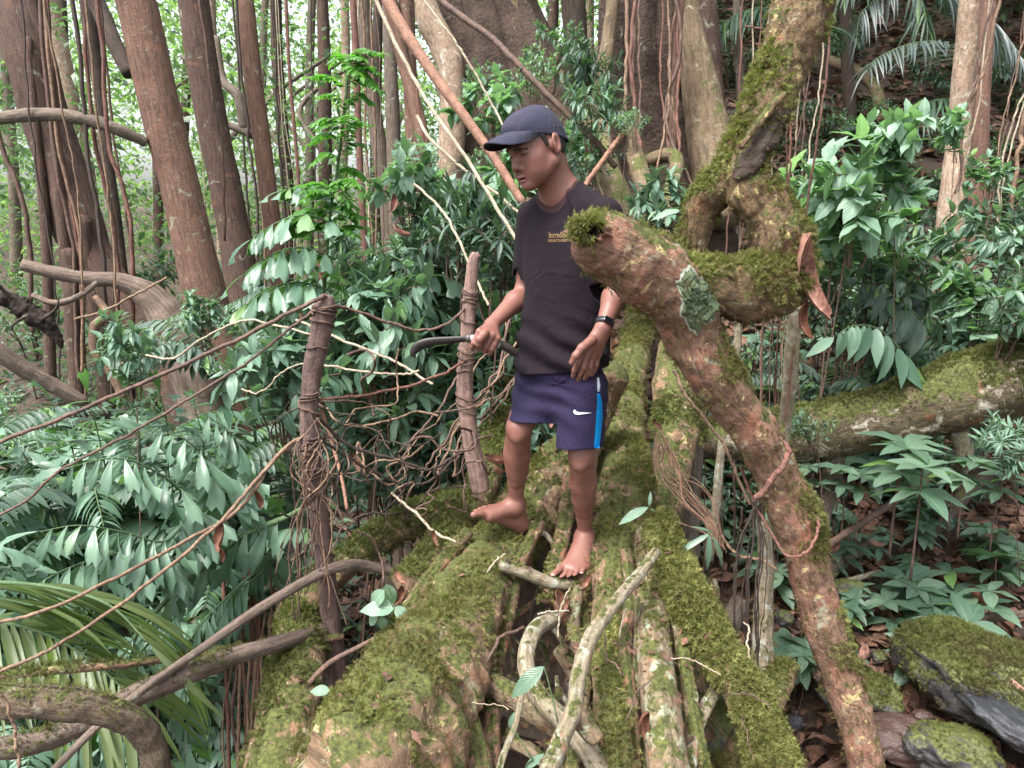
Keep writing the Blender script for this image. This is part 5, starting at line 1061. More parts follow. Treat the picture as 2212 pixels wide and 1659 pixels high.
# ================================================================ trees
def tree(label, pts, m_, extra=(), name='forest_tree', **k):
    kk = dict(seg=24, n_per=8, amp=.07, ns=7, part='trunk'); kk.update(k)
    return root(name, label, 'tree', pts, m_, 0, extra=extra, **kk)
tree('big reddish brown tree leaning at the far left, hung with lianas', [(12, -120, 7.2, 42), (30, 0, 7.1, 44), (68, 133, 7, 45), (95, 235, 7, 44), (128, 335, 7, 44), (165, 470, 6.95, 50), (200, 560, 6.9, 44), (260, 650, 6.85, 42), (330, 740, 6.8, 40), (390, 830, 6.75, 46), (430, 950, 6.7, 54), (450, 1150, 6.7, 60)], B_REDD, seed=501, flute=.08,
     extra=[('aerial_root', [(95, 40, 6.85, 8), (112, 200, 6.8, 9), (128, 420, 6.75, 11), (150, 640, 6.7, 13), (165, 850, 6.7, 14)], B_REDD, dict(seg=10)), ('aerial_root', [(60, 80, 6.85, 7), (80, 300, 6.8, 9), (100, 520, 6.75, 11), (110, 840, 6.7, 12)], B_REDD, dict(seg=10)), ('branch_root', [(175, 470, 6.8, 20), (190, 600, 6.75, 17), (215, 720, 6.7, 16), (235, 900, 6.7, 18)], B_REDD, dict(seg=14)),
            ('branch_root', [(150, 540, 6.7, 16), (155, 650, 6.65, 15), (162, 760, 6.65, 16), (170, 900, 6.6, 16)], B_REDD, dict(seg=14))])
tree('smooth reddish tree leaning left of the fern, brightest of the big trunks', [(255, -120, 6.0, 38), (292, 0, 6, 38), (325, 140, 6, 39), (355, 270, 6, 39), (388, 400, 6, 39), (420, 540, 6, 41), (452, 680, 6, 45), (485, 800, 5.95, 42), (520, 930, 5.9, 43), (560, 1150, 5.85, 49)], B_RED, seed=503, amp=.05)
tree('dark brown tall tree just right of the smooth reddish one', [(405, -120, 7.4, 28), (425, 60, 7.4, 30), (450, 220, 7.4, 30), (478, 360, 7.4, 31), (505, 500, 7.4, 33), (530, 650, 7.35, 36), (560, 820, 7.3, 39), (590, 1000, 7.2, 42)], B_REDD, seed=505)
tree('slim orange brown tree with a side branch, middle left', [(515, -120, 7.8, 17), (530, 20, 7.8, 18), (548, 180, 7.8, 18), (565, 300, 7.8, 18), (580, 420, 7.8, 18), (595, 540, 7.8, 18), (620, 760, 7.7, 20)], B_RED, seed=507, amp=.05,
     extra=[('branch', [(545, 290, 7.8, 10), (515, 278, 7.85, 8), (480, 266, 7.9, 7)], B_GREY, dict(seg=10)), ('branch', [(530, 280, 7.85, 12), (515, 210, 7.9, 10), (480, 170, 8.0, 9), (465, 80, 8.1, 8)], B_GREY, dict(seg=10))])
tree('dark ringed slender tree between the two left trunks', [(175, -120, 9.0, 15), (195, 60, 9, 14), (215, 200, 9, 12), (232, 350, 9, 12), (250, 480, 9, 12), (268, 640, 9, 12), (280, 860, 9, 14)], B_DARK, seed=509, amp=.1)
tree('pale leaning trunk far behind the ringed tree', [(90, -60, 13, 20), (130, 120, 13, 19), (160, 260, 13, 18), (190, 420, 13, 18), (200, 700, 13, 20)], B_PALET, seed=511)
tree('dark leaning limb at the top left behind the big trunk', [(175, -60, 8.2, 18), (215, 20, 8.2, 17), (245, 90, 8.1, 16), (280, 160, 8.0, 14)], B_DARK, seed=512, seg=14)
tree('greyish mid distance tree left of the reddish pair', [(778, -100, 9, 13), (790, 100, 9, 14), (805, 220, 9, 15), (822, 340, 9, 16), (840, 480, 9, 17), (850, 800, 9, 18)], B_GREY, seed=513)
tree('reddish pair trunk wound by a root, above the orange liana', [(872, -100, 7, 16), (880, 60, 7, 14), (886, 180, 7, 14), (895, 300, 7, 19), (900, 420, 7, 22), (905, 600, 7, 23), (905, 850, 7, 24)], B_RED, seed=515, flute=.12,
     extra=[('aerial_root', [(832, -60, 6.95, 15), (855, 60, 6.92, 14), (878, 160, 6.9, 13), (905, 260, 6.85, 14), (920, 360, 6.8, 13), (935, 600, 6.8, 14)], B_RED, dict(seg=12))])
tree('thin grey trunk between the fern column and the reddish pair', [(835, -100, 8.4, 12), (842, 100, 8.4, 13), (850, 300, 8.4, 15), (858, 560, 8.4, 16), (860, 850, 8.4, 16)], B_GREY, seed=517)
tree('huge dark tree with a pale mottled buttress behind the man', [(1030, -160, 8.6, 70), (1045, -20, 8.6, 78), (1075, 100, 8.55, 96), (1110, 220, 8.5, 120), (1140, 340, 8.45, 140), (1150, 520, 8.4, 160), (1150, 900, 8.3, 190)], B_BIG, seed=519, seg=64, n_per=14, amp=.16, fine=.05, flute=.2, nfl=6,
     extra=[('buttress', [(900, -60, 8.2, 24), (925, 40, 8.15, 26), (962, 110, 8.1, 27), (978, 180, 8.05, 24), (975, 330, 8.0, 28), (965, 480, 8, 36)], B_PALET, dict(seg=20)), ('buttress', [(1090, -60, 8.3, 20), (1130, 60, 8.25, 18), (1185, 150, 8.2, 22), (1240, 230, 8.1, 20), (1290, 330, 8.0, 26)], B_BUTT, dict(seg=16))])
tree('reddish trunk between the huge dark tree and the buttress tree', [(1110, -100, 10, 26), (1122, 20, 10, 25), (1128, 140, 10, 26), (1135, 300, 10, 28)], B_REDD, seed=521)
tree('narrow dark trunk with a red root down its face', [(1232, -100, 9, 24), (1242, 60, 9, 24), (1248, 200, 9, 24), (1252, 330, 9, 24), (1255, 500, 9, 25)], B_DARK, seed=523,
     extra=[('aerial_root', [(1238, 60, 8.8, 3), (1243, 160, 8.75, 4), (1245, 300, 8.7, 4)], V_RED, dict(seg=8))])
tree('massive dark buttress tree behind the shoulder and the arch', [(1382, -160, 6.6, 70), (1384, 0, 6.6, 74), (1388, 130, 6.6, 80), (1392, 240, 6.6, 88), (1400, 350, 6.6, 104), (1420, 460, 6.5, 125), (1440, 620, 6.4, 150)], B_BIG, seed=525, seg=72, n_per=16, amp=.12, fine=.06, flute=.14, nfl=9,
     extra=[('buttress', [(1330, -60, 6.2, 12), (1318, 60, 6.2, 14), (1300, 180, 6.15, 17), (1292, 280, 6.1, 20), (1310, 360, 5.9, 26), (1335, 430, 5.6, 30), (1360, 500, 5.3, 28)], B_BUTT, dict(seg=18)),
            ('buttress', [(1478, -60, 6.3, 22), (1490, 60, 6.3, 26), (1508, 160, 6.25, 34), (1525, 260, 6.2, 42), (1545, 360, 6.1, 50), (1560, 480, 6.0, 58)], B_BUTT, dict(seg=20)),
            ('surface_root', [(1345, 250, 5.7, 12), (1312, 262, 5.65, 14), (1302, 310, 5.6, 20), (1318, 380, 5.4, 24), (1345, 450, 5.1, 26), (1375, 540, 4.9, 24)], B_BUTT, dict(seg=16)),
            ('surface_root', [(1345, 250, 5.65, 10), (1362, 280, 5.6, 9), (1368, 330, 5.6, 8), (1366, 380, 5.6, 7)], B_BUTT, dict(seg=12)),
            ('surface_root', [(1395, 350, 5.9, 14), (1440, 335, 5.8, 15), (1462, 352, 5.7, 15), (1446, 420, 5.3, 14), (1430, 520, 4.9, 14), (1420, 640, 4.5, 15)], B_BUTT, dict(seg=14)),
            ('surface_root', [(1370, 330, 5.7, 18), (1390, 400, 5.4, 20), (1402, 470, 5.2, 20), (1412, 560, 5, 20)], B_BUTT, dict(seg=16)),
            ('aerial_root', [(1470, -40, 6.0, 10), (1462, 120, 6.0, 9), (1455, 260, 6.0, 9), (1450, 350, 5.9, 8)], B_RED, dict(seg=10))])
tree('brown trunk peeping out right of the buttress tree', [(1520, -100, 7.6, 20), (1528, 40, 7.6, 22), (1536, 160, 7.6, 22), (1548, 320, 7.6, 24)], B_REDD, seed=527)
tree('pale blotchy tree with clinging vines near the right edge', [(2105, -120, 5.0, 20), (2095, 40, 5.0, 22), (2082, 180, 5.0, 23), (2072, 300, 5.0, 24), (2062, 400, 4.95, 26), (2052, 520, 4.9, 29), (2048, 640, 4.9, 30)], B_PALET, seed=529, seg=28,
     extra=[('aerial_root', [(2140, -60, 4.85, 14), (2128, 120, 4.85, 14), (2120, 260, 4.85, 15), (2112, 420, 4.85, 20), (2100, 640, 4.85, 26)], B_RED, dict(seg=12))])
tree('thin dark trunk on the hillside behind the arch', [(1825, -60, 8.5, 12), (1830, 120, 8.5, 12), (1838, 300, 8.5, 13), (1842, 480, 8.4, 14)], B_DARK, seed=531, seg=12)
tree('mossy old trunk on the dark hillside', [(1770, -60, 9.5, 36), (1762, 80, 9.5, 40), (1752, 200, 9.4, 46), (1745, 330, 9.2, 54)], B_DARK, seed=533, extra=[('surface_root', [(1790, 130, 9, 10), (1840, 150, 8.8, 12), (1890, 190, 8.6, 12), (1905, 260, 8.3, 14)], B_BUTT, dict(seg=12))])
tree('straight pale thin trunk hanging over the hillside', [(1588, -60, 8, 8), (1596, 100, 8, 8), (1600, 240, 8, 8), (1602, 380, 8, 9)], B_GREY, seed=535, seg=10)
root('arched_branch', 'bare branch arching in from the left edge to the smooth reddish tree', 'branch', [(-40, 262, 5.7, 13), (40, 250, 5.7, 13), (120, 248, 5.7, 13), (200, 262, 5.75, 13), (260, 282, 5.8, 12), (315, 308, 5.9, 10)], B_GREY, 0, seed=541, seg=16)
root('fallen_log', 'grey dead log lying slanted on the big left tree', 'log', [(48, 572, 5.4, 13), (120, 590, 5.45, 14), (200, 603, 5.5, 15), (260, 608, 5.55, 18), (320, 640, 5.6, 30), (370, 700, 5.6, 42), (410, 790, 5.6, 46), (440, 900, 5.6, 50)], B_LOG, 0, seed=543, amp=.2,
     extra=[('twig', [(70, 638, 5.2, 6), (120, 655, 5.2, 7), (170, 640, 5.25, 6), (210, 610, 5.3, 5)], B_LOG, dict(seg=8))])
root('rotten_stump', 'black rotten piece of wood caught in the left vines', 'dead wood', [(-30, 640, 5.0, 6), (20, 648, 5.0, 15), (60, 672, 5.0, 20), (98, 700, 5.0, 16), (122, 728, 5.0, 10), (134, 752, 5.0, 3)], bark("rotten", (.03, .02, .015), (.02, .014, .012), None, scale=2), 0, seed=545, amp=.6, fine=.25, seg=30, n_per=14, extra=[('twig', [(20, 640, 4.95, 5), (-5, 615, 4.9, 4), (-30, 590, 4.9, 3)], B_DARK, dict(seg=8)), ('twig', [(60, 680, 4.95, 4), (30, 700, 4.9, 3), (25, 715, 4.9, 1)], B_DARK, dict(seg=8)), ('twig', [(90, 690, 4.95, 4), (120, 668, 4.9, 3), (128, 640, 4.9, 1)], B_DARK, dict(seg=8))])
root('leaning_branch', 'bare branch leaning behind the far left ferns', 'branch', [(-30, 740, 4.8, 18), (40, 790, 4.9, 18), (110, 830, 5.0, 17), (180, 870, 5.1, 16)], B_LOG, 0, seed=547)
root('snaking_liana', 'thick liana snaking down below the dead log', 'liana', [(205, 640, 5.3, 7), (232, 680, 5.3, 9), (205, 705, 5.3, 10), (205, 760, 5.3, 9), (235, 800, 5.3, 8), (265, 860, 5.3, 8)], V_TAN, 0, seed=549, seg=12)
for i_ in range(9):
    x = rg0.uniform(1335, 1470); vine('climbing_root', 'thin root clinging to the massive dark buttress tree', [(x + rg0.normal(0, 8), -60, 5.95), (x + rg0.normal(0, 8), 120, 5.9), (x + rg0.normal(0, 10), 260, 5.85), (x + rg0.normal(0, 22), 400, 5.7)], rg0.uniform(1.5, 4.5), [V_RED, V_BRN, V_TAN][i_ % 3], 'root', group='thin roots on the buttress tree', seed=800 + i_, wob=.03, seg=6)
vine('red_liana', 'straight red liana hanging left of the fern column', [(758, -60, 5.2), (768, 100, 5.2), (775, 300, 5.2), (783, 460, 5.2), (792, 600, 5.2)], [6, 7, 7, 7, 6], V_RED, 'liana')
vine('red_liana', 'broken red liana hanging in front of the reddish pair', [(900, 190, 5.8), (905, 240, 5.8), (915, 310, 5.8), (918, 420, 5.8)], 3.5, V_RED, 'liana')
vine('red_liana', 'faint red liana left of the slim orange tree', [(615, -60, 6.5), (625, 150, 6.5), (642, 350, 6.5), (650, 480, 6.5)], 3.5, V_RED, 'liana')
vine('orange_liana', 'orange liana behind the dark post', [(640, 620, 4.0), (665, 760, 3.8), (700, 900, 3.6), (735, 1020, 3.4), (750, 1100, 3.3)], 4, V_ORG, 'liana')
rg = np.random.default_rng(5)
def hang(n, x0, x1, Y0, Y1, y0, y1, lab, grp, mats, wmax=3.2, lean=.08, sd=0):
    for i_ in range(n):
        x = rg.uniform(x0, x1); Y = rg.uniform(Y0, Y1); ln = (x - 1106) * lean; ye = rg.uniform(*y1)
        vine('hanging_vine', lab, [(x + ln, y0, Y), (x + ln * .5 + rg.normal(0, 5), (y0 + ye) * .4, Y), (x + rg.normal(0, 6), (y0 + ye) * .7, Y), (x - ln * .2, ye, Y)], rg.uniform(1.0, wmax), mats[i_ % len(mats)], group=grp, seed=sd + i_, wob=.03, seg=5, n_per=8)
hang(13, 50, 330, 5.2, 6.6, -60, (700, 900), 'thin liana hanging in the left curtain of vines', 'lianas hanging at the far left', [V_BRN, V_TAN, V_RED, V_DRK], 5.5, sd=600)
hang(15, 360, 900, 5.5, 10, -60, (500, 900), 'thin liana hanging among the middle left trunks', 'lianas among the middle left trunks', [V_PALE, V_BRN, V_DRK, V_TAN], 3.2, sd=640)
hang(9, 690, 960, 4.2, 5.4, 560, (900, 1200), 'reddish rootlet hanging behind the shrubs left of the man', 'rootlets behind the left shrubs', [V_RED, V_BRN], 5.5, .02, sd=680)
hang(10, 1560, 1760, 4.5, 8, -60, (350, 700), 'thin liana hanging over the dark hillside', 'lianas over the hillside', [V_PALE, V_BRN, V_RED], 3.0, sd=700)
hang(9, 2060, 2200, 4.0, 4.8, -60, (350, 620), 'liana hanging round the pale tree at right', 'lianas round the pale right tree', [V_TAN, V_BRN, V_PALE], 5.0, sd=720)
hang(16, 1500, 1800, 3.6, 4.4, 700, (1000, 1250), 'rootlet hanging under the horizontal trunk', 'rootlets under the horizontal trunk', [V_BRN, V_TAN, V_RED], 2.6, .02, sd=740)
# far trunks one can still tell apart
for i_, (x, Y, r_, ln) in enumerate([(30, 16, 10, -30), (340, 14, 9, -25), (480, 13, 12, -30), (620, 12, 12, -25), (665, 15, 9, 15), (700, 13, 13, -10), (735, 17, 9, 5), (815, 14, 11, 8), (1010, 16, 9, 10), (1190, 14, 12, 12), (1270, 17, 8, 5), (150, 18, 9, -20), (560, 18, 8, 20), (390, 20, 9, 10)]):
    tree('slim far tree standing in the bright wood beyond the big trunks', [(x + ln, -140, Y, r_ * .8), (x + ln * .5 + rg.normal(0, 5), 150, Y, r_), (x + rg.normal(0, 5), 420, Y, r_ * 1.1), (x - ln * .3, 760, Y, r_ * 1.3)], [B_GREY, B_REDD, B_PALET, B_DARK][i_ % 4], seed=560 + i_, group='slim far trees in the bright wood', seg=12, n_per=6,
         extra=[('branch', [(x + ln * .2, 330, Y, r_ * .5), (x + rg.choice([-1, 1]) * 50, 230, Y + .3, r_ * .4), (x + rg.choice([-1, 1]) * 90, 120, Y + .5, r_ * .3)], B_GREY, dict(seg=8))])
# high canopy above the bank: unseen leaves added above the view to shade the hillside
def leaf_cloud(g, n, box, ll, tpl, dens_scale=.5, thr=.0, seed=0, keep=None, up=None, sc=1.0):
    lo, hi = np.array(box[0]), np.array(box[1]); rg2 = np.random.default_rng(seed); P = lo + (hi - lo) * rg2.random((int(n * 2.6), 3))
    d = fbm(P * dens_scale, 3, seed); P = P[d > thr]
    if keep is not None: P = P[keep(P)]
    P = P[:n]; D = nrm(rg2.normal(0, 1, (len(P), 3)) * np.array([1, 1, .6]) + np.array([0, 0, -.25]))
    rn = np.clip(.45 + .5 * fbm(P * 1.1, 2, seed + 7) + rg2.normal(0, .2, len(P)), 0, 1)
    leaves(g, P, D, ll * rg2.uniform(.6, 1.35, len(P)), tpl, rn, wid=rg2.uniform(.7, 1.2, len(P)), twist=1.0)
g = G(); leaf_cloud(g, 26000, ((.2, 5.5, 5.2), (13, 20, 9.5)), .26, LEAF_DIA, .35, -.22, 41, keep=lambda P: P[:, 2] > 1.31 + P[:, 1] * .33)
tag(g.build('unseen_canopy', L_FARD), kind='stuff')
# far wood: bright leaves seen between the trunks
def lk(P): return (P[:, 2] > gh(P[:, 0], P[:, 1])) & (P[:, 2] < 1.31 + P[:, 1] * .42) & (np.abs(P[:, 0]) < P[:, 1] * .78 + 1) & (P[:, 0] < 2.5 + (P[:, 1] - 9) * .22)
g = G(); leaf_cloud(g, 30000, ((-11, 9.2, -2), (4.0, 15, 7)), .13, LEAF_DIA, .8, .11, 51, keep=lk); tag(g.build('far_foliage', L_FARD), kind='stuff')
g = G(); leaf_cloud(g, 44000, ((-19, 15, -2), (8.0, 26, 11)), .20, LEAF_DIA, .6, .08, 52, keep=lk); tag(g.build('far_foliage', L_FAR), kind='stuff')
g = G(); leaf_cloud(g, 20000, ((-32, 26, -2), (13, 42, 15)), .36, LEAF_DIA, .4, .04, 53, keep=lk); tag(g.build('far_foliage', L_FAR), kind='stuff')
# ================================================================ shrubs, palms, ferns, herbs
def shrub_proto(seed, mats, tpl, nst=7, h=.9, spread=.55, ll=.13, gap=.075, start=.25, whorl=5, deep=2.2, wid=1.0, droop=.25, side=.5, smat=None):
    """leafy shrub: arching stems with leaves in pairs and a whorl at each tip; the stems reach down to the soil"""
    rg = np.random.default_rng(seed); gs, gf = G(), G(); PP, DD, LL = [], [], []
    for k in range(nst):
        a = rg.random() * 6.283; sp = spread * rg.uniform(.3, 1); hh = h * rg.uniform(.55, 1.05)
        P = np.array([[.05 * math.cos(a), .05 * math.sin(a), -deep if k == 0 else -.06], [.08 * math.cos(a), .08 * math.sin(a), 0], [sp * .35 * math.cos(a), sp * .35 * math.sin(a), hh * .45], [sp * .7 * math.cos(a + .2), sp * .7 * math.sin(a + .2), hh * .85], [sp * math.cos(a + .3), sp * math.sin(a + .3), hh * (1 - droop * .4)]])
        tube(gs, P, [.009, .008, .006, .004, .002], 5, 5, .05); S = spline(P[1:], 16); T = nrm(np.gradient(S, axis=0)); L = np.concatenate([[0], np.cumsum(np.linalg.norm(np.diff(S, axis=0), axis=1))])
        s = L[-1] * start; ph = rg.random() * 6
        branches = [(S, T, L, s)]
        for b_ in range(3):          # side twigs
            i = int(len(S) * rg.uniform(.45, .85)); d = nrm(T[i] + rg.normal(0, .7, 3)); l_ = h * rg.uniform(.2, .38)
            B = spline(np.array([S[i], S[i] + d * l_ * .5 + [0, 0, .03], S[i] + d * l_ + [0, 0, -.02]]), 8); tube(gs, B[::4], [.004] * (len(B[::4])), 4, 2, .05)
            branches.append((B, nrm(np.gradient(B, axis=0)), np.concatenate([[0], np.cumsum(np.linalg.norm(np.diff(B, axis=0), axis=1))]), l_ * .3))
        for S_, T_, L_, s in branches:
            while s < L_[-1]:
                p = np.array([np.interp(s, L_, S_[:, c]) for c in range(3)]); t_ = nrm(np.array([np.interp(s, L_, T_[:, c]) for c in range(3)]))
                ph += 1.57 + rg.normal(0, .25); n1 = nrm(np.cross(t_, [math.cos(ph), math.sin(ph), .3]))
                for sg in (-1, 1):
                    if rg.random() < .12: continue
                    PP.append(p); DD.append(nrm(n1 * sg + t_ * side + np.array([0, 0, -.12]) + rg.normal(0, .15, 3))); LL.append(ll * rg.uniform(.65, 1.15))
                s += gap * rg.uniform(.8, 1.2)
            p = S_[-1]; t_ = T_[-1]
            for w_ in range(whorl):
                a2 = 6.283 * w_ / whorl + rg.random(); n1 = nrm(np.cross(t_, [math.cos(a2), math.sin(a2), .2])); PP.append(p); DD.append(nrm(n1 + t_ * .55 + rg.normal(0, .1, 3))); LL.append(ll * rg.uniform(.7, 1.1))
    PP, DD, LL = np.array(PP), np.array(DD), np.array(LL); leaves(gf, PP, DD, LL, tpl, rg.random(len(PP)), wid=wid, twist=.35)
    return gs.mesh('stems', smat or V_BRN), gf.mesh('foliage', mats)
def fern_proto(seed, m_, tpl, n=9, L=1.0, ll=.15, gap=.048, hang=.35, wid=.8):
    rg = np.random.default_rng(seed); gs, gf = G(), G(); P, D, l_, U = [], [], [], []
    for k in range(n):
        a = 6.283 * k / n + rg.normal(0, .3); c, s_ = math.cos(a), math.sin(a); e = rg.uniform(.5, 1.0); ln = L * rg.uniform(.7, 1.1)
        R_ = np.array([[0, 0, -1.2 if k == 0 else -.1], [.03 * c, .03 * s_, .0], [.22 * ln * c, .22 * ln * s_, .42 * ln * e], [.55 * ln * c, .55 * ln * s_, .62 * ln * e], [.92 * ln * c, .92 * ln * s_, .50 * ln * e]])
        S = spline(R_[1:], 14); tube(gs, np.vstack([R_[:1], S[::3]]), np.linspace(.007, .002, len(S[::3]) + 1), 5, 2); T = nrm(np.gradient(S, axis=0)); Ls = np.concatenate([[0], np.cumsum(np.linalg.norm(np.diff(S, axis=0), axis=1))]); q = Ls[-1] * .25
        while q < Ls[-1]:
            f = q / Ls[-1]; p = np.array([np.interp(q, Ls, S[:, i]) for i in range(3)]); t_ = nrm(np.array([np.interp(q, Ls, T[:, i]) for i in range(3)])); sd = nrm(np.cross(t_, [0, 0, 1]))
            for sg in (-1, 1):
                if rg.random() < .06: continue
                P.append(p); D.append(nrm(sd * sg + t_ * .45 + np.array([0, 0, -hang]) + rg.normal(0, .08, 3))); l_.append(ll * rg.uniform(.85, 1.1) * (1 - .6 * max(0, f - .45) / .55) * min(1, .5 + 2.5 * (f - .2)))
            q += gap * rg.uniform(.9, 1.1)
    leaves(gf, np.array(P), np.array(D), np.array(l_), tpl, rg.random(len(P)), wid=wid, twist=.3); return gs.mesh('stems', V_GRN), gf.mesh('foliage', m_)
def place(name, meshes, parts, loc, sc, rz, label, cat, group=None, tiltv=(0, 0)):
    e = thing(name, label, cat, group, tuple(loc), rz); e.scale = (sc,) * 3; e.rotation_euler = (tiltv[0], tiltv[1], rz)
    for me, nm in zip(meshes, parts):
        o_ = bpy.data.objects.new(nm, me); COL.objects.link(o_); o_.parent = e
    return e
SP = ('stems', 'foliage')
PR = dict(
    broad=[shrub_proto(1, L_BLUE, LEAF, ll=.20, gap=.09), shrub_proto(2, L_MID, LEAF, ll=.19, gap=.09), shrub_proto(3, L_BLUE, LEAF, nst=9, ll=.21, gap=.10)],
    lance=[shrub_proto(11, L_BLUE, LEAF_N, ll=.22, gap=.07, whorl=6, nst=8), shrub_proto(12, L_DARK, LEAF_N, ll=.20, gap=.06, whorl=6, nst=8)],
    dark=[shrub_proto(21, L_DARK, LEAF, ll=.13), shrub_proto(22, L_DARK, LEAF, ll=.12, nst=9)],
    light=[shrub_proto(31, L_LIGHT, LEAF_W, ll=.26, nst=5, gap=.13, whorl=4), shrub_proto(32, L_LIGHT, LEAF_W, ll=.23, nst=6, gap=.12, whorl=5)],
    fern=[fern_proto(51, L_FISH, FISH), fern_proto(52, L_BLUE, LEAF_N, 10, 1.0, .17, .036, .3, 1.3), fern_proto(53, L_FISH, LEAF_N, 9, 1.05, .18, .036, .4, 1.4)],
    fernd=[fern_proto(54, L_DARK, LEAF_N, 9, 1.0, .17, .036, .35, 1.3), fern_proto(55, L_MID, FISH, 9, 1.0, .15, .05, .4)],
    small=[shrub_proto(41, L_MID, LEAF, ll=.09, h=.6, spread=.4, nst=8, gap=.05, deep=1.0), shrub_proto(42, L_LIGHT, LEAF, ll=.08, h=.6, spread=.45, nst=8, gap=.05, deep=1.0)])
def shrub(kind, x, y, Y, size, label, group=None, sd=0, name='leafy_shrub', cat='shrub'):
    """centre of the leaves at sheet (x, y), distance Y, size in metres"""
    c = W(x, y, Y); rg = np.random.default_rng(int(x * 7 + y * 13 + Y * 100)); ms = PR[kind][rg.integers(len(PR[kind]))]
    return place(name, ms, SP, c - np.array([0, 0, .6 * size]), size, rg.random() * 6.28, label, cat, group, (rg.normal(0, .1), rg.normal(0, .1)))
for a in [('broad', 600, 790, 3.6, .6, 'bluish shrub spreading over the middle left twigs, beside the dark post'), ('broad', 285, 755, 3.4, .36, 'small bluish shrub with long leaves at the end of the pale twig'),
          ('broad', 440, 680, 3.6, .26, 'long leaved sprig in front of the reddish trunk'), ('broad', 820, 700, 3.8, .7, 'bluish shrub between the dark post and the light post'),
          ('broad', 860, 880, 3.9, .75, 'shrub with pale veined leaves under the blade'), ('broad', 770, 640, 4.2, .55, 'shrub rising above the top of the dark post'),
          ('lance', 980, 450, 4.0, .55, 'narrow leaved shrub at the left of the cap'), ('light', 880, 390, 4.3, .42, 'light green shrub with drooping leaves left of the cap'),
          ('lance', 1060, 520, 3.8, .6, 'narrow leaved shrub touching the shirt sleeve'), ('lance', 930, 560, 4.4, .6, 'narrow leaved shrub above the light post'),
          ('small', 1185, 60, 6.0, .7, 'pale sprig high between the two huge trees'), ('light', 1215, 300, 5.2, .35, 'light green sprig just above the cap crown'), ('small', 1150, 130, 5.6, .5, 'small sprig in front of the dark ridged trunk'), ('small', 1090, 130, 5.0, .5, 'airy sprig against the huge dark tree'), ('light', 1060, 225, 4.6, .38, 'yellow green lobed leaves right above the cap'),
          ('lance', 1240, 140, 4.8, .42, 'twig of whorled dark leaves between the two huge trees'), ('lance', 1275, 235, 4.6, .36, 'whorled leaves behind the right of the cap'),
          ('small', 1345, 235, 4.4, .3, 'small whorled sprig on the buttress tree'), ('dark', 1270, 350, 4.6, .32, 'dark sprig behind the neck'),
          ('light', 1860, 410, 3.5, .52, 'big pale broad leaved shrub on the right'), ('light', 1950, 320, 3.5, .34, 'top tuft of the pale broad leaved shrub'),
          ('light', 1800, 480, 3.7, .6, 'broad leaved shrub just right of the arch'), ('light', 2075, 285, 3.9, .22, 'bright green whorls in front of the pale right tree'),
          ('light', 2140, 370, 3.9, .2, 'lower bright whorls right of the pale tree'), ('broad', 2150, 520, 3.7, .5, 'bluish shrub at the right edge below the pale tree'),
          ('broad', 1900, 560, 3.9, .65, 'leafy shrub behind the red hanging leaf'), ('light', 2120, 660, 3.6, .35, 'light leaved shrub over the horizontal trunk'),
          ('dark', 1840, 660, 4.0, .6, 'dark leafy shrub right of the elbow limb'), ('broad', 2180, 650, 3.3, .4, 'shrub leaning in from the right edge'),
          ('dark', 1560, 800, 4.2, .5, 'dark shrub seen through the gap behind the gnarled trunk'), ('small', 1770, 890, 3.2, .28, 'small bright sprig growing on the horizontal trunk'),
          ('broad', 1450, 440, 4.6, .45, 'leafy sprig left of the arched limb'), ('lance', 2190, 960, 3.0, .25, 'drooping fern like leaves under the trunk at the right edge')]:
    shrub(*a)
rg = np.random.default_rng(77)
def fill(n, kinds, xr, yr, Yr, sr, label, grp, hug=False):
    for i_ in range(n):
        x, y, Y = rg.uniform(*xr), rg.uniform(*yr), rg.uniform(*Yr); s_ = rg.uniform(*sr); k = kinds[rg.integers(len(kinds))]
        if hug:
            c = W(x, 800, Y); ms = PR[k][rg.integers(len(PR[k]))]
            place('leafy_shrub', ms, SP, (c[0], Y, float(gh(c[0], Y)) - .05), s_, rg.random() * 6.28, label, 'shrub', grp)
        else: shrub(k, x, y, Y, s_, label, grp)
fill(16, ['broad', 'dark', 'lance'], (600, 1130), (700, 1020), (4.0, 5.2), (.6, .95), 'leafy shrub in the thicket behind the two posts', 'shrubs of the thicket behind the posts')
fill(15, ['fern', 'fern', 'fernd'], (500, 1100), (560, 1000), (4.2, 5.6), (.7, 1.0), 'fern with long toothed fronds in the thicket behind the two posts', 'ferns of the thicket behind the posts')
fill(9, ['small', 'broad', 'lance'], (700, 1100), (480, 640), (5.2, 6.6), (.6, .9), 'leafy shrub in the second row behind the thicket', 'shrubs behind the thicket')
fill(9, ['small', 'light'], (880, 1330), (240, 480), (5.6, 7.2), (.45, .7), 'thin leafed shrub round the feet of the huge trees', 'shrubs at the feet of the huge trees')
fill(26, ['fern', 'fern', 'fernd'], (-150, 560), (900, 1180), (3.6, 5.4), (.75, 1.1), 'fern with feathery fronds covering the left ravine', 'ferns covering the left ravine')
fill(8, ['fernd', 'small'], (-100, 480), (820, 920), (6, 7.2), (.7, .9), 'low fern at the feet of the left trunks', 'low ferns at the feet of the left trunks')
fill(14, ['dark', 'small'], (0, 900), (600, 860), (9, 12), (1.0, 1.6), 'small leafed undergrowth shrub among the far left trunks', 'undergrowth shrubs among the far trunks')
fill(14, ['dark', 'broad', 'fernd', 'small'], (1700, 2300), (520, 780), (4.2, 5.4), (.5, .8), 'leafy plant on the bank behind the horizontal trunk', 'plants behind the horizontal trunk')
fill(30, ['dark', 'small', 'fernd'], (1560, 2300), (300, 560), (5.6, 8.4), (.4, .7), 'low dark shrub on the shady hillside', 'low shrubs on the shady hillside', True)
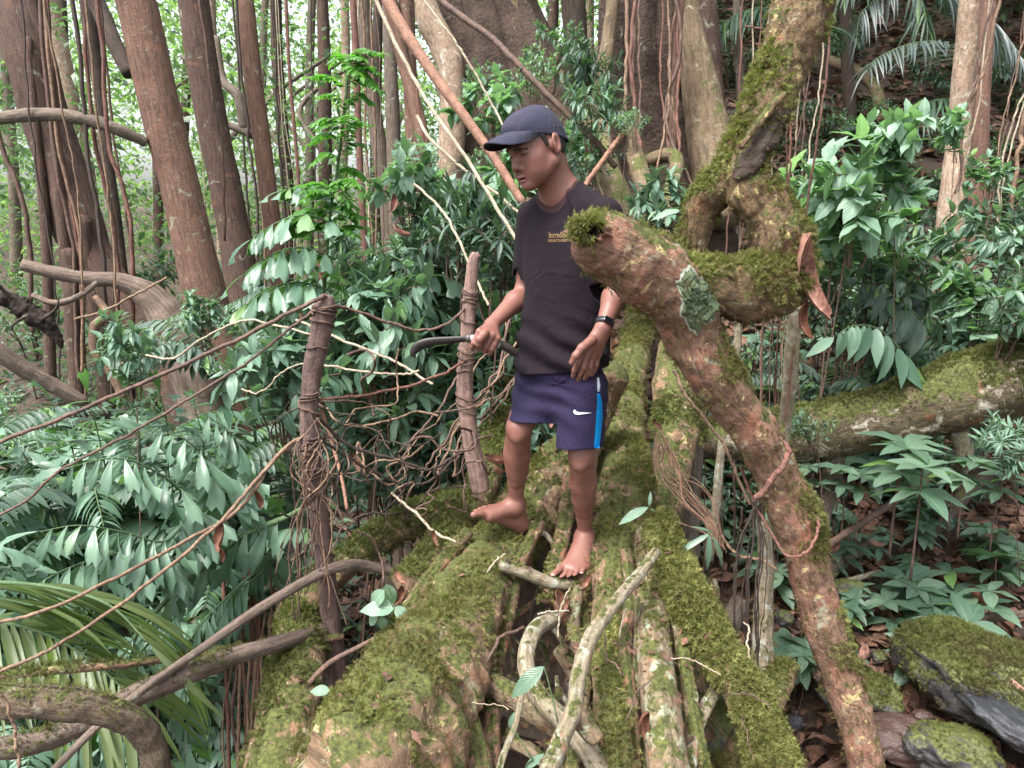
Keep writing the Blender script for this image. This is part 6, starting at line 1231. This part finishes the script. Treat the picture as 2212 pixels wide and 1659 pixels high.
fill(12, ['dark', 'small'], (1440, 2250), (300, 560), (8.4, 10.5), (.6, .9), 'dark shrub high on the hillside', 'shrubs high on the hillside', True)
fill(12, ['dark', 'small', 'fernd'], (1480, 2200), (900, 1000), (4.2, 4.9), (.35, .6), 'dark plant in the shade under the horizontal trunk', 'plants under the horizontal trunk', True)
fill(22, ['fernd', 'broad', 'fern'], (-100, 560), (1180, 1650), (3.2, 4.4), (.7, 1.0), 'plant deep in the ravine under the fishtail fronds', 'plants deep in the ravine')
# ---- herbs with whorls of ribbed leaves on the litter at the lower right
def herb_proto(seed, n=6, ll=.12, h=.16, levels=2):
    rg = np.random.default_rng(seed); gs, gf = G(), G(); P, D, L = [], [], []
    for k in range(3):
        a = rg.random() * 6.28; o_ = np.array([math.cos(a), math.sin(a), 0]) * .07 * k; top = o_ + [rg.normal(0, .03), rg.normal(0, .03), h * rg.uniform(.7, 1.2)]
        tube(gs, [o_ + [0, 0, -.15], o_ + [0, 0, .02], top], [.004, .003, .0025], 5, 4)
        for lv in range(levels):
            p = top - (top - o_) * .38 * lv
            for i in range(n - lv): a2 = 6.28 * i / (n - lv) + rg.random() * .5; P.append(p); D.append([math.cos(a2), math.sin(a2), .25 - .25 * lv + rg.normal(0, .12)]); L.append(ll * rg.uniform(.75, 1.15))
    leaves(gf, P, D, np.array(L), LEAF, rg.random(len(P)), wid=1.15, twist=.3); return gs.mesh('stems', V_BRN), gf.mesh('foliage', L_MID if seed % 3 else L_BLUE)
HP = [herb_proto(1), herb_proto(2, 5, .13), herb_proto(3, 6, .10, .12, 2), herb_proto(5, 7, .11)]
HL = [(1945, 985, 3.15, .16, 1.5, 'large ribbed herb with one yellow green leaf under the horizontal trunk'), (2090, 990, 3.3, .2, 1.1, 'ribbed herb right of the large one'), (1830, 1010, 3.4, .2, 1.0, 'ribbed herb near the prop root')]
for x, y, Y, dz, s_, lab in HL: place('ribbed_herb', HP[0], SP, W(x, y, Y) - np.array([0, 0, dz * s_]), s_, 1.0 + x, lab, 'herb')
rg = np.random.default_rng(3)
for i_ in range(46):
    X_, Y_ = rg.uniform(.95, 2.9), rg.uniform(2.95, 4.6)
    if Y_ < 3.1 and X_ > 1.55: continue
    place('ribbed_herb', HP[i_ % 4], SP, (X_, Y_, float(gh(X_, Y_)) + rg.uniform(0, .05)), rg.uniform(.6, 1.35), rg.random() * 6.28, 'low herb with whorled ribbed leaves on the leaf litter at right', 'herb', 'ribbed herbs on the litter at the lower right', (rg.normal(0, .15), rg.normal(0, .15)))
for i_ in range(60):
    X_, Y_ = rg.uniform(1.2, 6.0), rg.uniform(4.6, 8.5)
    place('ribbed_herb', HP[i_ % 4], SP, (X_, Y_, float(gh(X_, Y_))), rg.uniform(.8, 1.7), rg.random() * 6.28, 'herb tuft on the dark soil of the hillside', 'herb', 'herb tufts on the hillside', (rg.normal(0, .15), rg.normal(0, .15)))
# ---- fishtail palm: a thing of many fronds
def frond(th, rach, ll, tpl, m_, hang=.8, gap=.07, wid=1.0, side=(-1, 1), r0=.006, seed=0, taper=True, fwd=.45, smat=None, up=None, base=None):
    rg = np.random.default_rng(seed); S = spline(np.array(rach), 14); base = S[0] if base is None else base
    T = nrm(np.gradient(S, axis=0)); L = np.concatenate([[0], np.cumsum(np.linalg.norm(np.diff(S, axis=0), axis=1))]); gs = G(); tube(gs, S[::3], np.linspace(r0, r0 * .3, len(S[::3])), 6, 3)
    P, D, l_ = [], [], []; s = L[-1] * .12
    while s < L[-1]:
        f = s / L[-1]; p = np.array([np.interp(s, L, S[:, c]) for c in range(3)]); t_ = nrm(np.array([np.interp(s, L, T[:, c]) for c in range(3)])); sd_ = nrm(np.cross(t_, [0, 0, 1]))
        for sg in side:
            if rg.random() < .05: continue
            P.append(p); D.append(nrm(sd_ * sg * (1 - hang * .6) + t_ * fwd + np.array([0, 0, -hang]) + rg.normal(0, .09, 3))); l_.append(ll * rg.uniform(.85, 1.1) * ((1 - .55 * max(0, f - .5) * 2 * .9) if taper else 1) * min(1, .55 + f * 3))
        s += gap * rg.uniform(.9, 1.1)
    P.append(S[-1]); D.append(T[-1]); l_.append(ll * .7); gf = G()
    U = nrm(np.array([np.cross(d, np.cross([0, 0, 1.], d)) for d in np.array(D)]) + rg.normal(0, .15, (len(D), 3)))
    if hang > .6: U = nrm(np.array([[0, -1., .5]] * len(D)) + rg.normal(0, .45, (len(D), 3)))
    leaves(gf, P, D, np.array(l_), tpl, rg.random(len(P)), up=U, wid=wid, twist=.3)
    gs.v = [v_ - base for v_ in gs.v]; gf.v = [v_ - base for v_ in gf.v]; fr = gs.build('frond', smat or V_GRN, th); gf.build('leaflets', m_, fr); return fr
def palm(name, label, cat, base, fr, **k):
    th = thing(name, label, cat, None, tuple(base))
    for i_, f in enumerate(fr):
        kk = dict(k); kk.update(f[1] if len(f) > 1 and isinstance(f[1], dict) else {}); frond(th, [PT(p) for p in f[0]], base=np.array(base), seed=i_ + int(base[0] * 100) % 50, **kk)
    return th
FK = dict(ll=.185, tpl=FISH, m_=L_FISH, gap=.044, wid=.8, hang=.75)
palm('fishtail_palm', 'fishtail palm with wide hanging fronds filling the lower left', 'palm', W(520, 1300, 3.4), [
    ([(643, 1104, 3.1), (508, 1161, 3.0), (396, 1250, 2.9), (330, 1330, 2.85)],), ([(480, 1180, 3.0), (420, 1120, 2.9), (355, 1170, 2.75), (270, 1150, 2.65), (170, 1135, 2.55), (80, 1150, 2.5)],),
    ([(470, 1150, 3.0), (400, 1070, 2.9), (320, 1010, 2.8), (240, 990, 2.7), (150, 1010, 2.65)],), ([(520, 1120, 3.1), (470, 1020, 3.0), (400, 950, 2.9), (330, 930, 2.85)],),
    ([(560, 1130, 3.2), (540, 1020, 3.2), (500, 940, 3.15), (450, 900, 3.1)],), ([(420, 1230, 2.9), (330, 1190, 2.75), (230, 1200, 2.6), (120, 1240, 2.5), (30, 1300, 2.45)],),
    ([(560, 1230, 3.2), (480, 1300, 3.1), (420, 1370, 3.0), (390, 1450, 3.0)],), ([(600, 1150, 3.2), (570, 1230, 3.1), (500, 1290, 3.05), (460, 1380, 3.0)],)], **FK)
palm('fishtail_palm', 'second fishtail palm at the left edge with upright fronds', 'palm', W(120, 1330, 3.8), [
    ([(200, 1200, 3.6), (175, 1060, 3.5), (150, 950, 3.45), (110, 870, 3.4)],), ([(240, 1180, 3.6), (232, 1040, 3.5), (210, 930, 3.45), (190, 850, 3.4)],),
    ([(290, 1190, 3.6), (300, 1050, 3.5), (300, 930, 3.45), (275, 850, 3.4)],), ([(350, 1190, 3.7), (365, 1040, 3.6), (362, 930, 3.55), (345, 850, 3.5)],),
    ([(120, 1200, 3.5), (90, 1070, 3.4), (50, 980, 3.3), (0, 920, 3.25)],), ([(80, 1240, 3.3), (30, 1130, 3.2), (-20, 1060, 3.1), (-80, 1030, 3.0)],),
    ([(420, 1180, 3.8), (430, 1060, 3.7), (440, 960, 3.7), (420, 880, 3.6)],), ([(60, 1300, 3.0), (20, 1210, 2.9), (-30, 1170, 2.8), (-90, 1180, 2.8)],)], **dict(FK, hang=.35, ll=.18, gap=.05))
palm('fishtail_palm', 'fishtail palm behind the dark post with flat toothed fronds', 'palm', W(760, 1000, 4.6), [
    ([(730, 490, 3.9), (665, 465, 3.8), (600, 480, 3.75), (540, 520, 3.7)],), ([(725, 560, 3.9), (655, 535, 3.8), (590, 550, 3.7), (525, 595, 3.65)],), ([(720, 430, 4.2), (670, 400, 4.1), (620, 410, 4.05)],),
    ([(720, 630, 3.8), (645, 610, 3.7), (575, 630, 3.6), (510, 675, 3.55)],), ([(720, 700, 4.0), (640, 690, 3.9), (560, 720, 3.8), (500, 760, 3.75)],), ([(860, 600, 4.4), (930, 590, 4.3), (990, 610, 4.3), (1040, 660, 4.3)],),
    ([(850, 660, 4.3), (920, 660, 4.2), (980, 690, 4.2), (1030, 740, 4.2)],), ([(720, 790, 3.9), (650, 790, 3.8), (590, 830, 3.7), (540, 880, 3.65)],), ([(840, 560, 4.6), (900, 540, 4.5), (960, 550, 4.5)],)], **dict(FK, hang=.3, ll=.20, gap=.055))
palm('fishtail_palm', 'fishtail palm with drooping fronds hanging down the ravine at lower left', 'palm', W(330, 1500, 2.7), [
    ([(330, 1380, 2.8), (300, 1420, 2.7), (290, 1500, 2.7), (300, 1600, 2.7)],), ([(380, 1440, 2.9), (400, 1500, 2.85), (405, 1580, 2.8), (410, 1680, 2.8)],), ([(260, 1520, 2.7), (210, 1560, 2.6), (150, 1600, 2.55), (110, 1680, 2.5)],),
    ([(300, 1560, 2.8), (250, 1600, 2.75), (220, 1650, 2.7)],), ([(390, 1300, 3.0), (360, 1370, 2.95), (350, 1450, 2.9)],)], **dict(FK, hang=.8, ll=.17))
# big toothed frond above the horizontal trunk
palm('toothed_palm', 'pale toothed frond arching over the horizontal trunk', 'palm', W(1955, 820, 3.5), [([(1960, 800, 3.5), (1935, 745, 3.45), (1890, 708, 3.4), (1840, 705, 3.35), (1800, 730, 3.3)],), ([(2010, 720, 3.8), (1960, 660, 3.8), (1900, 620, 3.8), (1850, 610, 3.8)], dict(m_=L_DARK)), ([(2030, 650, 4.0), (1960, 590, 4.0), (1880, 560, 4.0)], dict(m_=L_DARK))],
     ll=.20, tpl=LEAF_N, m_=L_FISH, gap=.035, wid=1.6, hang=.85, side=(-1,), taper=True)
PKK = dict(ll=.36, tpl=STRAP, m_=L_PALM, gap=.030, wid=.9, hang=.15, r0=.008, fwd=.75)
palm('feather_palm', 'grey feather palm frond arching left of the pale right tree', 'palm', W(2120, 160, 6.2), [([(2110, 150, 6.1), (2050, 98, 6.0), (1980, 92, 5.9), (1905, 120, 5.8), (1875, 150, 5.75)],), ([(2110, 230, 6.1), (2030, 215, 6.0), (1960, 250, 5.9), (1890, 310, 5.8), (1850, 350, 5.8)], dict(m_=L_DARK))], **PKK)
palm('feather_palm', 'dark feather palm hanging from the top right', 'palm', W(1950, -60, 7.0), [([(1950, -60, 7), (1900, -10, 6.9), (1860, 30, 6.8), (1850, 80, 6.75)],), ([(1960, -60, 7), (1990, 0, 6.9), (2000, 40, 6.8), (2010, 90, 6.8)], dict(m_=L_DARK)), ([(1940, -80, 7), (1840, -40, 6.9), (1780, 20, 6.9)], dict(m_=L_DARK)), ([(1980, -80, 7), (2060, -30, 6.9), (2120, 40, 6.8), (2180, 120, 6.8)], dict(m_=L_DARK)), ([(2000, -40, 6.5), (2080, 0, 6.4), (2160, 60, 6.3), (2230, 160, 6.2)],)], **dict(PKK, hang=.4))
palm('feather_palm', 'feather palm against the dark hillside left of the arch', 'palm', W(1640, 60, 8.0), [([(1700, 20, 8), (1620, 20, 7.9), (1550, 60, 7.8), (1500, 120, 7.8)], dict(m_=L_DARK)), ([(1690, 150, 7.5), (1650, 160, 7.4), (1610, 190, 7.4), (1590, 240, 7.4)], dict(m_=L_LIGHT, ll=.25)), ([(1740, 100, 8), (1790, 60, 7.9), (1840, 70, 7.9)], dict(m_=L_DARK))], **dict(PKK, hang=.4))
palm('strap_palm', 'palm frond with long narrow straps in the bottom left corner', 'palm', W(-100, 1240, 2.2), [([(-120, 1265, 2.3), (0, 1258, 2.25), (130, 1272, 2.2), (240, 1310, 2.15), (330, 1400, 2.1)], dict(side=(-1,))), ([(-140, 1330, 2.5), (-20, 1340, 2.45), (100, 1370, 2.4), (200, 1430, 2.35), (280, 1500, 2.3)], dict(side=(-1, 1), hang=.3)), ([(-140, 1290, 2.35), (-20, 1290, 2.3), (80, 1310, 2.25)], dict(side=(-1,)))],
     ll=.42, tpl=STRAP, m_=L_STRAP, gap=.036, wid=1.1, hang=.45, r0=.009, fwd=1.0, taper=False)
# ---- bright climbing fern column
cl = thing('climbing_fern', 'bright green fern climbing the thin stem left of the red liana', 'fern', None, tuple(W(705, 640, 3.9)))
cp = [(752, 118, 3.9), (748, 200, 3.9), (738, 290, 3.9), (728, 370, 3.9), (715, 450, 3.9), (708, 530, 3.9), (700, 640, 3.9)]; clb = np.array(cl.location)
g = G(); limb_geo(g, [(*p, 3) for p in cp], 6); g.v = [v_ - clb for v_ in g.v]; g.build('stem', V_GRN, cl)
S = spline([PT(p) for p in cp], 8); rg = np.random.default_rng(9)
for i_ in range(46):
    p = S[rg.integers(1, len(S))]; a = rg.choice([-1, 1]) * rg.uniform(.3, 1) ; ln = rg.uniform(.11, .22); d = nrm(np.array([a, rg.normal(0, .5) - .3, rg.uniform(-.2, .6)]))
    frond(cl, [p, p + d * ln * .5 + [0, 0, .015], p + d * ln + [0, 0, -.02 - rg.random() * .03]], .062, LEAF_N, L_FERN, hang=.1, gap=.014, wid=2.2, r0=.0022, seed=i_, base=clb)
# ---- little strap-leaved plant on the root, single sprigs on the bridge
def sprig(name, label, cat, base, lv, m_=L_LIGHT, tpl=LEAF, wid=1.0):
    b = PT(base); th = thing(name, label, cat, None, tuple(b)); gf, gs = G(), G()
    for (x, y, Y, dx, dy, dz, L_) in lv: p = W(x, y, Y) - b; tube(gs, [np.zeros(3), p * .6 + [0, 0, .008], p], [.0022, .0018, .0015], 5, 4); leaves(gf, [p], [[dx, dz, dy]], np.array([L_]), tpl, np.array([.6]), up=np.array([[0, -.7, .8]]), wid=wid, twist=.1)
    gs.build('stems', V_GRN, th); gf.build('foliage', m_, th)
sprig('strap_plant', 'small plant with three pale straps hanging on the root below the vine bundle', 'plant', (1528, 1150, 2.5), [(1530, 1155, 2.48, -.9, -.35, -.3, .14), (1532, 1158, 2.47, .0, -1, -.2, .13), (1540, 1160, 2.47, .45, -.8, -.2, .12), (1536, 1150, 2.5, -.6, .4, -.2, .07)], L_FISH, STRAP, 2.2)
sprig('sprig', 'drooping pale green leaf right of the standing ankle', 'sprig', (1405, 1095, 2.62), [(1400, 1096, 2.6, -.9, -.35, -.2, .12), (1402, 1092, 2.6, .1, .9, 0, .05), (1405, 1098, 2.6, .6, -.5, 0, .04)], L_LIGHT, LEAF, .8)
sprig('sprig', 'single pointed dark green leaf on a stalk at bottom centre', 'sprig', (1205, 1560, 1.8), [(1175, 1440, 1.85, -.8, -.55, -.3, .12)], L_MID, LEAF, 1.0)
sprig('sprig', 'bluish wilting sprig with hanging pale leaves left of the thick root', 'sprig', (880, 1380, 2.3), [(852, 1312, 2.3, -.95, .1, -.2, .11), (855, 1310, 2.3, .5, -.5, -.3, .07), (830, 1275, 2.3, -.6, -.7, 0, .09), (835, 1262, 2.32, .2, -1, 0, .09), (828, 1330, 2.3, -.1, -1, 0, .06), (815, 1325, 2.3, -.6, -.8, 0, .06)], L_LIGHT, LEAF_W, 1.0)
sprig('sprig', 'small rounded leaf sprouting on the low mossy root', 'sprig', (722, 1520, 2.1), [(712, 1492, 2.1, -.95, .1, -.1, .06)], L_LIGHT, LEAF_W)
sprig('sprig', 'small leaf at the bottom edge between the roots', 'sprig', (1150, 1640, 1.75), [(1135, 1660, 1.75, .7, .7, 0, .06), (1100, 1570, 1.8, .3, 1, 0, .04)], L_MID, LEAF)
sprig('sprig', 'pale two leaf sprig beside the knob of the gnarled tree', 'sprig', (1478, 470, 2.6), [(1472, 455, 2.6, -.9, -.1, 0, .10), (1478, 452, 2.6, .5, .8, 0, .05)], L_LIGHT, LEAF, .8)
# ---- dry leaves, each one a thing
def dry(label, x, y, Y, L_, rx, rz, m_=D_LEAF, wid=1.0, curl_=1.0):
    rg = np.random.default_rng(int(x + y)); n = 23; g = G(); V = []; cs = np.linspace(-1, 1, 9); s0 = rg.uniform(0, 50)
    for i in range(n):
        t_ = i / (n - 1); hw = .22 * wid * math.sin(math.pi * min(1, t_ * .96 + .02)) ** .75; bend = 1.9 * curl_ * (t_ - .5)
        for s in cs:
            ru = float(vnoise([t_ * 7 + s0, s * 2.2, s0], 3)) * .055 * (abs(s) ** 1.5) + float(vnoise([t_ * 3, s, s0], 4)) * .05
            x_ = s * hw * (1 - .35 * curl_ * s * s); z_ = curl_ * (.9 * hw * s * s) + ru + .02 * abs(s)
            V.append((x_ + .10 * math.sin(t_ * 3 + s0), math.sin(bend) / 1.9 / max(curl_, .3) * 1.0, (1 - math.cos(bend)) * .45 + z_))
    V = np.array(V) * L_; q = [(i * 9 + j, i * 9 + j + 1, i * 9 + j + 10, i * 9 + j + 9) for i in range(n - 1) for j in range(8)]; g.add(V, q, uv=[(j / 8, i / n) for i in range(n) for j in range(9)], r=float(rg.random()))
    o_ = g.build('dry_leaf', m_); o_.location = tuple(PT((x, y, Y))); o_.rotation_euler = (rx, rg.normal(0, .3), rz); return tag(o_, label, 'dry leaf')
for a in [('large curled reddish leaf hanging from the elbow limb', 1754, 600, 2.36, .30, 1.45, .25, D_PINK, .62, .75), ('lower red brown leaf tip hanging from the same elbow', 1738, 690, 2.36, .14, 1.5, .2, D_LEAF, .7, 1.0),
          ('brown leaf hooked on the lower tan vine', 487, 1160, 2.3, .11, 1.3, -.5, D_LEAF, 1.0, 1.0), ('brown leaf hanging below that hooked one', 478, 1195, 2.32, .06, 1.6, .1), ('brown leaf hanging left of the dark post', 560, 1075, 2.5, .08, 1.6, 0.),
          ('pinkish dry leaf left of the cap', 845, 440, 3.6, .10, 1.4, .3, D_PINK), ('pinkish dry leaf below that one, above the light post', 865, 505, 3.5, .10, .6, 1.2, D_PINK), ('orange brown leaf lying by the base of the light post', 1072, 1000, 2.9, .13, .4, 1.4, D_PINK), ('pale curled leaf at the foot of the light post', 1068, 1020, 2.85, .12, .8, 2.2, D_PINK),
          ('orange leaf folded over a twig left of the thick root', 862, 1250, 2.5, .08, .5, .9), ('orange leaf hanging under the folded one', 858, 1280, 2.5, .10, 1.6, .1), ('brown curled leaf lying in the gap under the toes', 1212, 1300, 2.45, .11, 1.0, .7), ('second brown leaf of the pile under the toes', 1228, 1325, 2.4, .10, .4, -.6), ('third brown leaf of the pile, lowest under the toes', 1205, 1335, 2.42, .12, 1.2, 2.0),
          ('small brown leaf right of the standing foot', 1265, 1262, 2.55, .09, .6, -.9), ('brown leaf stuck upright between the grey root and the shaggy root', 1393, 1560, 1.9, .10, 1.5, .2), ('pinkish leaf seen between the shorts', 1185, 900, 3.3, .12, 1.2, .5, D_PINK), ('long orange leaf at the left edge of the thick root', 940, 1160, 2.6, .07, 1.4, .3),
          ('brown leaf left of the knee, low', 760, 1000, 2.9, .10, 1.0, .6), ('small red leaf by the column right of the shorts', 1418, 920, 3.2, .07, .9, .3), ('pink brown leaf on the mossy boulder', 2060, 1430, 2.75, .12, .5, -.6), ('orange leaf at the right edge on the boulder', 2200, 1500, 2.55, .13, .5, 1.2, D_PINK),
          ('long pale brown leaf left of the boulder', 1870, 1418, 2.8, .13, .5, -1.0, D_PINK), ('reddish leaf below the long pale one', 1862, 1480, 2.75, .12, .9, .5), ('reddish leaf by the herbs above the boulder', 2110, 1300, 3.3, .15, .6, 1.0), ('reddish leaf beside the gnarled trunk at mid right', 1800, 1190, 3.3, .11, .5, -.8), ('bark leaf under the herbs', 1890, 1180, 3.4, .12, .4, 1.6, D_PINK),
          ('red leaf on the grey root right of the pale stick', 1410, 1330, 2.4, .08, .6, 1.2), ('orange leaf at the bottom edge beside the pale stick', 1195, 1620, 1.7, .08, .9, .3)]: dry(*a)
# leaf litter, too many to count
def litter(n, xr, yr, sz, seed, cond=None):
    rg = np.random.default_rng(seed); X_ = rg.uniform(*xr, n); Y_ = rg.uniform(*yr, n)
    if cond is not None: k = cond(X_, Y_); X_, Y_ = X_[k], Y_[k]
    P = np.stack([X_, Y_, gh(X_, Y_) + .01 + .02 * rg.random(len(X_))], 1); D = nrm(np.stack([rg.normal(size=len(X_)), rg.normal(size=len(X_)), rg.normal(0, .3, len(X_))], 1)); g = G()
    leaves(g, P, D, sz * rg.uniform(.5, 1.3, len(X_)), LEAF_S, rg.random(len(X_)), wid=rg.uniform(.8, 1.6, len(X_)), twist=.9); return g
tag(litter(7000, (.6, 4), (2.3, 5.2), .11, 1).build('leaf_litter', D_LITT), kind='stuff')
tag(litter(16000, (-2, 9), (5.2, 12), .15, 2).build('leaf_litter', D_LITT), kind='stuff')
tag(litter(5000, (-4, .6), (2.0, 6), .13, 3).build('leaf_litter', D_LITT), kind='stuff')
rg = np.random.default_rng(8)
def tufts(n, xr, yr, ll, m_, seed, name='ground_cover'):
    rg = np.random.default_rng(seed); c = int(n / 6); X_ = np.repeat(rg.uniform(*xr, c), 6); Y_ = np.repeat(rg.uniform(*yr, c), 6); P = np.stack([X_, Y_, gh(X_, Y_) + np.repeat(rg.uniform(.03, .16, c), 6)], 1); a = rg.random(len(X_)) * 6.28
    D = nrm(np.stack([np.cos(a), np.sin(a), rg.uniform(-.1, .6, len(X_))], 1)); g = G(); leaves(g, P, D, ll * rg.uniform(.6, 1.3, len(X_)), LEAF_S, rg.random(len(X_)), twist=.4); return tag(g.build(name, m_), kind='stuff')
tufts(9000, (.8, 8), (4.2, 11), .10, L_DARK, 5); tufts(9000, (-9, .5), (3.5, 13), .14, L_DARK, 6)
# ---- rocks
def rock(name, label, x, y, Y, dims, m_, seed, moss=0, rot=0.0, cat='rock', mb=0.0):
    c = PT((x, y, Y)); th = thing(name, label, cat, None, tuple(c)); n1, n2 = 48, 96; a = np.linspace(0, np.pi, n1); b = np.linspace(0, 2 * np.pi, n2, endpoint=False); A_, B_ = np.meshgrid(a, b, indexing='ij')
    D = np.stack([np.sin(A_) * np.cos(B_), np.sin(A_) * np.sin(B_), np.cos(A_)], -1); k = 1 + .28 * fbm(D * 1.6 + seed, 3, seed) + .05 * fbm(D * 7 + seed, 3, seed + 1); D2 = np.sign(D) * np.abs(D) ** .8
    V = (D2 * k[..., None] * np.array(dims)).reshape(-1, 3); cr, sr = math.cos(rot), math.sin(rot); V = np.stack([V[:, 0] * cr - V[:, 2] * sr, V[:, 1], V[:, 0] * sr + V[:, 2] * cr], 1)
    i = np.arange(n1 - 1)[:, None] * n2; j = np.arange(n2)[None]; j2 = (j + 1) % n2; q = np.stack([i + j, i + n2 + j, i + n2 + j2, i + j2], -1).reshape(-1, 4); g = G(); g.add(V, q); g.build('stone', m_, th)
    if moss:
        e1 = V[q[:, 1]] - V[q[:, 0]]; e2 = V[q[:, 3]] - V[q[:, 0]]; cr_ = np.cross(e1, e2); ar = np.linalg.norm(cr_, axis=1); nn = cr_ / (ar[:, None] + 1e-12); nn = nn * np.sign((nn * V[q[:, 0]]).sum(1))[:, None]; g = G(); moss_on(g, [dict(p=V[q].mean(1), n=nn, a=ar)], moss, mb, .010, seed); g.build('moss', M_MOSSD, th)
    return th
B_ROCK = bark("rock_grey", (.035, .035, .038), (.06, .055, .05), (.022, .022, .024), lich=.25, moss=.55, scale=1.0, streak=1, rough=.6, wet=.5, lichen=(.25, .22, .17)); B_ROCKD = bark("rock_wet_dark", (.03, .032, .038), (.05, .05, .055), (.015, .015, .018), rough=.5, wet=.8, scale=1); B_ROCKR = bark("rock_wet_red", (.07, .035, .03), (.12, .08, .07), (.02, .012, .01), lich=.2, wet=.9, rough=.5, lichen=(.3, .26, .2))
rock('boulder', 'large moss covered boulder in the lower right corner', 2105, 1455, 2.75, (.27, .28, .13), B_ROCK, 3, 30000, -.12, 'boulder', .35)
rock('rock', 'dark wet slab under the mossy boulder at the right edge', 2190, 1560, 2.5, (.22, .2, .055), B_ROCKD, 5, 0, -.45)
rock('rock', 'grey cracked rock at the bottom right edge', 2060, 1625, 2.4, (.14, .14, .07), B_ROCK, 9, 6000, -.1, mb=-.1)
rock('rock', 'yellowish small stone left of the grey cracked rock', 1985, 1610, 2.4, (.05, .05, .04), B_ROCK, 12)
rock('rock', 'wet red stained rock beside the foot of the gnarled tree', 1935, 1590, 2.55, (.13, .12, .06), B_ROCKR, 14)
rock('rock', 'low mossy rock left of the boulder', 1860, 1500, 2.75, (.14, .14, .07), B_ROCK, 16, 18000, 0, mb=0.)
rock('stone', 'small grey stone in the dark gap behind the blotched root', 1694, 1335, 3.2, (.04, .04, .03), B_ROCK, 18, cat='stone')
rock('stone', 'rounded grey green stone under the herbs', 1830, 1285, 3.4, (.10, .08, .07), B_ROCK, 20, cat='stone')
rock('rock', 'dark mossy rock deep under the bridge roots', 1500, 1640, 2.8, (.4, .3, .2), B_ROCK, 22, 16000, mb=.1)
for i_ in range(18): rock('stone', 'little wet stone in the litter round the boulder', rg.uniform(1680, 2200), rg.uniform(1340, 1650), -.58, (rg.uniform(.02, .05), rg.uniform(.02, .05), rg.uniform(.015, .03)), [B_ROCK, B_ROCKD, B_ROCKR][i_ % 3], 40 + i_, cat='stone')['group'] = 'little wet stones'
